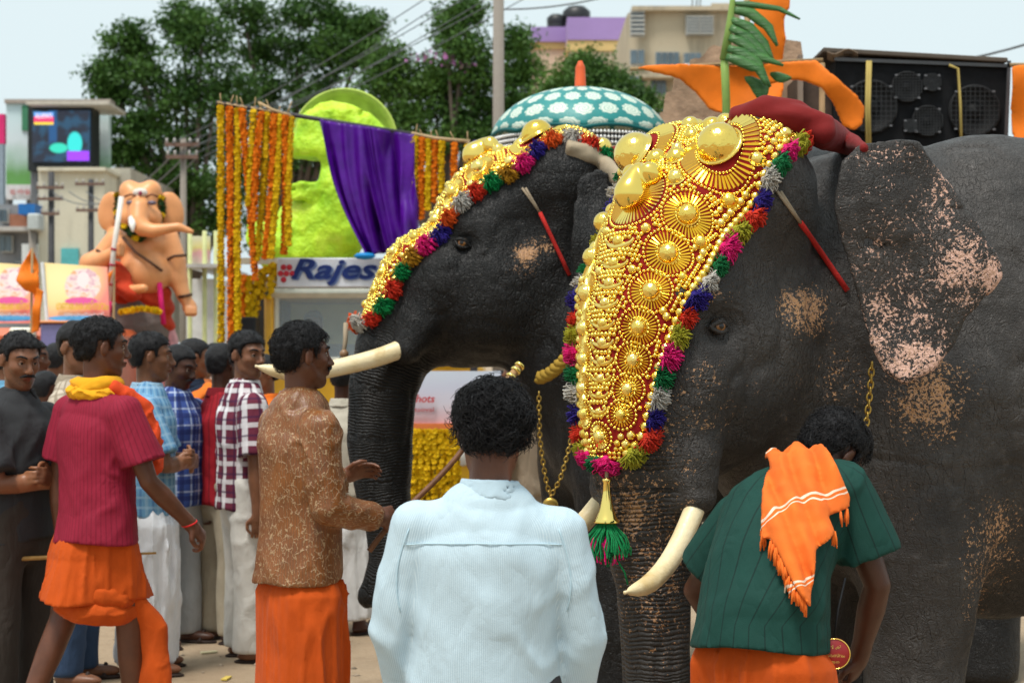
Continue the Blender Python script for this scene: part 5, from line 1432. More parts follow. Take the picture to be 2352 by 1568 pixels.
pRed = person('man in deep red shirt holding a folded paper, behind the tartan shirt', 508, 10.3, 1.66, 40,
    dict(res=.0105, skin=SK3, head=(10, 0, 0), RA=((-.05, -.12, -1), (.12, -.02, -1), .45, (0, 1, 0)), LA=((.05, .12, -1), (.3, 0, -1), .4, (0, -1, 0)), shirt=dict(mat=redsh, hem=.46, slen=.95), trousers=dict(mat=cloth('khaki trousers', (.36, .31, .23))), sandals=M_SANDAL))
pNavy = person('man in navy shirt with orange cloth over one shoulder, facing away', 440, 11.6, 1.70, 60, dict(res=.0125, skin=SK2, head=(-45, -3, 0), shirt=dict(mat=cloth('navy shirt', (.012, .022, .045)), hem=.46), trousers=dict(mat=cloth('faded denim', (.07, .16, .34))), sandals=M_SANDAL))
J = pNavy; scarf(J, 'shoulder_cloth', [J['P3'] + Vector((.09, -.12, -.16)), J['P3'] + Vector((.02, -.12, -.02)), J['P3'] + Vector((-.12, -.10, -.10)), J['P3'] + Vector((-.15, -.07, -.38))], [.05, .05, .06, .06], cloth('orange shawl', (.72, .17, .02)), .012, .010, rb=[.03] * 4, side=(0, 1, 0))
pOr = person('man in plain orange shirt seen from behind, far back', 466, 14.2, 1.66, 105, dict(res=.0145, skin=SK2, shirt=dict(mat=cloth('orange shirt', (.60, .17, .05)), hem=.46), trousers=dict(mat=M_OFFW)))
pRob = person('person in orange robe half hidden behind the tartan shirt', 612, 11.2, 1.60, 200, dict(res=.0145, skin=SK2, head=(10, -5, 0), shirt=dict(mat=cloth('saffron robe', (.75, .16, .015)), hem=.40, sleeve='long'), mundu=dict(mat=M_ORANGE, hem=.05)))
pWh = person('man in off white shirt and white wrap behind the dark trunk', 788, 10.6, 1.58, 70, dict(res=.0125, skin=SK3, shirt=dict(mat=cloth('off white shirt', (.50, .46, .38)), hem=.50, sleeve='long', fold=.012), mundu=dict(mat=cloth('white wrap', (.62, .62, .62)), hem=.06), sandals=M_SANDAL))
pBe = person('man in beige uniform shirt standing beyond the dark elephant', 1203, 10.9, 1.62, 150, dict(res=.0125, skin=SK2, head=(20, 0, 0), LA=((.0, .2, -1), (.3, 0, -1), .4, (0, -1, 0)), shirt=dict(mat=cloth('beige drill', (.36, .28, .20)), hem=.48, sleeve='long', fold=.012), trousers=dict(mat=cloth('beige trousers', (.33, .26, .19)))))
pBk = person('onlooker in blue printed shirt beyond the dark elephant', 1248, 12.6, 1.56, -70, dict(res=.0145, skin=SK2, shirt=dict(mat=plaid('blue print', (.08, .10, .5), [((.7, .7, .8), 0, .2, 'h', .7), ((.6, .1, .1), .5, .2, 'v', .6)], 25), hem=.46), trousers=dict(mat=gtr)))
for i, (px, d, H, fc, c, lab) in enumerate(((70, 11.8, 1.70, -10, (.45, .02, .02), 'man in red shirt in the crowd behind the charcoal shirt'), (128, 12.6, 1.68, 70, (.70, .71, .73), 'man in white shirt turned away in the crowd'), (102, 11.0, 1.50, 60, (.58, .62, .66), 'short man in pale striped shirt in the crowd'),
        (12, 13.5, 1.66, 20, (.12, .3, .45), 'man in teal shirt at the edge of the crowd'), (492, 15.5, 1.70, -100, (.45, .30, .25), 'man in dusty pink shirt far back beside the garlands'), (475, 18.5, 1.70, 60, (.10, .10, .12), 'man in black shirt far back in the crowd'), (212, 16.0, 1.72, 120, (.10, .14, .2), 'man in slate shirt far back in the crowd'))):
    person(lab, px, d, H, fc, dict(res=.015, skin=(SK1, SK2)[i % 2], shirt=dict(mat=cloth('crowd shirt %d' % i, c), hem=.46), trousers=dict(mat=(gtr, M_OFFW, gsh)[i % 3])))
# ------------------------------------------------------------------ far setting: buildings, trees, poles, wires
def S(d): return FPX / d
def pbox(mb, x0, y0, x1, y1, d, depth, bev=0):
    a = P(x0, y1, d); b_ = P(x1, y0, d)
    return mb.box(((a.x + b_.x) / 2, d + depth / 2, (a.z + b_.z) / 2), (abs(b_.x - a.x), depth, abs(b_.z - a.z)), None, bev)
def root_at(name, label, cat, px, d, group=None): return thing(name, label, cat, ((px - CX) / FPX * d, d, 0), 0, group)
def part(name, mb, mat, root, smooth=False):
    me = mb.mesh(name, smooth); me.transform(Matrix.Translation(-Vector(root.location))); return add(name, me, mat, root)
def plaster(name, c, stain=(.25, .22, .18), amt=.5):
    if name in MATS: return MATS[name]
    b = NB(name); co = b.coord()
    st = b.step(b.noise(b.map(co, (1.6, 1.6, .22)), 1.0, 6, .65), .48, .75)
    st = b.math('MULTIPLY', st, amt); col = b.ramp(b.noise(co, .6, 4), [(.3, tuple(x * .9 for x in c)), (.7, c)])
    col = b.mix(st, col, stain); b.base(col).set(Roughness=.9); b.bump(b.noise(co, 12, 4), .01); MATS[name] = b.m; return b.m
M_GLASS_D = simple('window glass', (.10, .14, .17), .12, var=.5, vs=.8); M_FRAME = simple('window frame', (.42, .42, .40), .6)
M_CONC = plaster('concrete pole', (.24, .21, .18), (.2, .18, .15), .5)

def windows(root, rects, d, louvre=False):
    for (x0, y0, x1, y1, n_) in rects:
        w_ = part('window', pbox(MB(), x0, y0, x1, y1, d - .12, .10), M_FRAME, root)
        a = P(x0, y1, d); b_ = P(x1, y0, d); k = (b_.x - a.x) / n_
        for i in range(n_):
            me = MB().box((a.x + k * (i + .5), d - .14, (a.z + b_.z) / 2), (k * .86, .04, (b_.z - a.z) * .86)).mesh('pane'); me.transform(Matrix.Translation(-Vector(root.location))); add('pane', me, M_GLASS_D, w_)
        if louvre:
            nz = 6
            for i in range(nz):
                me = MB().box(((a.x + b_.x) / 2, d - .2, a.z + (b_.z - a.z) * (i + .5) / nz), (b_.x - a.x, .05, (b_.z - a.z) / nz * .45)).mesh('slat'); me.transform(Matrix.Translation(-Vector(root.location))); add('slat', me, M_FRAME, w_)
# purple topped block
d = 72
r = root_at('apartment_block', 'cream block with lilac parapet and black roof tanks', 'building', 1330, d)
pc = plaster('cream plaster', (.66, .55, .40)); pl_ = plaster('lilac plaster', (.36, .24, .52), (.3, .22, .4), .3); pyel = plaster('yellow band', (.68, .48, .20), amt=.2)
mb = MB(); pbox(mb, 1305, 118, 1440, 560, d, 9); part('wall', mb, pc, r)
mb = MB(); pbox(mb, 1222, 110, 1304, 560, d + 2.2, 7); part('wall', mb, plaster('pink cream plaster', (.70, .52, .40)), r)
mb = MB(); pbox(mb, 1303, 40, 1441, 92, d - .15, 9.2); part('parapet', mb, pl_, r)
mb = MB(); pbox(mb, 1220, 62, 1302, 96, d + 2.0, 7.2); part('parapet', mb, pl_, r)
mb = MB(); pbox(mb, 1302.5, 93, 1441, 117, d - .1, 9.1); part('ledge', mb, pyel, r)
mb = MB(); pbox(mb, 1220, 97, 1302, 112, d + 2.1, 7.1); part('ledge', mb, pyel, r)
for x0, x1, y0 in ((1256, 1300, 40), (1292, 1356, 22)):
    c = P((x0 + x1) / 2, 62, d + 4); rr = (x1 - x0) / 2 / S(d + 4)
    hgt = (62 - y0) / S(d + 4) + .3
    part('water_tank', MB().lathe([(rr * .9, 0), (rr, .1), (rr, hgt * .35), (rr * .96, hgt * .4), (rr, hgt * .45), (rr, hgt * .8), (rr * .6, hgt), (.05, hgt * 1.02)], 20, c=(c.x, c.y, c.z - .2)), simple('black tank plastic', (.012, .012, .014), .45), r, True)
windows(r, [(1325, 190, 1350, 240, 2), (1372, 190, 1398, 240, 2), (1325, 300, 1350, 350, 2)], d)
# stained beige block
d = 62
r = root_at('office_block', 'stained beige office block with rounded corner and louvred windows', 'building', 1560, d)
pb_ = plaster('stained beige plaster', (.50, .42, .30), (.20, .17, .13), .75)
a = P(1445, 560, d); b_ = P(1700, 20, d); hgt = b_.z
rc = 1.1; out = [(a.x + rc * (1 - math.cos(t)), d + rc * (1 - math.sin(t))) for t in [i * math.pi / 16 for i in range(9)]] + [(b_.x, d), (b_.x, d + 10), (a.x, d + 10)]
mb = MB(); n = len(out); mb.poly([(x, y, 0) for x, y in out] + [(x, y, hgt) for x, y in out], [tuple(range(n))[::-1], tuple(range(n, 2 * n))] + [(i, (i + 1) % n, n + (i + 1) % n, n + i) for i in range(n)])
part('wall', mb, pb_, r)
part('parapet', pbox(MB(), 1452, 14, 1700, 24, d - .3, 10.4), pb_, r); part('stair_head', pbox(MB(), 1635, 8, 1690, 26, d + 2, 4), pb_, r)
part('canopy', pbox(MB(), 1470, 170, 1700, 178, d - .8, .79), pb_, r)
windows(r, [(1447, 25, 1480, 85, 1), (1575, 38, 1638, 82, 2)], d - .02, True)
windows(r, [(1505, 120, 1560, 152, 4), (1570, 122, 1610, 150, 3), (1447, 115, 1480, 150, 2), (1495, 175, 1530, 222, 3), (1445, 175, 1480, 225, 3), (1495, 250, 1540, 300, 3)], d - .02)
for x, h_ in ((1590, 40), (1600, 60), (1608, 46)): part('antenna', MB().tube([P(x, 15, d + 3), P(x + 1, 15 - h_, d + 3)], .03, 5), simple('grey metal', (.3, .3, .3), .4, .7), r)
# cream wall building and billboards on the left
d = 46
r = root_at('cream_building', 'weathered cream building wall below the video screen', 'building', 180, d)
part('wall', pbox(MB(), 88, 388, 240, 780, d, 9), plaster('weathered cream wall', (.62, .58, .46), (.22, .2, .16), .6), r)
part('wall', pbox(MB(), 241, 386, 300, 780, d + 1.5, 8), plaster('weathered grey wall', (.42, .39, .32), (.2, .18, .15), .8), r)
part('parapet', pbox(MB(), 86, 384, 242, 392, d - .2, 9.3), plaster('weathered cream wall', (.62, .58, .46)), r)
part('shutter', pbox(MB(), 140, 570, 180, 780, d - .1, .08), simple('teal shutter', (.10, .40, .42), .6), r)
r = root_at('shop_building', 'dark grey shop building with blue awning left of the cream wall', 'building', 40, d)
part('wall', pbox(MB(), -40, 470, 86, 780, d + .4, 8), plaster('grey shop wall', (.24, .25, .27), (.1, .1, .1), .6), r)
part('floor_slab', pbox(MB(), -40, 520, 88, 530, d - .4, 1.0), simple('slab', (.42, .4, .38)), r)
part('awning', pbox(MB(), 42, 468, 80, 492, d - .7, .9), simple('blue sheet', (.02, .14, .42), .5), r)
part('brick_panel', pbox(MB(), 22, 492, 70, 520, d - .05, .4), simple('brick red', (.30, .13, .08), .8), r)
part('white_block', pbox(MB(), 50, 560, 82, 640, d - .3, .6), simple('white board', (.6, .62, .62), .7), r)
windows(r, [(2, 540, 30, 580, 2), (34, 600, 48, 650, 1), (0, 480, 20, 512, 2)], d + .38)
def screen_mat():
    b = NB('lit video picture'); co = b.coord('Generated'); x = b.sep(co); nz = b.noise(co, 3.5, 3)
    u_, v_ = x[0], x[2]
    c = b.mix(b.step(nz, .45, .62), (.006, .008, .018), (.008, .04, .08))
    c = b.mix(b.math('MULTIPLY', b.step(b.math('ABSOLUTE', b.math('SUBTRACT', u_, .36)), .09, .05), b.step(v_, .3, .45)), c, (.006, .05, .14))
    e1 = b.math('ADD', b.math('POWER', b.math('MULTIPLY', b.math('SUBTRACT', u_, .46), 5.5), 2.0), b.math('POWER', b.math('MULTIPLY', b.math('SUBTRACT', v_, .27), 9.0), 2.0))
    c = b.mix(b.step(e1, 1.0, .5), c, (.02, .42, .30))
    e2 = b.math('ADD', b.math('POWER', b.math('MULTIPLY', b.math('SUBTRACT', u_, .74), 7.0), 2.0), b.math('POWER', b.math('MULTIPLY', b.math('SUBTRACT', v_, .36), 4.0), 2.0))
    c = b.mix(b.step(e2, 1.0, .6), c, (.02, .45, .42))
    b.base((.01, .01, .01)); b.l(c, b.b.inputs['Emission Color']); b.b.inputs['Emission Strength'].default_value = .9; b.set(Roughness=.3); return b.m
def emis(name, c, s=.9):
    b = NB(name); b.base((.01, .01, .01)).set(Roughness=.4); b.b.inputs['Emission Color'].default_value = (*c, 1); b.b.inputs['Emission Strength'].default_value = s; return b.m
def text_mesh(body, size, shear=0.0, offset=0.0, extrude=.004, align='CENTER'):
    cu = bpy.data.curves.new('text', 'FONT'); cu.body = body; cu.size = size; cu.shear = shear; cu.offset = offset; cu.extrude = extrude; cu.align_x = align; cu.align_y = 'CENTER'; cu.resolution_u = 3
    o = bpy.data.objects.new('text', cu); COL.objects.link(o); bpy.context.view_layer.update()
    me = bpy.data.meshes.new_from_object(o.evaluated_get(bpy.context.evaluated_depsgraph_get())); bpy.data.objects.remove(o); bpy.data.curves.remove(cu); me.name = 'lettering'; return me
def lettering(body, c, w_, mat, root, shear=0, offset=0.0, hgt=None, rz=0, name='lettering', extrude=.004):
    """words standing upright, facing -y, scaled to width w_ (and height) round c"""
    me = text_mesh(body, 1.0, shear, offset, extrude); v = verts_of(me)
    lo, hi = v.min(0), v.max(0); k = w_ / max(hi[0] - lo[0], 1e-6); kh = k if hgt is None else hgt / max(hi[1] - lo[1], 1e-6)
    v = (v - (lo + hi) / 2) * np.array((k, kh, 1), np.float32); v = np.stack([v[:, 0], -v[:, 2], v[:, 1]], -1)
    me.vertices.foreach_set('co', np.ascontiguousarray(v).ravel()); me.update()
    return add(name, me, mat, root, Vector(c) - Vector(root.location), (0, 0, rz))
d = 52
r = root_at('billboard', 'tall roadside billboard with green and white picture on far left', 'billboard', 60, d)
def art(name, pal):
    b = NB(name); co = b.coord('Generated'); x = b.sep(co)
    c = b.ramp(b.math('ADD', x[2], b.math('MULTIPLY', b.math('SUBTRACT', b.noise(co, 3, 3), .5), .35)), pal); b.base(c).set(Roughness=.5); return b.m
part('panel', pbox(MB(), 14, 238, 250, 452, d, .3), art('landscape print', [(0, (.10, .28, .06)), (.25, (.14, .36, .10)), (.42, (.45, .62, .55)), (.6, (.68, .78, .82)), (1, (.55, .72, .74))]), r)
part('frame', pbox(MB(), 10, 228, 254, 237, d - .1, .6), simple('rust frame', (.35, .30, .26), .6), r)
part('leaf_print', pbox(MB(), 50, 242, 66, 300, d - .05, .04), simple('leaf print', (.06, .22, .12)), r)
part('sign_panel', pbox(MB(), 14, 424, 76, 458, d - .15, .14), simple('white sign', (.72, .72, .74), .5), r)
lettering('ൠ ൡൠ', P(46, 441, d - .2), .55, simple('red letters', (.5, .03, .03)), r)
for x in (20, 70): part('post', MB().tube([P(x, 452, d + .15), Vector((P(x, 452, d).x, d + .15, 0))], .12, 8), simple('steel post', (.2, .2, .21), .5, .5), r)
r = root_at('video_screen', 'large outdoor video screen showing a dark picture, in front of billboard', 'screen', 140, d - 2)
d2 = d - 2
part('housing', pbox(MB(), 64, 240, 212, 392, d2 + .2, .9), simple('screen housing', (.025, .028, .03), .5), r)
part('display', pbox(MB(), 74, 254, 206, 372, d2 + .12, .07), screen_mat(), r)
part('logo_panel', pbox(MB(), 78, 258, 122, 268, d2 + .07, .04), emis('blue band', (.10, .25, .55)), r); part('logo_panel', pbox(MB(), 78, 268, 122, 281, d2 + .07, .04), emis('pink band', (.62, .02, .10)), r); part('logo_panel', pbox(MB(), 78, 281, 122, 286, d2 + .07, .04), emis('yellow band', (.6, .45, .03)), r)
lettering('ALAPATI', P(100, 267, d2 + .05), .44, emis('pale letters', (.75, .5, .55)), r, hgt=.14)
part('caption_panel', pbox(MB(), 154, 347, 204, 369, d2 + .07, .04), emis('violet band', (.22, .03, .62)), r)
part('canopy', pbox(MB(), 60, 233, 250, 240, d2 - .4, 2.2), simple('canopy sheet', (.50, .46, .40)), r)
for x in (80, 200): part('post', MB().tube([P(x, 392, d2 + .6), Vector((P(x, 392, d2 + .6).x, d2 + .6, 0))], .12, 8), simple('steel post', (.2, .2, .21)), r)
r = root_at('pink_hoarding', 'pink advertising hoarding at the far left edge', 'billboard', -10, 50)
part('panel', pbox(MB(), -60, 262, 10, 330, 50, .2), simple('pink print', (.62, .03, .16), .5), r); part('panel', pbox(MB(), -60, 331, 8, 470, 50, .2), simple('grey blue print', (.25, .3, .36), .5), r); part('post', MB().tube([P(-20, 470, 50.1), Vector((P(-20, 470, 50.1).x, 50.1, 0))], .14, 8), simple('steel post', (.2, .2, .21)), r)

# ---- trees
def leaf_material(name, a, b2):
    b = NB(name); info = b.n('ObjectInfo'); co = b.coord()
    c = b.ramp(b.noise(co, .9, 3), [(.3, a), (.7, b2)]); c = b.mix(b.math('MULTIPLY', b.step(b.noise(co, 9, 2), .5, .8), .6), c, tuple(min(1, x * 1.9) for x in b2))
    b.base(c).set(Roughness=.5); b.b.inputs['Specular IOR Level'].default_value = .2
    tr = b.n('BsdfTranslucent'); b.l(c, tr.inputs[0]); mx = b.n('MixShader'); mx.inputs[0].default_value = .22
    b.l(b.b.outputs[0], mx.inputs[1]); b.l(tr.outputs[0], mx.inputs[2]); b.l(mx.outputs[0], b.out.inputs[0]); return b.m
M_BARK = plaster('bark', (.12, .09, .07), (.05, .04, .035), .7)
def tree(name, label, d, base_px, lobes, mat, leaf=.17, dens=1.0, seed=0, deep=1.0):
    rg = np.random.default_rng(seed); s = S(d)
    root = thing(name, label, 'tree', ((base_px - CX) / FPX * d, d, 0), 0, 'street trees behind the procession'); L0 = np.array(root.location)
    V = []; N_ = 0
    tips = []
    for (cx, cy, rx, ry) in lobes:
        c = np.array(P(cx, cy, d)); R = np.array((rx / s, max(rx, ry) / s * .8 * deep, ry / s)); c[1] += rg.uniform(-.6, .6) * R[1]
        tips.append(c)
        ncl = int(26 * dens * max(1, (rx * ry) / 5200.))
        dirs = rg.normal(size=(ncl, 3)); dirs /= np.linalg.norm(dirs, axis=1, keepdims=True)
        cc = c + dirs * R * (rg.random((ncl, 1)) ** .45)
        for q in cc:
            k = rg.integers(46, 90); cs = rg.uniform(.24, .52)
            p = q + rg.normal(size=(k, 3)) * cs * np.array((.55, .55, .34))
            V.append(p)
    pos = np.concatenate(V).astype(np.float32); n = len(pos)
    a1 = rg.normal(size=(n, 3)); a1[:, 2] -= .3; a1 /= np.linalg.norm(a1, axis=1, keepdims=True); a2 = rg.normal(size=(n, 3)); a2 -= a1 * (a1 * a2).sum(1, keepdims=True); a2 /= np.linalg.norm(a2, axis=1, keepdims=True)
    ls = (leaf * rg.uniform(.6, 1.3, (n, 1)))
    vv = np.stack([pos, pos + a1 * ls * .5 + a2 * ls * .26, pos + a1 * ls, pos + a1 * ls * .5 - a2 * ls * .26], 1).reshape(-1, 3) - L0
    add('crown', mesh_np('crown', vv, np.arange(n * 4, dtype=np.int32).reshape(-1, 4), False), mat, root)
    mb = MB(); bx = float(L0[0]); top = np.mean([t for t in tips], 0)
    fork = Vector((bx + (top[0] - bx) * .3, d, top[2] * .42))
    mb.tube([Vector((bx, d, 0)), Vector((bx, d, fork.z * .5)), fork], [.42, .34, .27], 10)
    for t in tips:
        t = Vector(map(float, t)); m = fork.lerp(t, .5) + Vector((0, 0, .4)); mb.tube([fork, m, t], [.16, .09, .03], 6)
    mb.v = [(x - L0[0], y - L0[1], z - L0[2]) for x, y, z in mb.v]
    mb.build('trunk', M_BARK, root, True)
    return root
LEAF1 = leaf_material('dark green leaves', (.020, .060, .014), (.075, .155, .028)); LEAF2 = leaf_material('green leaves', (.028, .078, .016), (.095, .185, .034))
tree('rain_tree', 'wide dark green tree behind the elephant-headed statue', 54, 470, [(300, 95, 50, 45), (245, 165, 38, 30), (330, 165, 85, 60), (255, 215, 38, 32), (420, 45, 55, 45), (470, 110, 90, 70), (400, 235, 100, 70), (500, 215, 90, 70), (335, 300, 65, 45), (430, 325, 85, 60), (300, 352, 40, 28), (375, 400, 55, 42), (450, 410, 70, 50), (230, 290, 22, 14), (245, 345, 26, 16), (480, 490, 60, 50), (400, 470, 30, 40), (560, 420, 80, 70)], LEAF1, .16, 1.15, 1)
tree('rain_tree', 'tall dark green tree behind the lime green statue', 57, 640, [(560, 25, 75, 45), (600, 110, 85, 65), (690, 20, 70, 40), (700, 105, 85, 65), (785, 55, 50, 40), (780, 140, 65, 55), (620, 205, 95, 65), (730, 220, 75, 60), (640, 290, 80, 50), (545, 300, 80, 60), (830, 115, 30, 45), (850, 60, 24, 24), (650, 400, 80, 80), (740, 330, 90, 70), (620, 520, 60, 60)], LEAF1, .16, 1.15, 2)
tree('neem_tree', 'loose bright green tree beside the tall concrete pole', 50, 1010, [(895, 145, 45, 40), (880, 205, 55, 45), (955, 185, 60, 50), (1035, 65, 40, 45), (1062, 110, 60, 50), (1020, 180, 60, 50), (1100, 165, 55, 50), (1000, 240, 75, 50), (1090, 235, 65, 50), (1180, 105, 35, 40), (1200, 170, 38, 38), (1190, 235, 42, 50), (930, 265, 50, 35), (1080, 290, 65, 40), (1010, 330, 80, 40), (870, 330, 60, 50), (1220, 270, 40, 40), (1075, 30, 30, 25), (1130, 320, 60, 40)], LEAF2, .14, 1.1, 3)
tree('neem_tree', 'small bushy tree in front of the lilac topped block', 44, 1345, [(1345, 150, 42, 26), (1300, 195, 36, 24), (1385, 185, 44, 30), (1345, 210, 85, 26), (1420, 205, 34, 18), (1280, 235, 40, 30), (1400, 240, 60, 30), (1470, 240, 30, 22), (1330, 270, 90, 40)], LEAF2, .12, 1.2, 4)
# magenta bougainvillea sprays by the neem
rg = np.random.default_rng(8); pts = np.concatenate([np.array(P(x, y, 49.5)) + rg.normal(size=(26, 3)) * (.32, .3, .10) for x, y in ((985, 132), (1040, 148), (1075, 150))]).astype(np.float32)
r = root_at('bougainvillea', 'thin magenta bougainvillea sprays above the neem leaves', 'plant', 1035, 49.5); a1 = rg.normal(size=pts.shape) * .05; a2 = rg.normal(size=pts.shape) * .05
add('blossom', mesh_np('blossom', np.stack([pts, pts + a1, pts + a1 + a2, pts + a2], 1).reshape(-1, 3) - np.array(r.location), np.arange(len(pts) * 4, dtype=np.int32).reshape(-1, 4), False), simple('magenta petals', (.42, .16, .38)), r)
part('stem', MB().tube([Vector((r.location.x, 49.5, 0)), P(1040, 300, 49.5), P(1030, 150, 49.5)], [.08, .06, .03], 6), M_BARK, r)

# ---- poles and wires
def pole(label, px, ytop, d, r0, arms=(), mat=None, group=None):
    r = root_at('utility_pole', label, 'pole', px, d, group); t = P(px, ytop, d); mat = mat or M_CONC
    part('post', MB().tube([Vector((t.x, d, 0)), t], [r0 * 1.25, r0], 12), mat, r, True)
    for (y, hw_, sag) in arms:
        c = P(px, y, d); part('crossarm', MB().box((c.x, d - r0 - .05, c.z), (hw_ * 2, .05, .06)), simple('rusty angle iron', (.16, .10, .08), .7), r)
        for q in (-.9, -.45, .45, .9):
            part('insulator', MB().lathe([(.015, 0), (.03, .01), (.015, .03), (.028, .045), (.015, .07), (.005, .08)], 8, c=(c.x + hw_ * q, d - r0 - .05, c.z + .03)), simple('porcelain', (.45, .42, .4), .25), r, True)
    return r
pole('tall plain concrete pole rising behind the teal parasol', 1145, -60, 25, .075)
part_bands = []
pole('concrete pole with rusty crossarms right of the elephant-headed statue', 421, 318, 30, .05, ((334, .28, 0), (362, .26, 0)))
pole('dark lattice pole with crossarms in front of the cream wall', 118, 395, 40, .065, ((432, .30, 0), (458, .28, 0), (492, .2, 0)), simple('dark steel', (.055, .055, .06), .6))
pole('slim dark pole with two crossarms in front of the cream wall', 209, 412, 40, .06, ((424, .32, 0), (484, .30, 0)), simple('dark steel', (.055, .055, .06), .6))
r = root_at('transformer_post', 'grey transformer box on a post before the dark shop', 'transformer', 75, 38); part('box', pbox(MB(), 62, 490, 90, 528, 38, .4, .03), simple('pale grey paint', (.42, .46, .46), .5), r); part('post', MB().tube([Vector((P(75, 528, 38.2).x, 38.2, 0)), P(75, 528, 38.2)], .08, 8), M_CONC, r, True)
M_WIRE = simple('wire', (.10, .11, .12), .5); WIRE_GROUP = 'overhead wires'
def wire(a, b_, sag, label, r=.012, group=WIRE_GROUP):
    pts = [a.lerp(b_, t) - Vector((0, 0, sag * 4 * t * (1 - t))) for t in [i / 14 for i in range(15)]]
    o = MB().tube(pts, r, 5).build('wire', M_WIRE); tag(o, label, 'wire', group)
for i in range(6):
    wire(P(421 - 40 + i * 16, 336 + (i % 2) * 26, 30), P(1150 + i * 62, -120 - i * 6, 25 + i * .4), .15, 'thin overhead wire running across the trees to the crossarm pole', .008)
wire(P(1900, 155, 24), P(2500, 52, 22), .2, 'dark cable crossing the sky above the loudspeakers', .016, None)
wire(P(1145, 22, 25), P(1500, -40, 25), .1, 'single wire leaving the top of the tall concrete pole', .012, None)
for i in range(3): wire(P(421 - 30 + i * 30, 362, 30), P(118 + i * 40, 440, 40), .5, 'thin wire sagging between the crossarm poles before the cream wall', .012, 'low wires between the poles')
# ------------------------------------------------------------------ floats, banners, truck, statue, garlands
def sdfp(name, ops, px0, py0, px1, py1, d0, d1, h, mat, root):
    a = P(px0, py1, d0); b_ = P(px1, py0, d1); c = P(px0, py1, d1); e = P(px1, py0, d0)
    lo = (min(a.x, c.x), d0, min(a.z, c.z)); hi = (max(b_.x, e.x), d1, max(b_.z, e.z))
    me = sdf_mesh(name, ops, lo, hi, h); me.transform(Matrix.Translation(-Vector(root.location))); return add(name, me, mat, root)
# ---- elephant-headed statue
d = 20.0; s = S(d); q = lambda x, y, dd=0.0: P(x, y, d + dd)
gs = root_at('statue', 'peach elephant-headed statue holding a staff, on a float', 'statue', 320, d)
M_PEACH = simple('peach paint', (.74, .32, .125), .42, var=.12, vs=5); R = lambda *a: [v / s for v in a]
G = []
def gu(f, k=.05): G.append(('u', f, k))
gu(s_ell(q(322, 470, -.1), R(42, 46, 44)), 0)
for x in (299, 346): gu(s_ell(q(x, 440, -.08), R(25, 30, 26)), .06)
for x in (296, 350): gu(s_ell(q(x, 500, -.2), R(22, 26, 24)), .05)
gu(s_tube([q(320, 480, -.3), q(318, 508, -.38), q(328, 524, -.42), q(350, 530, -.44), q(380, 526, -.46), (q(410, 521, -.46)), q(440, 532, -.46)], R(24, 22, 19, 16, 12, 10, 6)), .05)
for sx, x in ((-1, 251), (1, 393)):
    gu(s_ell(q(x, 485, .02), R(30, 10, 46), Matrix.Rotation(.35 * sx, 3, 'Z') @ Matrix.Rotation(-.2 * sx, 3, 'Y')), .03)
    G.append(('s', s_ell(q(x + 2 * sx, 482, -.07), R(20, 9, 34), Matrix.Rotation(.35 * sx, 3, 'Z')), .03))
gu(s_ell(q(325, 568, 0), R(62, 44, 42)), .08); gu(s_ell(q(332, 628, -.1), R(60, 56, 54)), .10)
for x in (296, 352): gu(s_ell(q(x, 562, -.12), R(30, 22, 22)), .06)
gu(s_tube([q(268, 552), q(236, 590, -.05), q(208, 606, -.12)], R(27, 25, 22)), .06); gu(s_tube([q(206, 606, -.12), q(235, 598, -.32), q(268, 578, -.42)], R(23, 19, 14)), .05)
gu(s_ell(q(272, 572, -.44), R(16, 14, 16)), .03)
for i in range(4): gu(s_tube([q(262, 562 + i * 8, -.42), q(272, 561 + i * 8, -.52), q(284, 563 + i * 8, -.46)], R(5, 5, 4)), .01)
gu(s_tube([q(382, 552), q(402, 600, -.03), q(408, 640, -.04)], R(30, 26, 22)), .06); gu(s_tube([q(408, 640, -.04), q(422, 680, -.08), q(432, 696, -.1)], R(21, 16, 13)), .04); gu(s_ell(q(436, 706, -.1), R(17, 15, 18)), .02)
for i in range(4): gu(s_tube([q(428 + i * 7, 708, -.17), q(428 + i * 7, 720, -.18), q(430 + i * 6, 724, -.12)], R(5, 5, 4)), .01)
gu(s_tube([q(292, 668, -.42), q(330, 662, -.5)], R(13, 10)), .03)
sdfp('figure', G, 165, 400, 470, 740, d - .75, d + .45, .022, M_PEACH, gs)
M_REDCL = cloth('brick red drape', (.50, .045, .015), fold=.01)
D_ = [('u', s_ell(q(268, 650, -.15), R(44, 44, 48)), 0), ('u', s_ell(q(335, 690, -.02), R(58, 45, 44)), .1), ('u', s_tube([q(268, 640, -.3), q(300, 676, -.42)], R(30, 22)), .08), ('u', s_tube([q(250, 640), q(238, 700, .0), q(226, 760, .0)], R(18, 20, 14)), .05), ('u', s_tube([q(345, 700), q(360, 740)], R(48, 40)), .1),
      ('d', lambda p: .02 * np.sin(p[..., 2] * 32 + p[..., 0] * 14 + 2 * vnoise(p, 3)).astype(np.float32), 0)]
sdfp('drape', D_, 195, 590, 420, 800, d - .7, d + .45, .025, M_REDCL, gs)
part('staff', MB().tube([q(279, 452, -.47), q(262, 570, -.52), q(247, 720, -.50)], .028, 10), simple('white staff', (.72, .68, .62), .4), gs, True)
part('staff_tip', MB().tube([q(250, 692, -.53), q(246, 740, -.53)], .034, 10), simple('pink cloth tip', (.72, .02, .16), .6), gs, True)
for x, y in ((262, 570), (258, 606), (253, 650)): part('staff_band', MB().tube([q(x, y, -.52), q(x - 1.5, y + 5, -.52)], .034, 10), simple('red band', (.4, .02, .05), .6), gs, True)
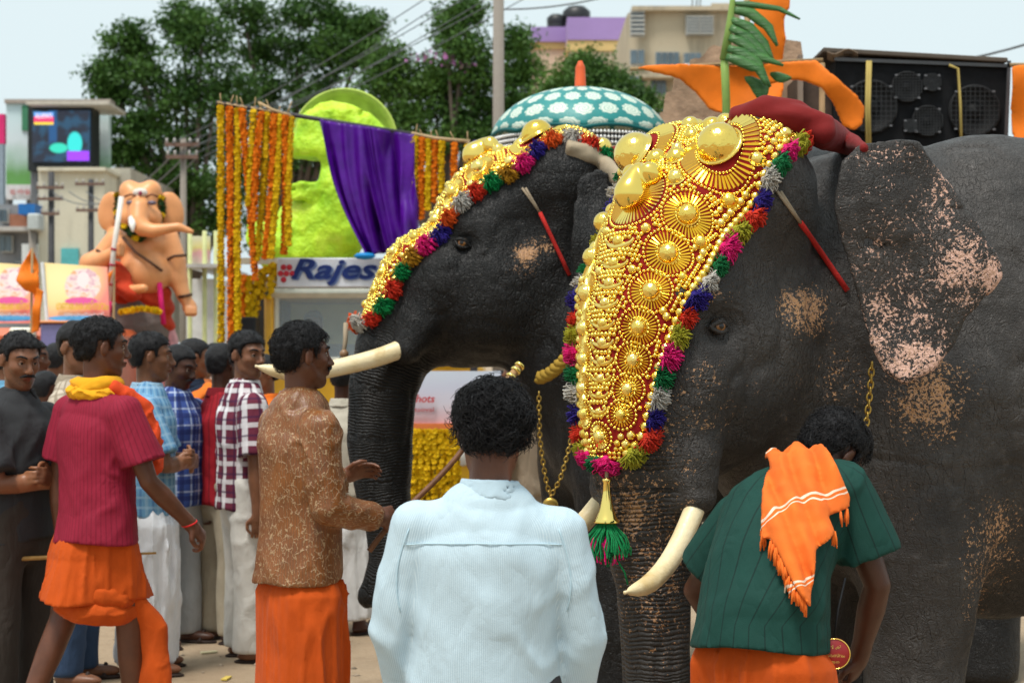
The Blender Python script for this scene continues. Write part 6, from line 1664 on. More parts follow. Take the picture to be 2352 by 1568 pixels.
for x0, x1 in ((352, 372), (372, 383)): part('ribbon', MB().tube([q(366, 650, -.25), q(370, 690, -.28), q(376, 745, -.28)], .03, 6), simple('pink ribbon', (.75, .02, .18), .6), gs, True); break
part('tusk', MB().tube([q(303, 502, -.42), q(304, 516, -.5), q(305, 532, -.54)], R(9, 8, 2), 10), simple('white tusk', (.8, .78, .74), .3), gs, True)
for x in (300, 349):
    part('eye', MB().lathe([(.001, -1), (.7, -.7), (1, 0), (.7, .7), (.001, 1)], 12, c=q(x, 466, -.335), M=Matrix.Diagonal((.052, .03, .026))), simple('painted eye', (.10, .08, .12), .3), gs, True)
    part('eyebrow', MB().tube([q(x - 14, 452, -.30), q(x, 446, -.33), q(x + 14, 452, -.30)], .012, 6), simple('brow paint', (.2, .08, .04), .5), gs, True)
part('forehead_mark', MB().lathe([(.001, -1), (.7, -.7), (1, 0), (.7, .7), (.001, 1)], 14, c=q(322, 442, -.285), M=Matrix.Diagonal((.085, .03, .05))), simple('white mark', (.75, .68, .62)), gs, True)
part('forehead_mark', MB().lathe([(.001, -1), (.7, -.7), (1, 0), (.7, .7), (.001, 1)], 10, c=q(322, 444, -.315), M=Matrix.Diagonal((.022, .02, .026))), simple('red mark', (.3, .03, .08)), gs, True)
part('sacred_thread', MB().tube([q(282, 545, -.2), q(312, 580, -.34), q(345, 602, -.42), q(372, 622, -.32)], .016, 6), simple('dark thread', (.10, .05, .03)), gs, True)
part('armlet', MB().tube([q(385, 596, -.16), q(400, 588, -.21), q(428, 586, -.12)], .016, 6), simple('dark thread', (.10, .05, .03)), gs, True)
part('armlet', MB().tube([q(222, 574, -.16), q(238, 584, -.2), q(250, 602, -.12)], .018, 6), simple('dark thread', (.10, .05, .03)), gs, True)
part('bracelet', MB().tube([q(411, 682, -.16), q(425, 680, -.2), q(440, 676, -.1)], .018, 6), simple('dark thread', (.10, .05, .03)), gs, True)
part('plinth', MB().lathe([(R(75)[0], 0), (R(70)[0], .25), (R(48)[0], .5), (R(40)[0], .62)], 20, c=q(320, 790, .0)), simple('grey rock', (.16, .13, .12), .8, bump=.03, bs=9), gs, True)
part('pedestal_skirt', MB().lathe([(R(78)[0], -1.2), (R(74)[0], -.4), (R(66)[0], .0), (R(50)[0], .22), (R(30)[0], .3)], 28, c=q(342, 775, .1)), striped('pink satin', (.55, .16, .17), (.72, .5, .5), 12) if False else simple('pink satin', (.50, .17, .18), .4, var=.4, vs=14), gs, True)

# ---- flowers
def puff():
    rnd = random.Random(2); mb = MB()
    for (n, r0, z, t) in ((7, 1.0, 0, .5), (6, .8, .35, .9), (4, .45, .6, 1.2)):
        for i in range(n):
            a = i * 2 * math.pi / n + z * 3; c, s_ = math.cos(a), math.sin(a)
            mb.poly([(c * .1, s_ * .1, z * .7 - .15), (c * r0 * .7 - s_ * .33, s_ * r0 * .7 + c * .33, z + .15 * t), (c * r0, s_ * r0, z - .1), (c * r0 * .7 + s_ * .33, s_ * r0 * .7 - c * .33, z + .15 * t)], [(0, 1, 2, 3)])
    return np.array(mb.v, np.float32), np.array(mb.f, np.int32)
PV, PF = puff()
def petals(name, c):
    b = NB(name); co = b.coord(); b.base(b.ramp(b.noise(co, 60, 2), [(.3, tuple(x * .8 for x in c)), (.65, c)])).set(Roughness=.7); b.b.inputs['Specular IOR Level'].default_value = .2; return b.m
M_MY, M_MO = petals('yellow marigold', (.92, .60, .010)), petals('orange marigold', (.95, .25, .008))
def flowers_mesh(path, rad, step, seed, r=.024):
    rg = np.random.default_rng(seed); path = np.array([tuple(p) for p in path], np.float32)
    seg = np.linalg.norm(np.diff(path, axis=0), axis=1); cum = np.concatenate([[0], np.cumsum(seg)]); L = cum[-1]
    n = int(L / step) * 5; t = np.repeat(np.linspace(0, L, int(L / step)), 5)[:n]; c = np.stack([np.interp(t, cum, path[:, i]) for i in range(3)], -1)
    an = np.tile(np.arange(5) * 2 * math.pi / 5, n // 5 + 1)[:n] + t / step * .9 + rg.normal(size=n) * .25
    o = np.stack([np.cos(an), np.sin(an), rg.normal(size=n) * .15], -1); o /= np.linalg.norm(o, axis=1, keepdims=True)
    t1 = np.cross(o, np.array((0, 0, 1.0))); t1 /= np.linalg.norm(t1, axis=1, keepdims=True); t2 = np.cross(o, t1)
    c = c + o * rad * rg.uniform(.75, 1.15, (n, 1)); rr = r * rg.uniform(.8, 1.25, (n, 1, 1))
    v = c[:, None] + rr * (PV[None, :, 0:1] * t1[:, None] + PV[None, :, 1:2] * t2[:, None] + PV[None, :, 2:3] * o[:, None])
    f = (np.arange(n)[:, None, None] * len(PV) + PF[None]).reshape(-1, 4)
    return v.reshape(-1, 3).astype(np.float32), f
GARL = 'marigold garlands hung on the pole'
def garland(path, colour, label, group=GARL, rad=.017, r=.021, step=.030, seed=0):
    root = thing('garland', label, 'garland', tuple(path[0]), 0, group)
    v, f = flowers_mesh([p - path[0] for p in path], rad, step, seed, r)
    tag(add('flowers', mesh_np('flowers', v, f, False), M_MY if colour == 'Y' else M_MO, root), kind='stuff')
    MB().tube([p - path[0] for p in path], .008, 5).build('string', simple('string', (.12, .14, .05)), root)
dg = 14.6
gp = root_at('garland_pole', 'dark horizontal pole with twine knots carrying garlands and purple cloth', 'pole', 800, dg)
PA, PB = P(496, 236, dg), P(1092, 332, dg)
part('rod', MB().tube([PA, PB], .018, 8), simple('dark rod', (.05, .045, .05), .5), gp, True)
part('upright', MB().tube([Vector((P(1088, 332, dg).x, dg + .06, 0)), P(1088, 328, dg + .06)], .03, 8), simple('dark rod', (.05, .045, .05), .5), gp, True); part('upright', MB().tube([Vector((P(535, 240, dg).x, dg + .06, 0)), P(535, 238, dg + .06)], .03, 8), simple('dark rod', (.05, .045, .05), .5), gp, True)
rnd = random.Random(11)
for x in (508, 528, 545, 560, 585, 603, 622, 640, 660, 955, 972, 990, 1008, 1045, 1075):
    t = (x - 496) / 596; c = PA.lerp(PB, t)
    mbk = MB()
    mbk.tube([c + Vector((math.cos(a) * .03, math.sin(a) * .03, .0)) + Vector((0, 0, math.sin(a * 2) * .008)) for a in [i * .7854 for i in range(9)]], .008, 5)
    mbk.tube([c, c + Vector((rnd.uniform(-.04, .04), -.03, rnd.uniform(.05, .10)))], [.008, .004], 5); part('twine_knot', mbk, simple('jute twine', (.45, .32, .18), .9), gp, True)
part('twine', MB().tube([P(595, 236, dg), P(625, 252, dg - .03), P(670, 268, dg - .02)], .012, 6), simple('jute twine', (.45, .32, .18), .9), gp, True); part('twine', MB().tube([P(945, 306, dg - .02), P(1000, 318, dg - .03), P(1080, 325, dg - .02)], .014, 6), simple('jute twine', (.45, .32, .18), .9), gp, True)
def yt(x): return 236 + (x - 496) / 596 * 96 + 8
strands = [(507, 905, 'Y', 2), (527, 900, 'O', 4), (546, 890, 'Y', 0), (556, 640, 'O', 30), (583, 470, 'Y', -12), (600, 505, 'O', -18), (612, 595, 'Y', -22), (630, 590, 'O', -22), (642, 590, 'Y', -20), (656, 580, 'O', -4), (668, 560, 'Y', -6)]
for i, (x, yb, c, dx) in enumerate(strands):
    a = P(x, yt(x), dg - .03 - .02 * (i % 2)); b_ = P(x + dx, yb, dg - .05 - .05 * (i % 3))
    m = a.lerp(b_, .5) + Vector((rnd.uniform(-.02, .02), -.02, 0))
    nm = {'Y': 'yellow', 'O': 'orange'}[c]
    ordn = ('first', 'second', 'third', 'fourth', 'fifth', 'sixth', 'seventh', 'eighth', 'ninth', 'tenth', 'eleventh')
    garland([a, a.lerp(m, .5), m, b_], c, ('very long %s marigold garland, %s strand from the outer pole end' if yb > 800 else '%s marigold garland, %s strand from the outer pole end') % (nm, ordn[i]), GARL if yb < 800 else 'long garlands at the pole end', seed=i)
for i, (x, yb, c) in enumerate(((953, 520, 'Y'), (969, 500, 'O'), (984, 480, 'Y'), (999, 460, 'O'), (1014, 440, 'Y'), (1044, 410, 'O'), (1074, 380, 'Y'))):
    a = P(x, yt(x), dg - .03); b_ = P(x - 2, yb, dg - .05); garland([a, a.lerp(b_, .5), b_], c, '%s marigold garland, %s strand beyond the purple cloth' % ({'Y': 'yellow', 'O': 'orange'}[c], ordn[i]), 'garlands right of the purple cloth', seed=40 + i)
# swags on the truck frame
for i, (pts, c) in enumerate((([(628, 612), (600, 628), (585, 690), (575, 760)], 'Y'), ([(652, 612), (632, 622), (612, 680)], 'Y'), ([(560, 640), (556, 700), (552, 780)], 'O'), ([(568, 640), (574, 690), (566, 790)], 'Y'))):
    garland([P(x, y, 14.9) for x, y in pts], c, '%s marigold swag hanging from the truck frame' % {'Y': 'yellow', 'O': 'orange'}[c], 'garland swags on the truck', .035, .03, .04, 60 + i)
# ---- purple cloth
pc = root_at('purple_cloth', 'shiny purple satin cloth draped from the pole over the statue', 'cloth', 830, dg)
def drape(u_, v_):
    xt = 733 + (950 - 733) * u_; tp = P(xt, yt(xt) - 8, dg - .05)
    ub = u_ ** 1.15; xb = 842 + (960 - 842) * ub; yb = 590 - 70 * u_ ** 2
    bt = P(xb, yb, dg - .05); p = tp.lerp(bt, v_)
    p.x += -.05 * math.sin(v_ * math.pi) * (1 - u_)
    ph = u_ * 27 + 2.8 * math.sin(v_ * 2.0 + u_ * 5) + 2.4 * math.sin(u_ * 11.3) + 1.3 * math.sin(u_ * 23 + v_)
    am = (.03 + .09 * v_ * (1 - .4 * v_)); p.y += am * (.55 + .45 * math.sin(u_ * 17 + 1)) * (1 - abs(math.sin(ph * .5)) * 2) + am * .3 * math.sin(ph * 1.7 + v_ * 4) + .03 * math.sin(u_ * 9 + v_ * 3)
    p.x += .012 * math.sin(ph + v_ * 3) * (0.3 + v_)
    return p
b = NB('purple satin'); co = b.coord(); b.base(b.ramp(b.noise(co, 6, 3), [(.3, (.045, .001, .16)), (.7, (.085, .002, .27))])).set(Roughness=.42); b.b.inputs['Specular IOR Level'].default_value = .3; b.bump(b.noise(co, 9, 2), .006)
o = part('cloth', MB().grid(150, 44, drape), b.m, pc, True); thicken(o, .006)
part('hem_corner', MB().grid(8, 6, lambda a, c: P(1086 + a * 10, 322 + c * 30, dg - .05)), b.m, pc)
# ---- lime green statue
dl = 16.4; sl = S(dl); q = lambda x, y, dd=0.0: P(x, y, dl + dd); R = lambda *a: [v / sl for v in a]
ls = root_at('statue', 'huge lime green plaster statue with round halo, half covered by purple cloth', 'statue', 780, dl)
b = NB('lime paint'); co = b.coord(); b.base(b.ramp(b.noise(co, 4, 4), [(.3, (.30, .58, .010)), (.55, (.48, .74, .015)), (.75, (.58, .70, .06))])).set(Roughness=.55); b.bump(b.noise(co, 16, 4), .03); M_LIME = b.m
G = []
G.append(('u', s_ell(q(762, 318, .0), R(88, 62, 74)), 0))
for x, y, r_ in ((718, 284, 34), (758, 266, 34), (800, 270, 36), (838, 288, 34), (868, 312, 28)): gu2 = G.append(('u', s_ell(q(x, y, -.12), R(r_, r_, r_ * .9)), .10))
G.append(('u', s_ell(q(745, 345, -.05), R(78, 62, 42)), .12))
G.append(('u', s_tube([q(752, 350, -.1), q(768, 440, -.18), q(790, 520, -.1)], R(34, 40, 60)), .10))
G.append(('u', s_ell(q(730, 520, .0), R(98, 70, 88)), .12)); G.append(('u', s_ell(q(700, 590, .0), R(110, 70, 50)), .15))
G.append(('u', s_tube([q(672, 430, -.1), q(700, 420, -.2), q(730, 432, -.2)], R(18, 14, 14)), .06))
G.append(('s', s_rbox(q(690, 394, -.1), R(50, 260, 31), None, .06), .03))
for y in (425, 440, 454): G.append(('u', s_tube([q(668, y + 4, -.2), q(690, y - 2, -.27), q(716, y + 2, -.24)], R(8, 8, 7)), .03))
G.append(('s', s_tube([q(660, 508, -.34), q(740, 490, -.42), q(840, 505, -.3)], R(5, 5, 5)), .05)); G.append(('s', s_tube([q(740, 430, -.36), q(735, 470, -.4), q(690, 520, -.4)], R(4, 5, 4)), .05))
for x, y, r_ in ((590, 545, 26), (604, 560, 28), (580, 520, 14), (615, 520, 16), (650, 560, 26), (660, 525, 20)): G.append(('u', s_ell(q(x, y, -.2), R(r_, r_ * .8, r_)), .06))
hz_ = q(0, 300).z
G.append(('d', lambda p: vnoise(p, 9) * .012 + vnoise(p, 22) * .006 + np.clip((p[..., 2] - hz_) * 8, 0, 1) * np.abs(vnoise(p, 13)) * .05, 0))
sdfp('figure', G, 545, 195, 930, 650, dl - .55, dl + .45, .021, M_LIME, ls)
hd = MB(); rr = R(124)[0]; c = q(792, 326, .2)
hd.lathe([(.02, .16), (rr * .6, .13), (rr * .9, .05), (rr, -.04), (rr * .97, -.06), (rr * .86, .02), (rr * .5, .09), (.02, .12)], 48, c=c, M=Matrix.Rotation(math.radians(-82), 3, 'X') @ Matrix.Rotation(math.radians(0), 3, 'Y') if False else Matrix.Rotation(math.radians(-90), 3, 'X'))
zt_ = q(0, 352).z; hd.f = [f for f in hd.f if all(hd.v[i][2] > zt_ for i in f)]
part('halo', hd, simple('olive lime paint', (.42, .55, .10), .55, var=.25, vs=6), ls, True)
part('blue_cap', MB().lathe([(.001, -1), (.7, -.7), (1, 0), (.7, .7), (.001, 1)], 14, c=P(838, 588, dg - .1), M=Matrix.Diagonal((.09, .08, .03))), simple('blue cap', (.01, .22, .55), .5), ls, True)
# ---- truck with sign
dt = 15.0
tk = root_at('truck', 'yellow and cream truck with painted name board over its windscreen', 'truck', 860, dt)
M_YP = simple('yellow truck paint', (.78, .42, .02), .32, var=.1); M_CR = simple('cream truck paint', (.66, .64, .54), .4); M_WS = None
wx0, wx1 = 612, 1110
part('cab', pbox(MB(), wx0 + 2, 833, wx1, 1180, dt + .06, 1.5, .05), M_YP, tk); part('cab_rear', pbox(MB(), wx0 + 2, 690, wx1, 832, dt + 1.45, .06), simple('grey cab lining', (.30, .37, .41), .8), tk)
part('roof', pbox(MB(), wx0, 662, wx1, 684, dt - .04, 1.65, .04), M_CR, tk)
part('pillar', pbox(MB(), wx0 - 6, 676, wx0 + 16, 832, dt - .02, .12, .02), M_YP, tk)
part('windscreen_surround', pbox(MB(), wx0 + 16, 680, wx0 + 28, 830, dt - .01, .08, .015), M_CR, tk); part('windscreen_surround', pbox(MB(), wx0 + 16, 820, wx1, 832, dt - .02, .08, .01), M_CR, tk)
b = NB('windscreen glass'); co = b.coord('Generated'); x = b.sep(co)
b.base((.45, .52, .56)).set(Roughness=.08); b.b.inputs['Alpha'].default_value = .32
part('windscreen', pbox(MB(), wx0 + 28, 684, wx1, 822, dt, .03), b.m, tk)
part('rear_window', pbox(MB(), 668, 698, 830, 790, dt + 1.40, .04), simple('painted daylight pane', (.62, .74, .34), .5), tk)  # opaque pane, daylight seen through the cab is painted in as bright pale green
part('bumper', pbox(MB(), wx0 - 4, 1120, wx1, 1160, dt - .12, .2, .03), simple('bumper', (.1, .1, .1), .5), tk)
for x in (665, 1060):
    wr_ = P(x, 1180, dt + .9); w_ = part('wheel', MB().lathe([(.05, -.12), (.36, -.12), (.42, -.08), (.42, .08), (.36, .12), (.05, .12)], 24, c=(wr_.x, dt + .8, .42), M=Matrix.Rotation(math.pi / 2, 3, 'Y')), simple('tyre', (.02, .02, .02), .8), tk, True)
    part('headlight', MB().lathe([(.1, 0), (.11, .02), (.09, .05), (.02, .06)], 16, c=P(x, 1040, dt + .05), M=Matrix.Rotation(math.pi / 2, 3, 'X')), simple('headlight glass', (.6, .6, .58), .1), tk, True)
part('load_bed', pbox(MB(), wx0 - 30, 640, wx1 + 60, 660, dt + .9, 3.6), simple('planks', (.20, .13, .08), .8), tk); part('bed_frame', pbox(MB(), 548, 592, 680, 606, dt + .1, .08), simple('grey bamboo', (.42, .38, .30), .8), tk); part('bed_frame', pbox(MB(), 600, 648, 650, 660, dt + .1, .06), simple('grey bamboo', (.42, .38, .30), .8), tk)
part('dark_bed_side', pbox(MB(), 585, 660, 611, 900, dt + .4, 2.5), simple('near black boards', (.03, .028, .025), .9), tk)  # bed side boards in one even near-black colour
sg = part('name_board', pbox(MB(), 636, 592, 905, 660, dt - .16, .06, .01), simple('white board paint', (.68, .70, .76), .45), tk)
M_NAVY = simple('navy lettering', (.012, .030, .16), .5)
def nameplate(txt, dx, mat, off, ex):
    me = text_mesh(txt, 1.0, .32, off, ex); v = verts_of(me); lo, hi = v.min(0), v.max(0); a = P(668, 655, dt - .17); b_ = P(866, 594, dt - .17)
    k = (b_.x - a.x) / (hi[0] - lo[0]); kz = (b_.z - a.z) / (hi[1] - lo[1]); v = (v - lo) * np.array((k, kz, 1), np.float32)
    v = np.stack([v[:, 0] + a.x + dx, -v[:, 2] + dt - .163 - dx * .2, v[:, 1] + a.z - dx], -1) - np.array(tk.location, np.float32)
    me.vertices.foreach_set('co', np.ascontiguousarray(v, np.float32).ravel()); me.update(); add('lettering', me, mat, sg)
    sg.children[-1].location = (0, 0, 0)
nameplate('Rajes', .012, simple('blue shadow lettering', (.16, .22, .42), .5), .030, .002); nameplate('Rajes', .0, M_NAVY, .022, .006)
for i in range(6):
    a = i * 1.047; c = P(658, 628, dt - .17) + (Vector((math.cos(a) * .048, 0, math.sin(a) * .058)) if i < 5 else Vector((0, -.004, 0)))
    part('flower_emblem', MB().lathe([(.001, .006), (.016, .005), (.024, 0)], 12, c=c, M=Matrix.Rotation(math.pi / 2, 3, 'X'), cap=False), simple('red flower paint', (.50, .03, .05), .5), tk, True)
part('speaker_box', pbox(MB(), 538, 728, 586, 800, dt - .3, .25, .01), simple('black vinyl', (.02, .022, .026), .6), tk)
# driver seen through the glass
pD = person('driver sitting inside the yellow truck, seen as a dark shape', 720, dt + .6, 1.62, -90, dict(res=.0145, skin=SK3, shirt=dict(mat=cloth('slate shirt', (.05, .07, .09)), hem=.46), trousers=dict(mat=gtr))); pD['root'].location.z = .36

# ---- printed banners on the left float
def banner_mat(seed):
    b = NB('festival print'); co = b.coord('Generated'); x = b.sep(co); u_, v_ = x[0], x[2]
    def ell(cx, cy, rx, ry): return b.math('ADD', b.math('POWER', b.math('ABSOLUTE', b.math('MULTIPLY', b.math('SUBTRACT', u_, cx), 1 / rx)), 2.0), b.math('POWER', b.math('ABSOLUTE', b.math('MULTIPLY', b.math('SUBTRACT', v_, cy), 1 / ry)), 2.0))
    c = b.ramp(ell(.25, .72, .8, .8), [(0, (.85, .72, .35)), (.25, (.85, .60, .25)), (.8, (.75, .20, .16))])
    nz = b.noise(co, 7, 2)
    c = b.mix(b.step(b.math('ADD', ell(.58, .62, .26, .30), b.math('MULTIPLY', nz, .5)), 1.25, 1.1), c, b.ramp(b.noise(co, 9, 2), [(.3, (.70, .30, .12)), (.5, (.78, .66, .62)), (.7, (.55, .18, .30))]))
    c = b.mix(b.step(ell(.58, .72, .09, .14), 1.0, .8), c, (.78, .66, .66)); c = b.mix(b.step(ell(.58, .36, .24, .07), 1.0, .8), c, (.65, .06, .28))
    c = b.mix(b.step(ell(.55, .08, .42, .05), 1.0, .9), c, (.06, .32, .62)); b.base(c).set(Roughness=.45); return b.m
M_YL = simple('yellow print letters', (.75, .52, .03), .5)
for i, (x0, x1, y0, y1, dx) in enumerate(((98, 252, 603, 742, -6), (-60, 92, 600, 742, -6))):
    db = 18.5 + .2 * i; r = root_at('banner', ('pink printed festival banner with yellow lettering beside the statue float', 'pink printed festival banner cut by the picture edge behind the saffron flag')[i], 'banner', (x0 + x1) / 2, db)
    a, b_, c, e = P(x0, y0, db), P(x1 + dx, y0 + 10, db), P(x1, y1, db - .2), P(x0 + 12, y1, db - .2)
    mb = MB(); fv = [a, b_, c, e]; mb.poly(fv + [p + Vector((0, .03, 0)) for p in fv], [(3, 2, 1, 0), (4, 5, 6, 7), (0, 1, 5, 4), (1, 2, 6, 5), (2, 3, 7, 6), (3, 0, 4, 7)]); part('sheet', mb, banner_mat(i), r)
    part('frame', MB().tube([P(x0 - 1, y0, db - .02), P(x0 + 12, y1 + 20, db - .22)], .02, 6), simple('white frame', (.6, .6, .6)), r)
    for xx in (x0 + 14, x1): part('post', MB().tube([P(xx, y1, db), Vector((P(xx, y1, db).x, db, 0))], .03, 6), simple('dark rod', (.05, .045, .05)), r)
    lettering('ഗണേശോത്സവം', P((x0 + x1) / 2 + 14, 700, db - .19), .52 if i == 0 else .45, M_YL, r, offset=.01, hgt=.1)
    lettering('ആശംസകൾ', P((x0 + x1) / 2 + 18, 722, db - .21), .40, simple('white print letters', (.75, .78, .8)), r, hgt=.05)
# pickup under the banners
pk = root_at('pickup_truck', 'small orange pickup below the printed banners', 'truck', 110, 18.0)
part('cab', pbox(MB(), -40, 752, 250, 1000, 18.0, 1.6, .08), simple('orange red paint', (.50, .10, .03), .35), pk); part('windscreen', pbox(MB(), 92, 742, 200, 800, 17.93, .06, .02), simple('violet tinted glass', (.18, .16, .34), .1), pk); part('windscreen_surround', pbox(MB(), 84, 736, 208, 742, 17.9, .1, .02), simple('orange trim', (.6, .2, .05), .4), pk)
part('bonnet_panel', pbox(MB(), 20, 752, 80, 790, 17.9, .09, .02), simple('cream truck paint', (.66, .64, .54)), pk)
for x in (0, 200): part('wheel', MB().lathe([(.05, -.1), (.3, -.1), (.34, -.06), (.34, .06), (.3, .1), (.05, .1)], 20, c=(P(x, 0, 18.3).x, 18.5, .34), M=Matrix.Rotation(math.pi / 2, 3, 'Y')), simple('tyre', (.02, .02, .02), .8), pk, True)
M_SAFF = cloth('saffron flag cloth', (.80, .18, .008), .6, fold=.0008)
def flag_cloth(name, outline, d, mat, root, wave=.04, h=.02, freq=9, th=.011, tilt=0.0, loc=True):
    pts = pxl(outline, d) if True else 0; x0 = pts[0][0]
    def f(p):
        d2 = poly2d(p[..., 0], p[..., 2], pts)
        yy = d + tilt * (p[..., 0] - x0) + wave * np.sin((p[..., 0] + .6 * p[..., 2]) * freq) + wave * .5 * np.sin(p[..., 2] * freq * 1.7 - p[..., 0] * 5) + wave * .35 * vnoise(p, 6)
        return np.maximum(d2, np.abs(p[..., 1] - yy) * .8 - th).astype(np.float32)
    A = np.array(pts); me = sdf_mesh(name, [('u', f, 0)], (A[:, 0].min() - .03, d - wave * 2.5 - .1 - abs(tilt), A[:, 1].min() - .03), (A[:, 0].max() + .03, d + wave * 2.5 + .1 + abs(tilt), A[:, 1].max() + .03), h)
    me.transform(Matrix.Translation(-Vector(root.location))); return add(name, me, mat, root)
fl = root_at('flag', 'saffron pennant on a short stick before the printed banners', 'flag', 68, 15.5)
flag_cloth('cloth', [(72, 565), (84, 610), (92, 650), (84, 700), (76, 672), (60, 668), (42, 645), (48, 610)], 15.5, M_SAFF, fl, .05, .012, 14)
flag_cloth('tail', [(84, 660), (98, 668), (96, 720), (88, 760), (70, 765)], 15.45, M_SAFF, fl, .03, .012, 14)
part('stick', MB().tube([P(74, 570, 15.5), Vector((P(66, 760, 15.5).x, 15.5, 0))], .012, 6), simple('bamboo', (.30, .2, .1)), fl, True)
fl = root_at('flag', 'long saffron streamer hanging beside the statue drape', 'flag', 222, 19.3)
flag_cloth('cloth', [(262, 615), (240, 690), (222, 745), (200, 752), (216, 700), (236, 640)], 19.3, M_SAFF, fl, .05, .016, 11)
part('stick', MB().tube([P(262, 612, 19.35), Vector((P(258, 760, 19.35).x, 19.35, 0))], .014, 6), simple('bamboo', (.30, .2, .1)), fl, True)
# shade tent and pale booth between statue and garlands
bt = root_at('booth', 'pale booth with printed yellow side board between statue and garlands', 'booth', 460, 22)
part('wall', pbox(MB(), 428, 640, 500, 900, 22.2, 1.6), simple('booth cloth', (.62, .62, .62), .8), bt); part('side_board', pbox(MB(), 432, 542, 482, 606, 21.9, .06), art('pink yellow print', [(0, (.7, .62, .55)), (.4, (.72, .35, .40)), (.55, (.72, .62, .25)), (1, (.68, .66, .5))]), bt); part('roof', pbox(MB(), 424, 606, 500, 614, 21.5, 2.5), simple('tin', (.45, .44, .42), .5), bt)
for x in (436, 470, 496): part('post', MB().tube([P(x, 530, 21.8), Vector((P(x, 530, 21.8).x, 21.8, 0))], .03, 6), simple('painted post', (.5, .52, .25)), bt, True)
# white plume of dry palm beside the garlands
# ---- pink wall banner and marigold curtain behind the dark trunk
wb = root_at('banner', 'white banner with red words glimpsed under the dark elephant jaw', 'banner', 1020, 12.9)
part('sheet', pbox(MB(), 930, 852, 1150, 975, 12.9, .03), art('white pink print', [(0, (.68, .38, .40)), (.35, (.66, .62, .70)), (.7, (.60, .62, .74)), (1, (.62, .68, .78))]), wb); part('valance', pbox(MB(), 930, 972, 1150, 996, 12.88, .03), simple('orange print', (.70, .20, .06), .6), wb)
for xx in (932, 1148): part('post', MB().tube([P(xx, 850, 12.95), Vector((P(xx, 850, 12.95).x, 12.95, 0))], .025, 6), simple('dark rod', (.05, .045, .05)), wb)
lettering('shots', P(972, 915, 12.87), .165, simple('red letters', (.5, .03, .03)), wb, .25, .02, extrude=.003); lettering('etsoval', P(970, 940, 12.87), .16, simple('red letters', (.5, .03, .03)), wb, hgt=.03, extrude=.003)
for i, x in enumerate((950, 966, 982, 998, 1014, 1030, 1046, 1180, 1196)):
    garland([P(x, 992, 12.75), P(x + 2, 1090, 12.72), P(x + 1, 1185 - (i % 3) * 14, 12.75)], 'Y', 'yellow marigold strand below the white banner, %s from the dark trunk' % ordn[i], 'marigold curtain below the white banner', .022, .024, .032, 80 + i)

sg_ = thing('garland', 'green and yellow flower garland round the neck of the peach statue', 'garland', tuple(P(283, 450, 19.6)), 0); gpath = [P(x, y, 19.55 + z) for x, y, z in ((276, 448, .40), (274, 480, .36), (282, 515, .28), (318, 550, .16), (354, 520, .28), (370, 490, .36), (368, 455, .40))]
for nm, m_, st, sd in (('leaves', simple('garland leaves', (.02, .07, .015), .6), .05, 1), ('flowers', M_MY, .16, 2)):
    v, f = flowers_mesh([p - gpath[0] + Vector((0, -.02 * sd, 0)) for p in gpath], .04, st, sd, .035); v += np.array(gpath[0] - Vector(sg_.location), np.float32); tag(add(nm, mesh_np(nm, v, f, False), m_, sg_), kind='stuff')

fr_ = thing('garland', 'short yellow flower garland round the grey rock under the peach statue', 'garland', tuple(P(285, 712, 19.3)), 0)
fp = [P(282, 716, 19.5), P(300, 712, 19.3), P(325, 708, 19.25), P(350, 712, 19.3), P(362, 716, 19.45)]; v, f = flowers_mesh([p - fp[0] for p in fp], .03, .05, 5, .035); tag(add('flowers', mesh_np('flowers', v + np.array(fp[0] - Vector(fr_.location), np.float32), f, False), M_MY, fr_), kind='stuff')
# ------------------------------------------------------------------ parasol, loudspeakers, flags over the elephants
du = 11.4; su = S(du)
um = root_at('parasol', 'teal ceremonial parasol printed with pale roses and hung with silver fringe', 'parasol', 1333, du)
b = NB('teal rose brocade'); x = b.sep(b.attr('cuv', 'Vector')); cv = b.n('CombineXYZ'); b.l(x[0], cv.inputs[0]); b.l(x[1], cv.inputs[1])
row = b.math('FLOOR', b.math('MULTIPLY', x[1], 1.0)); fx = b.math('SUBTRACT', b.math('FRACT', b.math('ADD', x[0], b.math('MULTIPLY', row, .5))), .5); fy = b.math('SUBTRACT', b.math('FRACT', x[1]), .5)
rr_ = b.math('SQRT', b.math('ADD', b.math('MULTIPLY', fx, fx), b.math('MULTIPLY', fy, fy))); an = b.math('ARCTAN2', fy, fx)
edge = b.math('ADD', .39, b.math('MULTIPLY', b.math('SINE', b.math('MULTIPLY', an, 9.0)), .03))
ins = b.step(b.math('SUBTRACT', edge, rr_), -.02, .02)
inner = b.math('MULTIPLY', b.step(b.math('SINE', b.math('ADD', b.math('MULTIPLY', rr_, 42.0), b.math('MULTIPLY', an, 2.0))), .4, .75), ins)
col = b.mix(ins, b.ramp(b.noise(b.coord(), 5, 3), [(.3, (.008, .17, .17)), (.7, (.012, .24, .23))]), (.58, .66, .56)); col = b.mix(b.math('MULTIPLY', inner, .6), col, (.10, .30, .27))
b.base(col).set(Roughness=.45); b.bump(b.noise(b.coord(), 120, 2), .002); M_TEAL = b.m
rim_z = P(1330, 318, du).z; top_z = P(1330, 203, du).z; rad = 206 / su; ux = (1333 - CX) / FPX * du
NP, ND = 64, 12
V = []; uvs = []
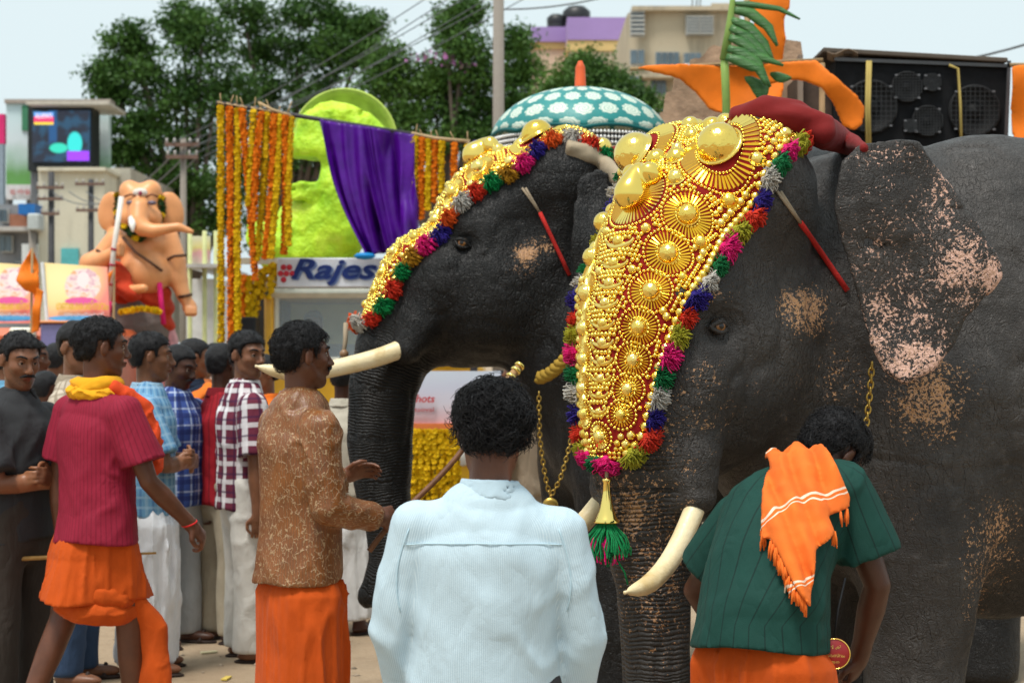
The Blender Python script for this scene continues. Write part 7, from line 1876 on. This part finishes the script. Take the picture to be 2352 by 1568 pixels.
for j in range(ND + 1):
    t = j / ND
    for i in range(NP):
        a = 2 * math.pi * i / NP; rib = abs(((i / NP * 8) % 1) - .5) * 2
        r_ = rad * math.sin(t * math.pi / 2 * .94) / math.sin(math.pi / 2 * .94) * (1 - .045 * (1 - rib ** 2) * t)
        z = rim_z + (top_z - rim_z) * (math.cos(t * math.pi / 2 * .94) - math.cos(math.pi / 2 * .94)) / (1 - math.cos(math.pi / 2 * .94)) + .025 * (1 - rib ** 2) * t ** 3
        V.append((ux + r_ * math.cos(a), du + r_ * math.sin(a), z)); uvs.append((a / (2 * math.pi) * max(6, round(34 * math.sin(t * 1.45 + .05))) if False else a / (2 * math.pi) * 20, t * 4.6, 0))
F = [(j * NP + i, (j + 1) * NP + i, (j + 1) * NP + (i + 1) % NP, j * NP + (i + 1) % NP) for j in range(ND) for i in range(NP)]
me = mesh_np('canopy', np.array(V, np.float32) - np.array(um.location, np.float32), np.array(F, np.int32)); set_vec(me, 'cuv', np.array(uvs, np.float32)); o = add('canopy', me, M_TEAL, um); thicken(o, .006)
part('rim_band', MB().tube([Vector((ux + rad * math.cos(a) * (1 - .045 * (1 - (abs(((i / 64 * 8) % 1) - .5) * 2) ** 2)), du + rad * math.sin(a) * (1 - .045 * (1 - (abs(((i / 64 * 8) % 1) - .5) * 2) ** 2)), rim_z + .025 * (1 - (abs(((i / 64 * 8) % 1) - .5) * 2) ** 2))) for i, a in enumerate([i * 2 * math.pi / 64 for i in range(65)])], .012, 6, cap=False), simple('dark teal braid', (.006, .10, .10)), um, True)
part('finial', MB().lathe([(.05, 0), (.035, .03), (.03, .14), (.012, .18)], 12, c=(ux, du, top_z - .01)), simple('orange finial', (.62, .10, .03), .5), um, True)
part('pole', MB().tube([(ux, du, 1.9), (ux, du, top_z)], .016, 8), simple('silver pole', (.5, .5, .5), .3, .8), um, True)
fr_v = []; fr_f = []; rg = np.random.default_rng(3)
for i in range(150):
    a = 2 * math.pi * i / 150
    for k in range(4 if i % 2 else 3):
        c = np.array((ux + rad * .985 * math.cos(a), du + rad * .985 * math.sin(a), rim_z - .022 - k * .031 - (0.012 if k == 3 else 0)), np.float32) - np.array(um.location, np.float32)
        base = len(fr_v); s_ = .0125 if k < 3 else .017
        for w_ in ((1, 0, 0), (-1, 0, 0), (0, 1, 0), (0, -1, 0), (0, 0, 1.2), (0, 0, -1.2)): fr_v.append(c + np.array(w_, np.float32) * s_)
        fr_f += [tuple(base + t for t in f) for f in ((0, 2, 4), (2, 1, 4), (1, 3, 4), (3, 0, 4), (2, 0, 5), (1, 2, 5), (3, 1, 5), (0, 3, 5))]
tag(add('silver_fringe', mesh_np('silver_fringe', np.array(fr_v), fr_f), simple('silver discs', (.80, .79, .77), .3, .3), um), kind='stuff')
part('lining_fringe', MB().lathe([(rad * .97, rim_z - .02), (rad * .97, rim_z - .085)], 64, c=(ux, du, 0), cap=False), simple('dark fringe net', (.035, .035, .035), .8), um, True)
# red cloth seat behind the dark elephant's head
rs = root_at('howdah_cushion', 'dark red cloth covered seat on the dark elephant under the parasol', 'cushion', 1430, 9.6)
sdfp('cloth', [('u', s_rbox(P(1440, 430, 9.6), (.34, .30, .18), None, .08), 0), ('d', folds(.012, (8, 8, 8), .4, 2), 0)], 1330, 320, 1560, 540, 9.1, 10.1, .016, cloth('deep red velvet', (.20, .008, .008)), rs)
# loudspeakers on the truck behind
dp = 12.0
tr2 = root_at('loudspeaker_stack', 'wide black loudspeaker cabinet tied with yellow rope on a truck', 'loudspeaker', 2110, dp)
M_BLK = simple('black speaker vinyl', (.006, .0065, .008), .8, var=.3, vs=20, bump=.002, bs=300); Rz = Matrix.Rotation(math.radians(-6), 3, 'Z')
x0, x1, z0, z1 = P(1918, 0, dp).x, P(2318, 0, dp).x, P(0, 340, dp).z, P(0, 140, dp).z; cx_, cz_ = (x0 + x1) / 2, (z0 + z1) / 2; W_, H_ = x1 - x0, z1 - z0
part('cabinet', MB().box((cx_, dp + .32, cz_), (W_, .6, H_), Matrix.Rotation(math.radians(2.2), 3, 'Y'), .012), M_BLK, tr2)
fy_ = dp + .02 - .008
for i, (px_, py_, r_) in enumerate(((2000, 245, 62), (2083, 200, 36), (2140, 190, 21), (2090, 290, 16), (2130, 278, 36), (2238, 255, 60))):
    c = P(px_, py_, dp); rr = r_ / S(dp); c.y = dp + .012
    Mx = Matrix.Rotation(math.pi / 2, 3, 'X')
    g_ = part('speaker_cone', MB().lathe([(rr, 0), (rr * 1.02, .014), (rr * .95, .028), (rr * .88, .016), (rr * .6, -.004), (rr * .3, -.01), (rr * .24, .012), (.003, .024)], 36, c=c, M=Mx, cap=False), simple('speaker cone', (.012, .012, .013), .6), tr2, True)
    mesh_g = MB()
    for k in range(-5, 6):
        t = k / 5.5 * rr; hlf = math.sqrt(max(rr * rr - t * t, 0)) * .95
        mesh_g.tube([c + Vector((t, -.034, -hlf)), c + Vector((t, -.036, hlf))], .0022, 4); mesh_g.tube([c + Vector((-hlf, -.034, t)), c + Vector((hlf, -.036, t))], .0022, 4)
    part('grille', mesh_g, simple('grille wire', (.04, .04, .042), .4, .6), tr2); 
    for a in (.8, 2.35, 3.9, 5.5):
        part('clamp', MB().box(c + Vector((math.cos(a) * rr * 1.02, -.03, math.sin(a) * rr * 1.02)), (.018, .012, .012)), simple('grey clamp', (.12, .12, .13), .4), tr2)
part('edge_trim', MB().box((cx_, dp - .0, z1 - .012), (W_ + .01, .02, .022), Matrix.Rotation(math.radians(2.2), 3, 'Y')), simple('grey edge', (.07, .07, .075), .4), tr2); part('edge_trim', MB().box((x1 - .012, dp - .0, cz_), (.022, .02, H_), Matrix.Rotation(math.radians(2.2), 3, 'Y')), simple('grey edge', (.07, .07, .075), .4), tr2)
part('rope', MB().tube([P(1993, 140, dp - .03), P(1990, 250, dp - .03), P(1992, 335, dp - .03)], .011, 6), simple('yellow rope', (.42, .32, .10), .8), tr2, True); part('rope', MB().tube([P(1999, 140, dp - .03), P(1996, 250, dp - .03), P(1998, 335, dp - .03)], .011, 6), simple('yellow rope', (.42, .32, .10), .8), tr2, True); part('rope', MB().tube([P(2180, 150, dp - .03), P(2200, 158, dp - .03), P(2206, 240, dp - .03), P(2208, 335, dp - .03)], .010, 6), simple('yellow rope', (.42, .32, .10), .8), tr2, True)
part('top_plank', MB().box((cx_ - .05, dp + .3, z1 + .035), (W_ * 1.06, .66, .03), Matrix.Rotation(math.radians(3.2), 3, 'Y'), .005), simple('weathered plank', (.10, .08, .065), .8), tr2)
flagp = part('torn_flap', MB().grid(8, 5, lambda u_, v_: P(1900 + u_ * 70, 118 + v_ * 18 + 6 * math.sin(u_ * 7), dp - .05 + .1 * v_)), simple('brown paper flap', (.20, .15, .11), .8), tr2); thicken(flagp, .006)
mb = MB(); a = P(1832, 170, dp + .1); b2 = P(1918, 340, dp + .1); mb.box(((a.x + b2.x) / 2 + .0, dp + .42, (a.z + b2.z) / 2), (b2.x - a.x - .012, .6, a.z - b2.z), None, .01); part('side_cabinet', mb, simple('dark brown board', (.075, .05, .038), .7, var=.4), tr2)
part('side_batten', MB().box(P(1838, 235, dp + .08), (.03, .05, .62)), simple('pale batten', (.32, .25, .2), .8), tr2)
for i, (xx, hh) in enumerate(((1880, 140), (2250, 180))): part('truck_post', MB().tube([P(xx, 330, dp + .5), Vector((P(xx, 330, dp + .5).x, dp + .5, 0))], .06, 8), simple('dark rod', (.05, .045, .05)), tr2, True)
part('truck_bed', MB().box((cx_, dp + .4, z0 - .06), (W_ * 1.5, 1.0, .1)), simple('planks', (.20, .13, .08), .8), tr2)
# scalloped brown board
sb = root_at('scalloped_board', 'torn brown scalloped plywood board behind the banana leaf', 'board', 1680, 12.6)
rnd = random.Random(3); out = []
key = [(1522, 330), (1512, 280), (1525, 235), (1545, 190), (1580, 150), (1620, 118), (1668, 92), (1740, 84), (1840, 96), (1850, 200), (1848, 340)]
for i in range(len(key) - 1):
    (xa, ya), (xb, yb) = key[i], key[i + 1]; n_ = 5 if i < 7 else 1
    for k in range(n_):
        t = k / n_; bl = 5 * math.sin(k / 5 * math.pi * 2.2) if n_ > 1 else 0
        out.append((xa + (xb - xa) * t + rnd.uniform(-3, 3) - bl * .6, ya + (yb - ya) * t + rnd.uniform(-2, 2) - bl))
out.append((1848, 340)); pts = pxl(out, 12.6); 
mb = MB(); mb.slab(pts, .03, None, (0, 12.6, 0)); part('panel', mb, simple('stained plywood', (.36, .24, .16), .8, var=.45, vs=6, bump=.01, bs=20), sb)
for xx in (1600, 1800): part('post', MB().tube([P(xx, 330, 12.66), Vector((P(xx, 330, 12.66).x, 12.66, 0))], .04, 8), simple('dark rod', (.05, .045, .05)), sb, True)
# orange cloths
o1 = root_at('orange_bunting', 'orange cloth tied along a stick with two hanging points', 'bunting', 1700, 11.2)
flag_cloth('cloth', [(1452, 158), (1560, 150), (1700, 146), (1800, 141), (1872, 141), (1900, 170), (1935, 200), (1965, 222), (1985, 248), (1980, 285), (1960, 302), (1935, 292), (1910, 240), (1880, 205), (1845, 188), (1800, 184), (1775, 192), (1752, 215), (1742, 245), (1700, 255), (1660, 262), (1630, 252), (1600, 215), (1560, 185), (1500, 172)], 11.2, M_SAFF, o1, .05, .014, 6)
part('stick', MB().tube([P(1448, 160, 11.24), P(1660, 148, 11.24), P(1890, 138, 11.24)], .012, 6), simple('bamboo', (.30, .2, .1)), o1, True); part('tie', MB().box(P(1578, 150, 11.18), (.03, .03, .02)), simple('white tie', (.6, .6, .58)), o1)
for xx in (1700, 1888): part('support', MB().tube([P(xx, 145, 11.3), Vector((P(xx, 145, 11.3).x, 11.3, 0))], .018, 6), simple('bamboo', (.30, .2, .1)), o1, True)
o2 = root_at('orange_flag', 'tall orange flag standing behind the banana leaf', 'flag', 1770, 11.9)
flag_cloth('cloth', [(1712, -60), (1818, -60), (1812, 20), (1800, 48), (1806, 90), (1798, 150), (1802, 200), (1790, 244), (1762, 232), (1750, 180), (1740, 100), (1726, 20)], 11.9, M_SAFF, o2, .045, .014, 7)
part('stick', MB().tube([P(1715, -80, 11.95), Vector((P(1730, 300, 11.95).x, 11.95, 0))], .02, 6), simple('bamboo', (.30, .2, .1)), o2, True)
o3 = root_at('orange_flag', 'orange cloth hanging at the right end of the loudspeakers', 'flag', 2340, 11.8)
flag_cloth('cloth', [(2318, 158), (2330, 152), (2400, 150), (2405, 340), (2330, 340), (2322, 250)], 11.8, M_SAFF, o3, .04, .014, 8); part('stick', MB().tube([P(2320, 150, 11.9), P(2410, 148, 11.9)], .014, 6), simple('bamboo', (.30, .2, .1)), o3, True); part('support', MB().tube([P(2400, 150, 11.9), Vector((P(2400, 150, 11.9).x, 11.9, 0))], .02, 6), simple('bamboo', (.30, .2, .1)), o3, True)
# banana leaf
bl_ = root_at('banana_leaf', 'split green banana leaf tied upright before the orange flag', 'leaf', 1680, 11.0)
b = NB('banana leaf'); co = b.coord(); b.base(b.ramp(b.noise(b.map(co, (1, 1, 14)), 3, 3), [(.3, (.025, .10, .02)), (.7, (.06, .18, .04))])).set(Roughness=.4); b.bump(b.noise(b.map(co, (1, 1, 30)), 4, 2), .006); M_BAN = b.m
part('midrib', MB().tube([P(1664, 138, 11), P(1676, 60, 11), P(1682, 10, 11), P(1684, -30, 11)], [.03, .024, .018, .012], 8), simple('pale green rib', (.22, .34, .08), .5), bl_, True)
part('stalk', MB().tube([P(1664, 138, 11), P(1668, 230, 11.05), Vector((P(1672, 300, 11.1).x, 11.1, 0))], .025, 8), simple('pale green rib', (.22, .34, .08), .5), bl_, True)
for i, pts_ in enumerate(([(1682, 8), (1720, 10), (1790, 20), (1838, 44)], [(1682, 22), (1725, 30), (1765, 62), (1786, 106)], [(1680, 45), (1720, 62), (1755, 100), (1775, 135)], [(1678, 62), (1715, 85), (1750, 120), (1770, 140)], [(1675, 85), (1710, 100), (1740, 128), (1800, 150)], [(1672, 110), (1705, 122), (1740, 145), (1770, 200)], [(1668, 130), (1700, 140), (1745, 160), (1760, 195)])):
    c = [P(x, y, 11 - .012 * i - .015 * k) for k, (x, y) in enumerate(pts_)]; wv_ = [.020, .034, .030, .008] if i else [.012, .020, .016, .005]
    def strip(u_, v_, c=c, wv_=wv_):
        t = v_ * 3; k = min(int(t), 2); f = t - k; p = c[k].lerp(c[k + 1], f); dr = (c[k + 1] - c[k]).normalized(); n_ = Vector((-dr.z, 0, dr.x)); w2 = wv_[k] * (1 - f) + wv_[k + 1] * f
        return p + n_ * (u_ - .5) * 2 * w2 + Vector((0, .02 * abs(u_ - .5), 0))
    o = part('leaf_blade', MB().grid(4, 10, strip), M_BAN, bl_, True); thicken(o, .003)
for pts_ in ([(1720, 175), (1745, 195), (1752, 235)], [(1780, 165), (1798, 178), (1795, 190)]):
    c = [P(x, y, 10.95) for x, y in pts_]
    o = part('leaf_blade', MB().grid(5, 8, lambda u_, v_, c=c: (c[0].lerp(c[1], v_ * 2) if v_ < .5 else c[1].lerp(c[2], v_ * 2 - 1)) + Vector(((u_ - .5) * .12 * math.sin(v_ * 2.6 + .4), .03 * abs(u_ - .5), 0))), M_BAN, bl_, True); thicken(o, .003)
# ------------------------------------------------------------------ ropes, cloths, bells, chains, sticks
def strap(root, name, pts, r, mat, n=8): return part(name, MB().tube(pts, r, n), mat, root, True)
def smooth_path(pts, n=6):
    out = []
    for i in range(len(pts) - 1):
        p0 = pts[max(i - 1, 0)]; p1 = pts[i]; p2 = pts[i + 1]; p3 = pts[min(i + 2, len(pts) - 1)]
        for j in range(n):
            t = j / n; out.append(.5 * ((2 * p1) + (p2 - p0) * t + (2 * p0 - 5 * p1 + 4 * p2 - p3) * t * t + (3 * p1 - p0 - 3 * p2 + p3) * t ** 3))
    return out + [pts[-1]]
def on_skin(ops, pix, d0, d1, off=.01): return [camera_hit(ops, x, y, d0, d1) + Vector((0, -off, 0)) for x, y in pix]
M_ROPE = simple('beige cord', (.34, .27, .19), .9, bump=.004, bs=180); M_RROPE = simple('red wound cord', (.50, .025, .02), .8, bump=.004, bs=200)
def head_rope(label, ops, a, mid, b_, d0, d1):
    r = thing('head_rope', label, 'rope', tuple(camera_hit(ops, *mid, d0, d1)), 0, None)
    for o in (-4, 4): strap(r, 'cord', on_skin(ops, [(a[0] + (mid[0] - a[0]) * t + o * (1 - t), a[1] + (mid[1] - a[1]) * t) for t in (0, .33, .66, 1)], d0, d1, .006), .0055, M_ROPE)
    strap(r, 'wound_cord', on_skin(ops, [(mid[0] + (b_[0] - mid[0]) * t, mid[1] + (b_[1] - mid[1]) * t) for t in (0, .25, .5, .75, 1)], d0, d1, .006), .0095, M_RROPE)
head_rope('beige and red cord running down the freckled elephant cheek', opsR, (1788, 440), (1838, 512), (1946, 668), 5.2, 6.3)
head_rope('beige and red cord running down the dark elephant cheek', opsL, (1203, 432), (1240, 488), (1308, 632), 8.0, 9.2)
# cloths tied over the crowns
def crown_cloth(label, ops, pix, rs, mat, d0, d1, res, fl):
    pts = [camera_hit(ops, x, y, d0, d1) for x, y in pix]; r = thing('crown_cloth', label, 'cloth', tuple(pts[1]), 0, None)
    L = np.array(pts[1], np.float32)
    o_ = []
    for j in range(4):
        of = [Vector((0, math.sin(i * .9 + j * 1.57) * r_ * .55, math.cos(i * .9 + j * 1.57) * r_ * .42)) for i, r_ in enumerate(rs)]
        o_.append(('u', s_tube([p + q for p, q in zip(pts, of)], [r_ * .58 for r_ in rs]), .012))
    o_.append(('d', folds(fl * .5, (5, 5, 9), .15, 1), 0))
    A = np.array([tuple(p) for p in pts], np.float32); me = sdf_mesh('cloth', o_, A.min(0) - .12, A.max(0) + .12, res); me.transform(Matrix.Translation(-pts[1])); add('cloth', me, mat, r); return r
crown_cloth('dark red cloth rolled over the freckled elephant crown', opsR, [(1690, 268), (1760, 262), (1830, 275), (1890, 300), (1945, 328), (1985, 340)], [.03, .055, .06, .052, .035, .012], cloth('maroon cotton', (.17, .010, .010), fold=.001), 5.6, 6.9, .008, .014)
crown_cloth('beige cloth roll behind the dark elephant crown', opsL, [(1310, 340), (1350, 352), (1385, 375), (1420, 408), (1440, 430)], [.04, .048, .045, .045, .03], cloth('beige cotton', (.36, .29, .20), fold=.001), 8.2, 9.6, .011, .008)
# bell and tassel under the near ornament
tip = camera_hit(opsR, 1392, 1050, 5.0, 6.3) + Vector((0, -.03, 0)); sR = FPX / tip.y
bell = thing('brass_bell', 'slim brass bell with green yarn tassel hanging below the gold ornament', 'bell', tuple(tip), 0, None)
def dn(py): return -(py - 1050) / sR
part('cord', MB().tube([tip, tip + Vector((0, -.01, dn(1098)))], .006, 6), M_ROPE, bell, True)
MB().lathe([(.004, dn(1095)), (.014, dn(1097)), (.014, dn(1103)), (.011, dn(1106)), (.013, dn(1130)), (.022, dn(1165)), (.034, dn(1188)), (.042, dn(1196)), (.040, dn(1198)), (.02, dn(1192))], 20, c=(0, -.012, 0), cap=False).build('bell', M_GOLD, bell, True)
rnd = random.Random(9)
for nm, col_, n_, r0, y0, y1 in (('tassel', 'green', 190, .075, 1192, 1292), ('inner_tassel', 'pink', 60, .06, 1200, 1300)):
    mb = MB()
    for i in range(n_):
        a = rnd.uniform(0, 6.283); q_ = rnd.random() ** .6; L_ = rnd.uniform(.8, 1.1)
        pts = [Vector((math.cos(a) * .015, math.sin(a) * .015 - .012, dn(y0)))]
        for t in (.25, .55, .8, 1): pts.append(Vector((math.cos(a) * r0 * q_ * math.sin(t * 1.7) + rnd.gauss(0, .003), math.sin(a) * r0 * q_ * math.sin(t * 1.7) - .012 + rnd.gauss(0, .003), dn(y0) + (dn(y1) - dn(y0)) * t * L_ * (1 - .25 * q_))))
        mb.tube(pts, .0028, 4, cap=False)
    tag(mb.build(nm, YARN[col_], bell, True), kind='stuff')
MB().tube([Vector((.03, -.03, dn(1280))), Vector((.055, -.035, dn(1310))), Vector((.065, -.03, dn(1338)))], .003, 5).build('loose_thread', YARN['green'], bell, True)
# bell cord at the dark trunk tip of the ornament
t2 = camera_hit(opsL, 795, 742, 8.0, 9.4) + Vector((-.0, -.02, 0)); sL = FPX / t2.y
r = thing('cord_bell', 'small cord and wooden bead hanging from the dark elephant ornament', 'bell', tuple(t2), 0, None)
MB().tube([Vector((0, 0, 0)), Vector((.0, -.02, -40 / sL)), Vector((-.015, -.03, -95 / sL))], [.012, .012, .008], 6).build('cord', M_ROPE, r, True); MB().lathe([(.008, -.02), (.02, -.01), (.022, .005), (.008, .02)], 10, c=(-.005, -.03, -70 / sL)).build('bead', simple('brown bead', (.25, .14, .07), .4), r, True)
# chains
LINK = MB().tube([(math.cos(a) * .62, 0, math.sin(a)) for a in [i * math.pi / 5 for i in range(11)]], .26, 6, cap=False).mesh('link', True); LINK.materials.append(simple('brass chain', (.42, .27, .06), .35, .85))
def chain(label, path, size, group=None):
    path = smooth_path(path, 10); r = thing('chain', label, 'chain', tuple(path[0]), 0, group)
    L = 0; nxt = 0; k = 0
    for i in range(len(path) - 1):
        seg = (path[i + 1] - path[i]); ln = seg.length
        while nxt <= L + ln:
            p = path[i] + seg * ((nxt - L) / max(ln, 1e-6)); t = seg.normalized(); x = t.cross(Vector((0, 1, 0))) if k % 2 else Vector((0, 1, 0)); x = x.normalized()
            addm('link', LINK, None, r, frame_matrix(p - path[0], x, t, size)); nxt += size * 1.45; k += 1
        L += ln
    return r
chain('brass chain looping down the dark elephant chest to a medal', [P(1238, 905, 8.2), P(1240, 1000, 8.2), P(1252, 1090, 8.2), P(1264, 1140, 8.2)], .014, 'chest chains')
chain('brass chain running up from the medal to the dark elephant neck', [P(1264, 1140, 8.2), P(1290, 1090, 8.2), P(1318, 985, 8.22), P(1348, 880, 8.25)], .014, 'chest chains')
md = thing('medal', 'round brass medal hanging on the dark elephant chest chains', 'medal', tuple(P(1264, 1145, 8.19)), 0); MB().lathe([(.001, .008), (.02, .01), (.034, .006), (.036, 0), (.034, -.006), (.001, -.008)], 20, M=Matrix.Rotation(math.pi / 2, 3, 'X'), c=(0, 0, -.03)).build('disc', simple('brass chain', (.42, .27, .06)), md, True); MB().tube([(.0, 0, .01), (0, 0, 0)], .006, 6).build('loop', simple('brass chain', (.42, .27, .06)), md)
chain('brass chain hanging behind the freckled elephant ear', [P(2002, 840, 5.90), P(1998, 900, 5.90), P(1988, 985, 5.90)], .014)
# ochre strap under the dark jaw
nb_pts = [P(1318, 770, 8.28), P(1300, 820, 8.3), P(1270, 852, 8.34), P(1240, 868, 8.4)]
r = thing('neck_strap', 'braided ochre neck strap under the dark elephant jaw', 'strap', tuple(nb_pts[0]), 0); sp = smooth_path(nb_pts, 8)
for s_ in (0, 1, 2): MB().tube([p - nb_pts[0] + Vector((math.sin(i * .8 + s_ * 2.1) * .016, 0, math.cos(i * .8 + s_ * 2.1) * .016)) for i, p in enumerate(sp)], .018, 6).build('strand', simple('ochre braid', (.34, .21, .03), .8), r, True)
# sticks
def hand_world(J, s, f=.06): return world(J, J['arms'][s][2] + J['arms'][s][3] * f)
hb = hand_world(pBrown, -1, .075); a = P(1192, 842, 7.35); bt_ = hb + (hb - a) * .18
r = thing('stick', 'long brown mahout stick with brass rings held by the man in brown', 'stick', tuple(bt_), 0); pth = smooth_path([bt_, hb, hb.lerp(a, .45) + Vector((.02, 0, -.03)), a], 8)
MB().tube([p - bt_ for p in pth], [.0115] * len(pth), 8).build('shaft', simple('brown stick wood', (.15, .065, .03), .5, var=.3, vs=20), r, True)
u_ = (a - hb).normalized()
MB().tube([a - u_ * .13 - bt_, a - bt_], .016, 10).build('grip', simple('pale cane', (.38, .22, .10), .5), r, True)
for t in (-.055, -.02, .005): MB().tube([a + u_ * (t - .006) - bt_, a + u_ * (t + .006) - bt_], [.022, .022], 12).build('brass_ring', M_GOLD, r, True)
hm = hand_world(pMag, 1, .07); dv = Vector((1, .12, .03)).normalized()
r = thing('cane', 'thin pale cane held by the man in crimson', 'cane', tuple(hm), 0)
MB().tube([-dv * .62 + Vector((0, 0, -.02)), -dv * .25, dv * .05, dv * .40], [.012, .011, .008, .005], 8).build('shaft', simple('yellow cane', (.42, .24, .07), .5, var=.4, vs=9), r, True)
# paper in the red shirted man's hand
hr_ = hand_world(pRed, -1, .08); r = thing('paper', 'folded printed paper held by the man in deep red', 'paper', tuple(hr_), .4); o = MB().grid(5, 6, lambda u_, v_: Vector(((u_ - .5) * .12, .015 * math.sin(u_ * 4), -v_ * .26))).build('sheet', art('paper print', [(0, (.5, .45, .45)), (.4, (.4, .08, .1)), (.6, (.6, .58, .55)), (1, (.55, .55, .55))]), r); thicken(o, .003); MB().box((0, .005, -.1), (.06, .004, .05)).build('photo', simple('photo print', (.1, .1, .2)), r)
# round badge hanging at the green shirt
r = thing('badge', 'round red badge with gold writing by the bending man', 'badge', tuple(P(1917, 1500, 4.98)), -.15)
MB().lathe([(.001, .004), (.040, .004), (.043, 0), (.040, -.004), (.001, -.004)], 28, M=Matrix.Rotation(math.pi / 2, 3, 'X')).build('disc', simple('red badge', (.28, .01, .012), .35), r, True); MB().tube([(math.cos(a) * .041, -.004, math.sin(a) * .041) for a in [i * math.pi / 14 for i in range(29)]], .0018, 5, cap=False).build('rim', M_GOLD, r, True)
for i, (tx, z, w_) in enumerate((('ൽ ൿ', .018, .035), ('ദേവസ്വം', -.004, .055), ('ആന', -.024, .025))):
    me = text_mesh(tx, 1.0, 0, 0, .01); v = verts_of(me)
    if len(v) > 3:
        lo_, hi_ = v.min(0), v.max(0); k_ = w_ / (hi_[0] - lo_[0]); v = (v - (lo_ + hi_) / 2) * k_; me.vertices.foreach_set('co', np.ascontiguousarray(np.stack([v[:, 0], -v[:, 2] - .0045, v[:, 1] + z], -1), np.float32).ravel()); me.update(); add('lettering', me, simple('gold print', (.6, .4, .08), .4), r)
MB().tube([(0, 0, .042), (.01, .01, .12), (.03, .05, .2)], .003, 5).build('cord', simple('black thread', (.01, .01, .012)), r, True)
# litter on the ground
rnd = random.Random(21)
for i, (x, y, c) in enumerate(((480, 1500, (.6, .55, .35)), (450, 1330, (.6, .2, .1)), (470, 1410, (.5, .45, .3)), (520, 1560, (.6, .45, .1)), (300, 1560, (.5, .4, .2)))):
    dd = FPX * CAMZ / (y - HY); r_ = MB().box((0, 0, .006), (.09, .03, .008), Matrix.Rotation(rnd.uniform(0, 3), 3, 'Z')).build('litter_scrap', simple('scrap %d' % i, c, .8), None); r_.location = ((x - CX) / FPX * dd, dd, 0.002); tag(r_, ('pale straw scrap lying on the ground near the sandals', 'small red petal scrap lying on the sandy ground', 'dull straw scrap lying on the sandy ground', 'yellow petal scrap lying on the sandy ground', 'brown leaf scrap lying on the sandy ground')[i], 'litter', 'scraps on the ground')
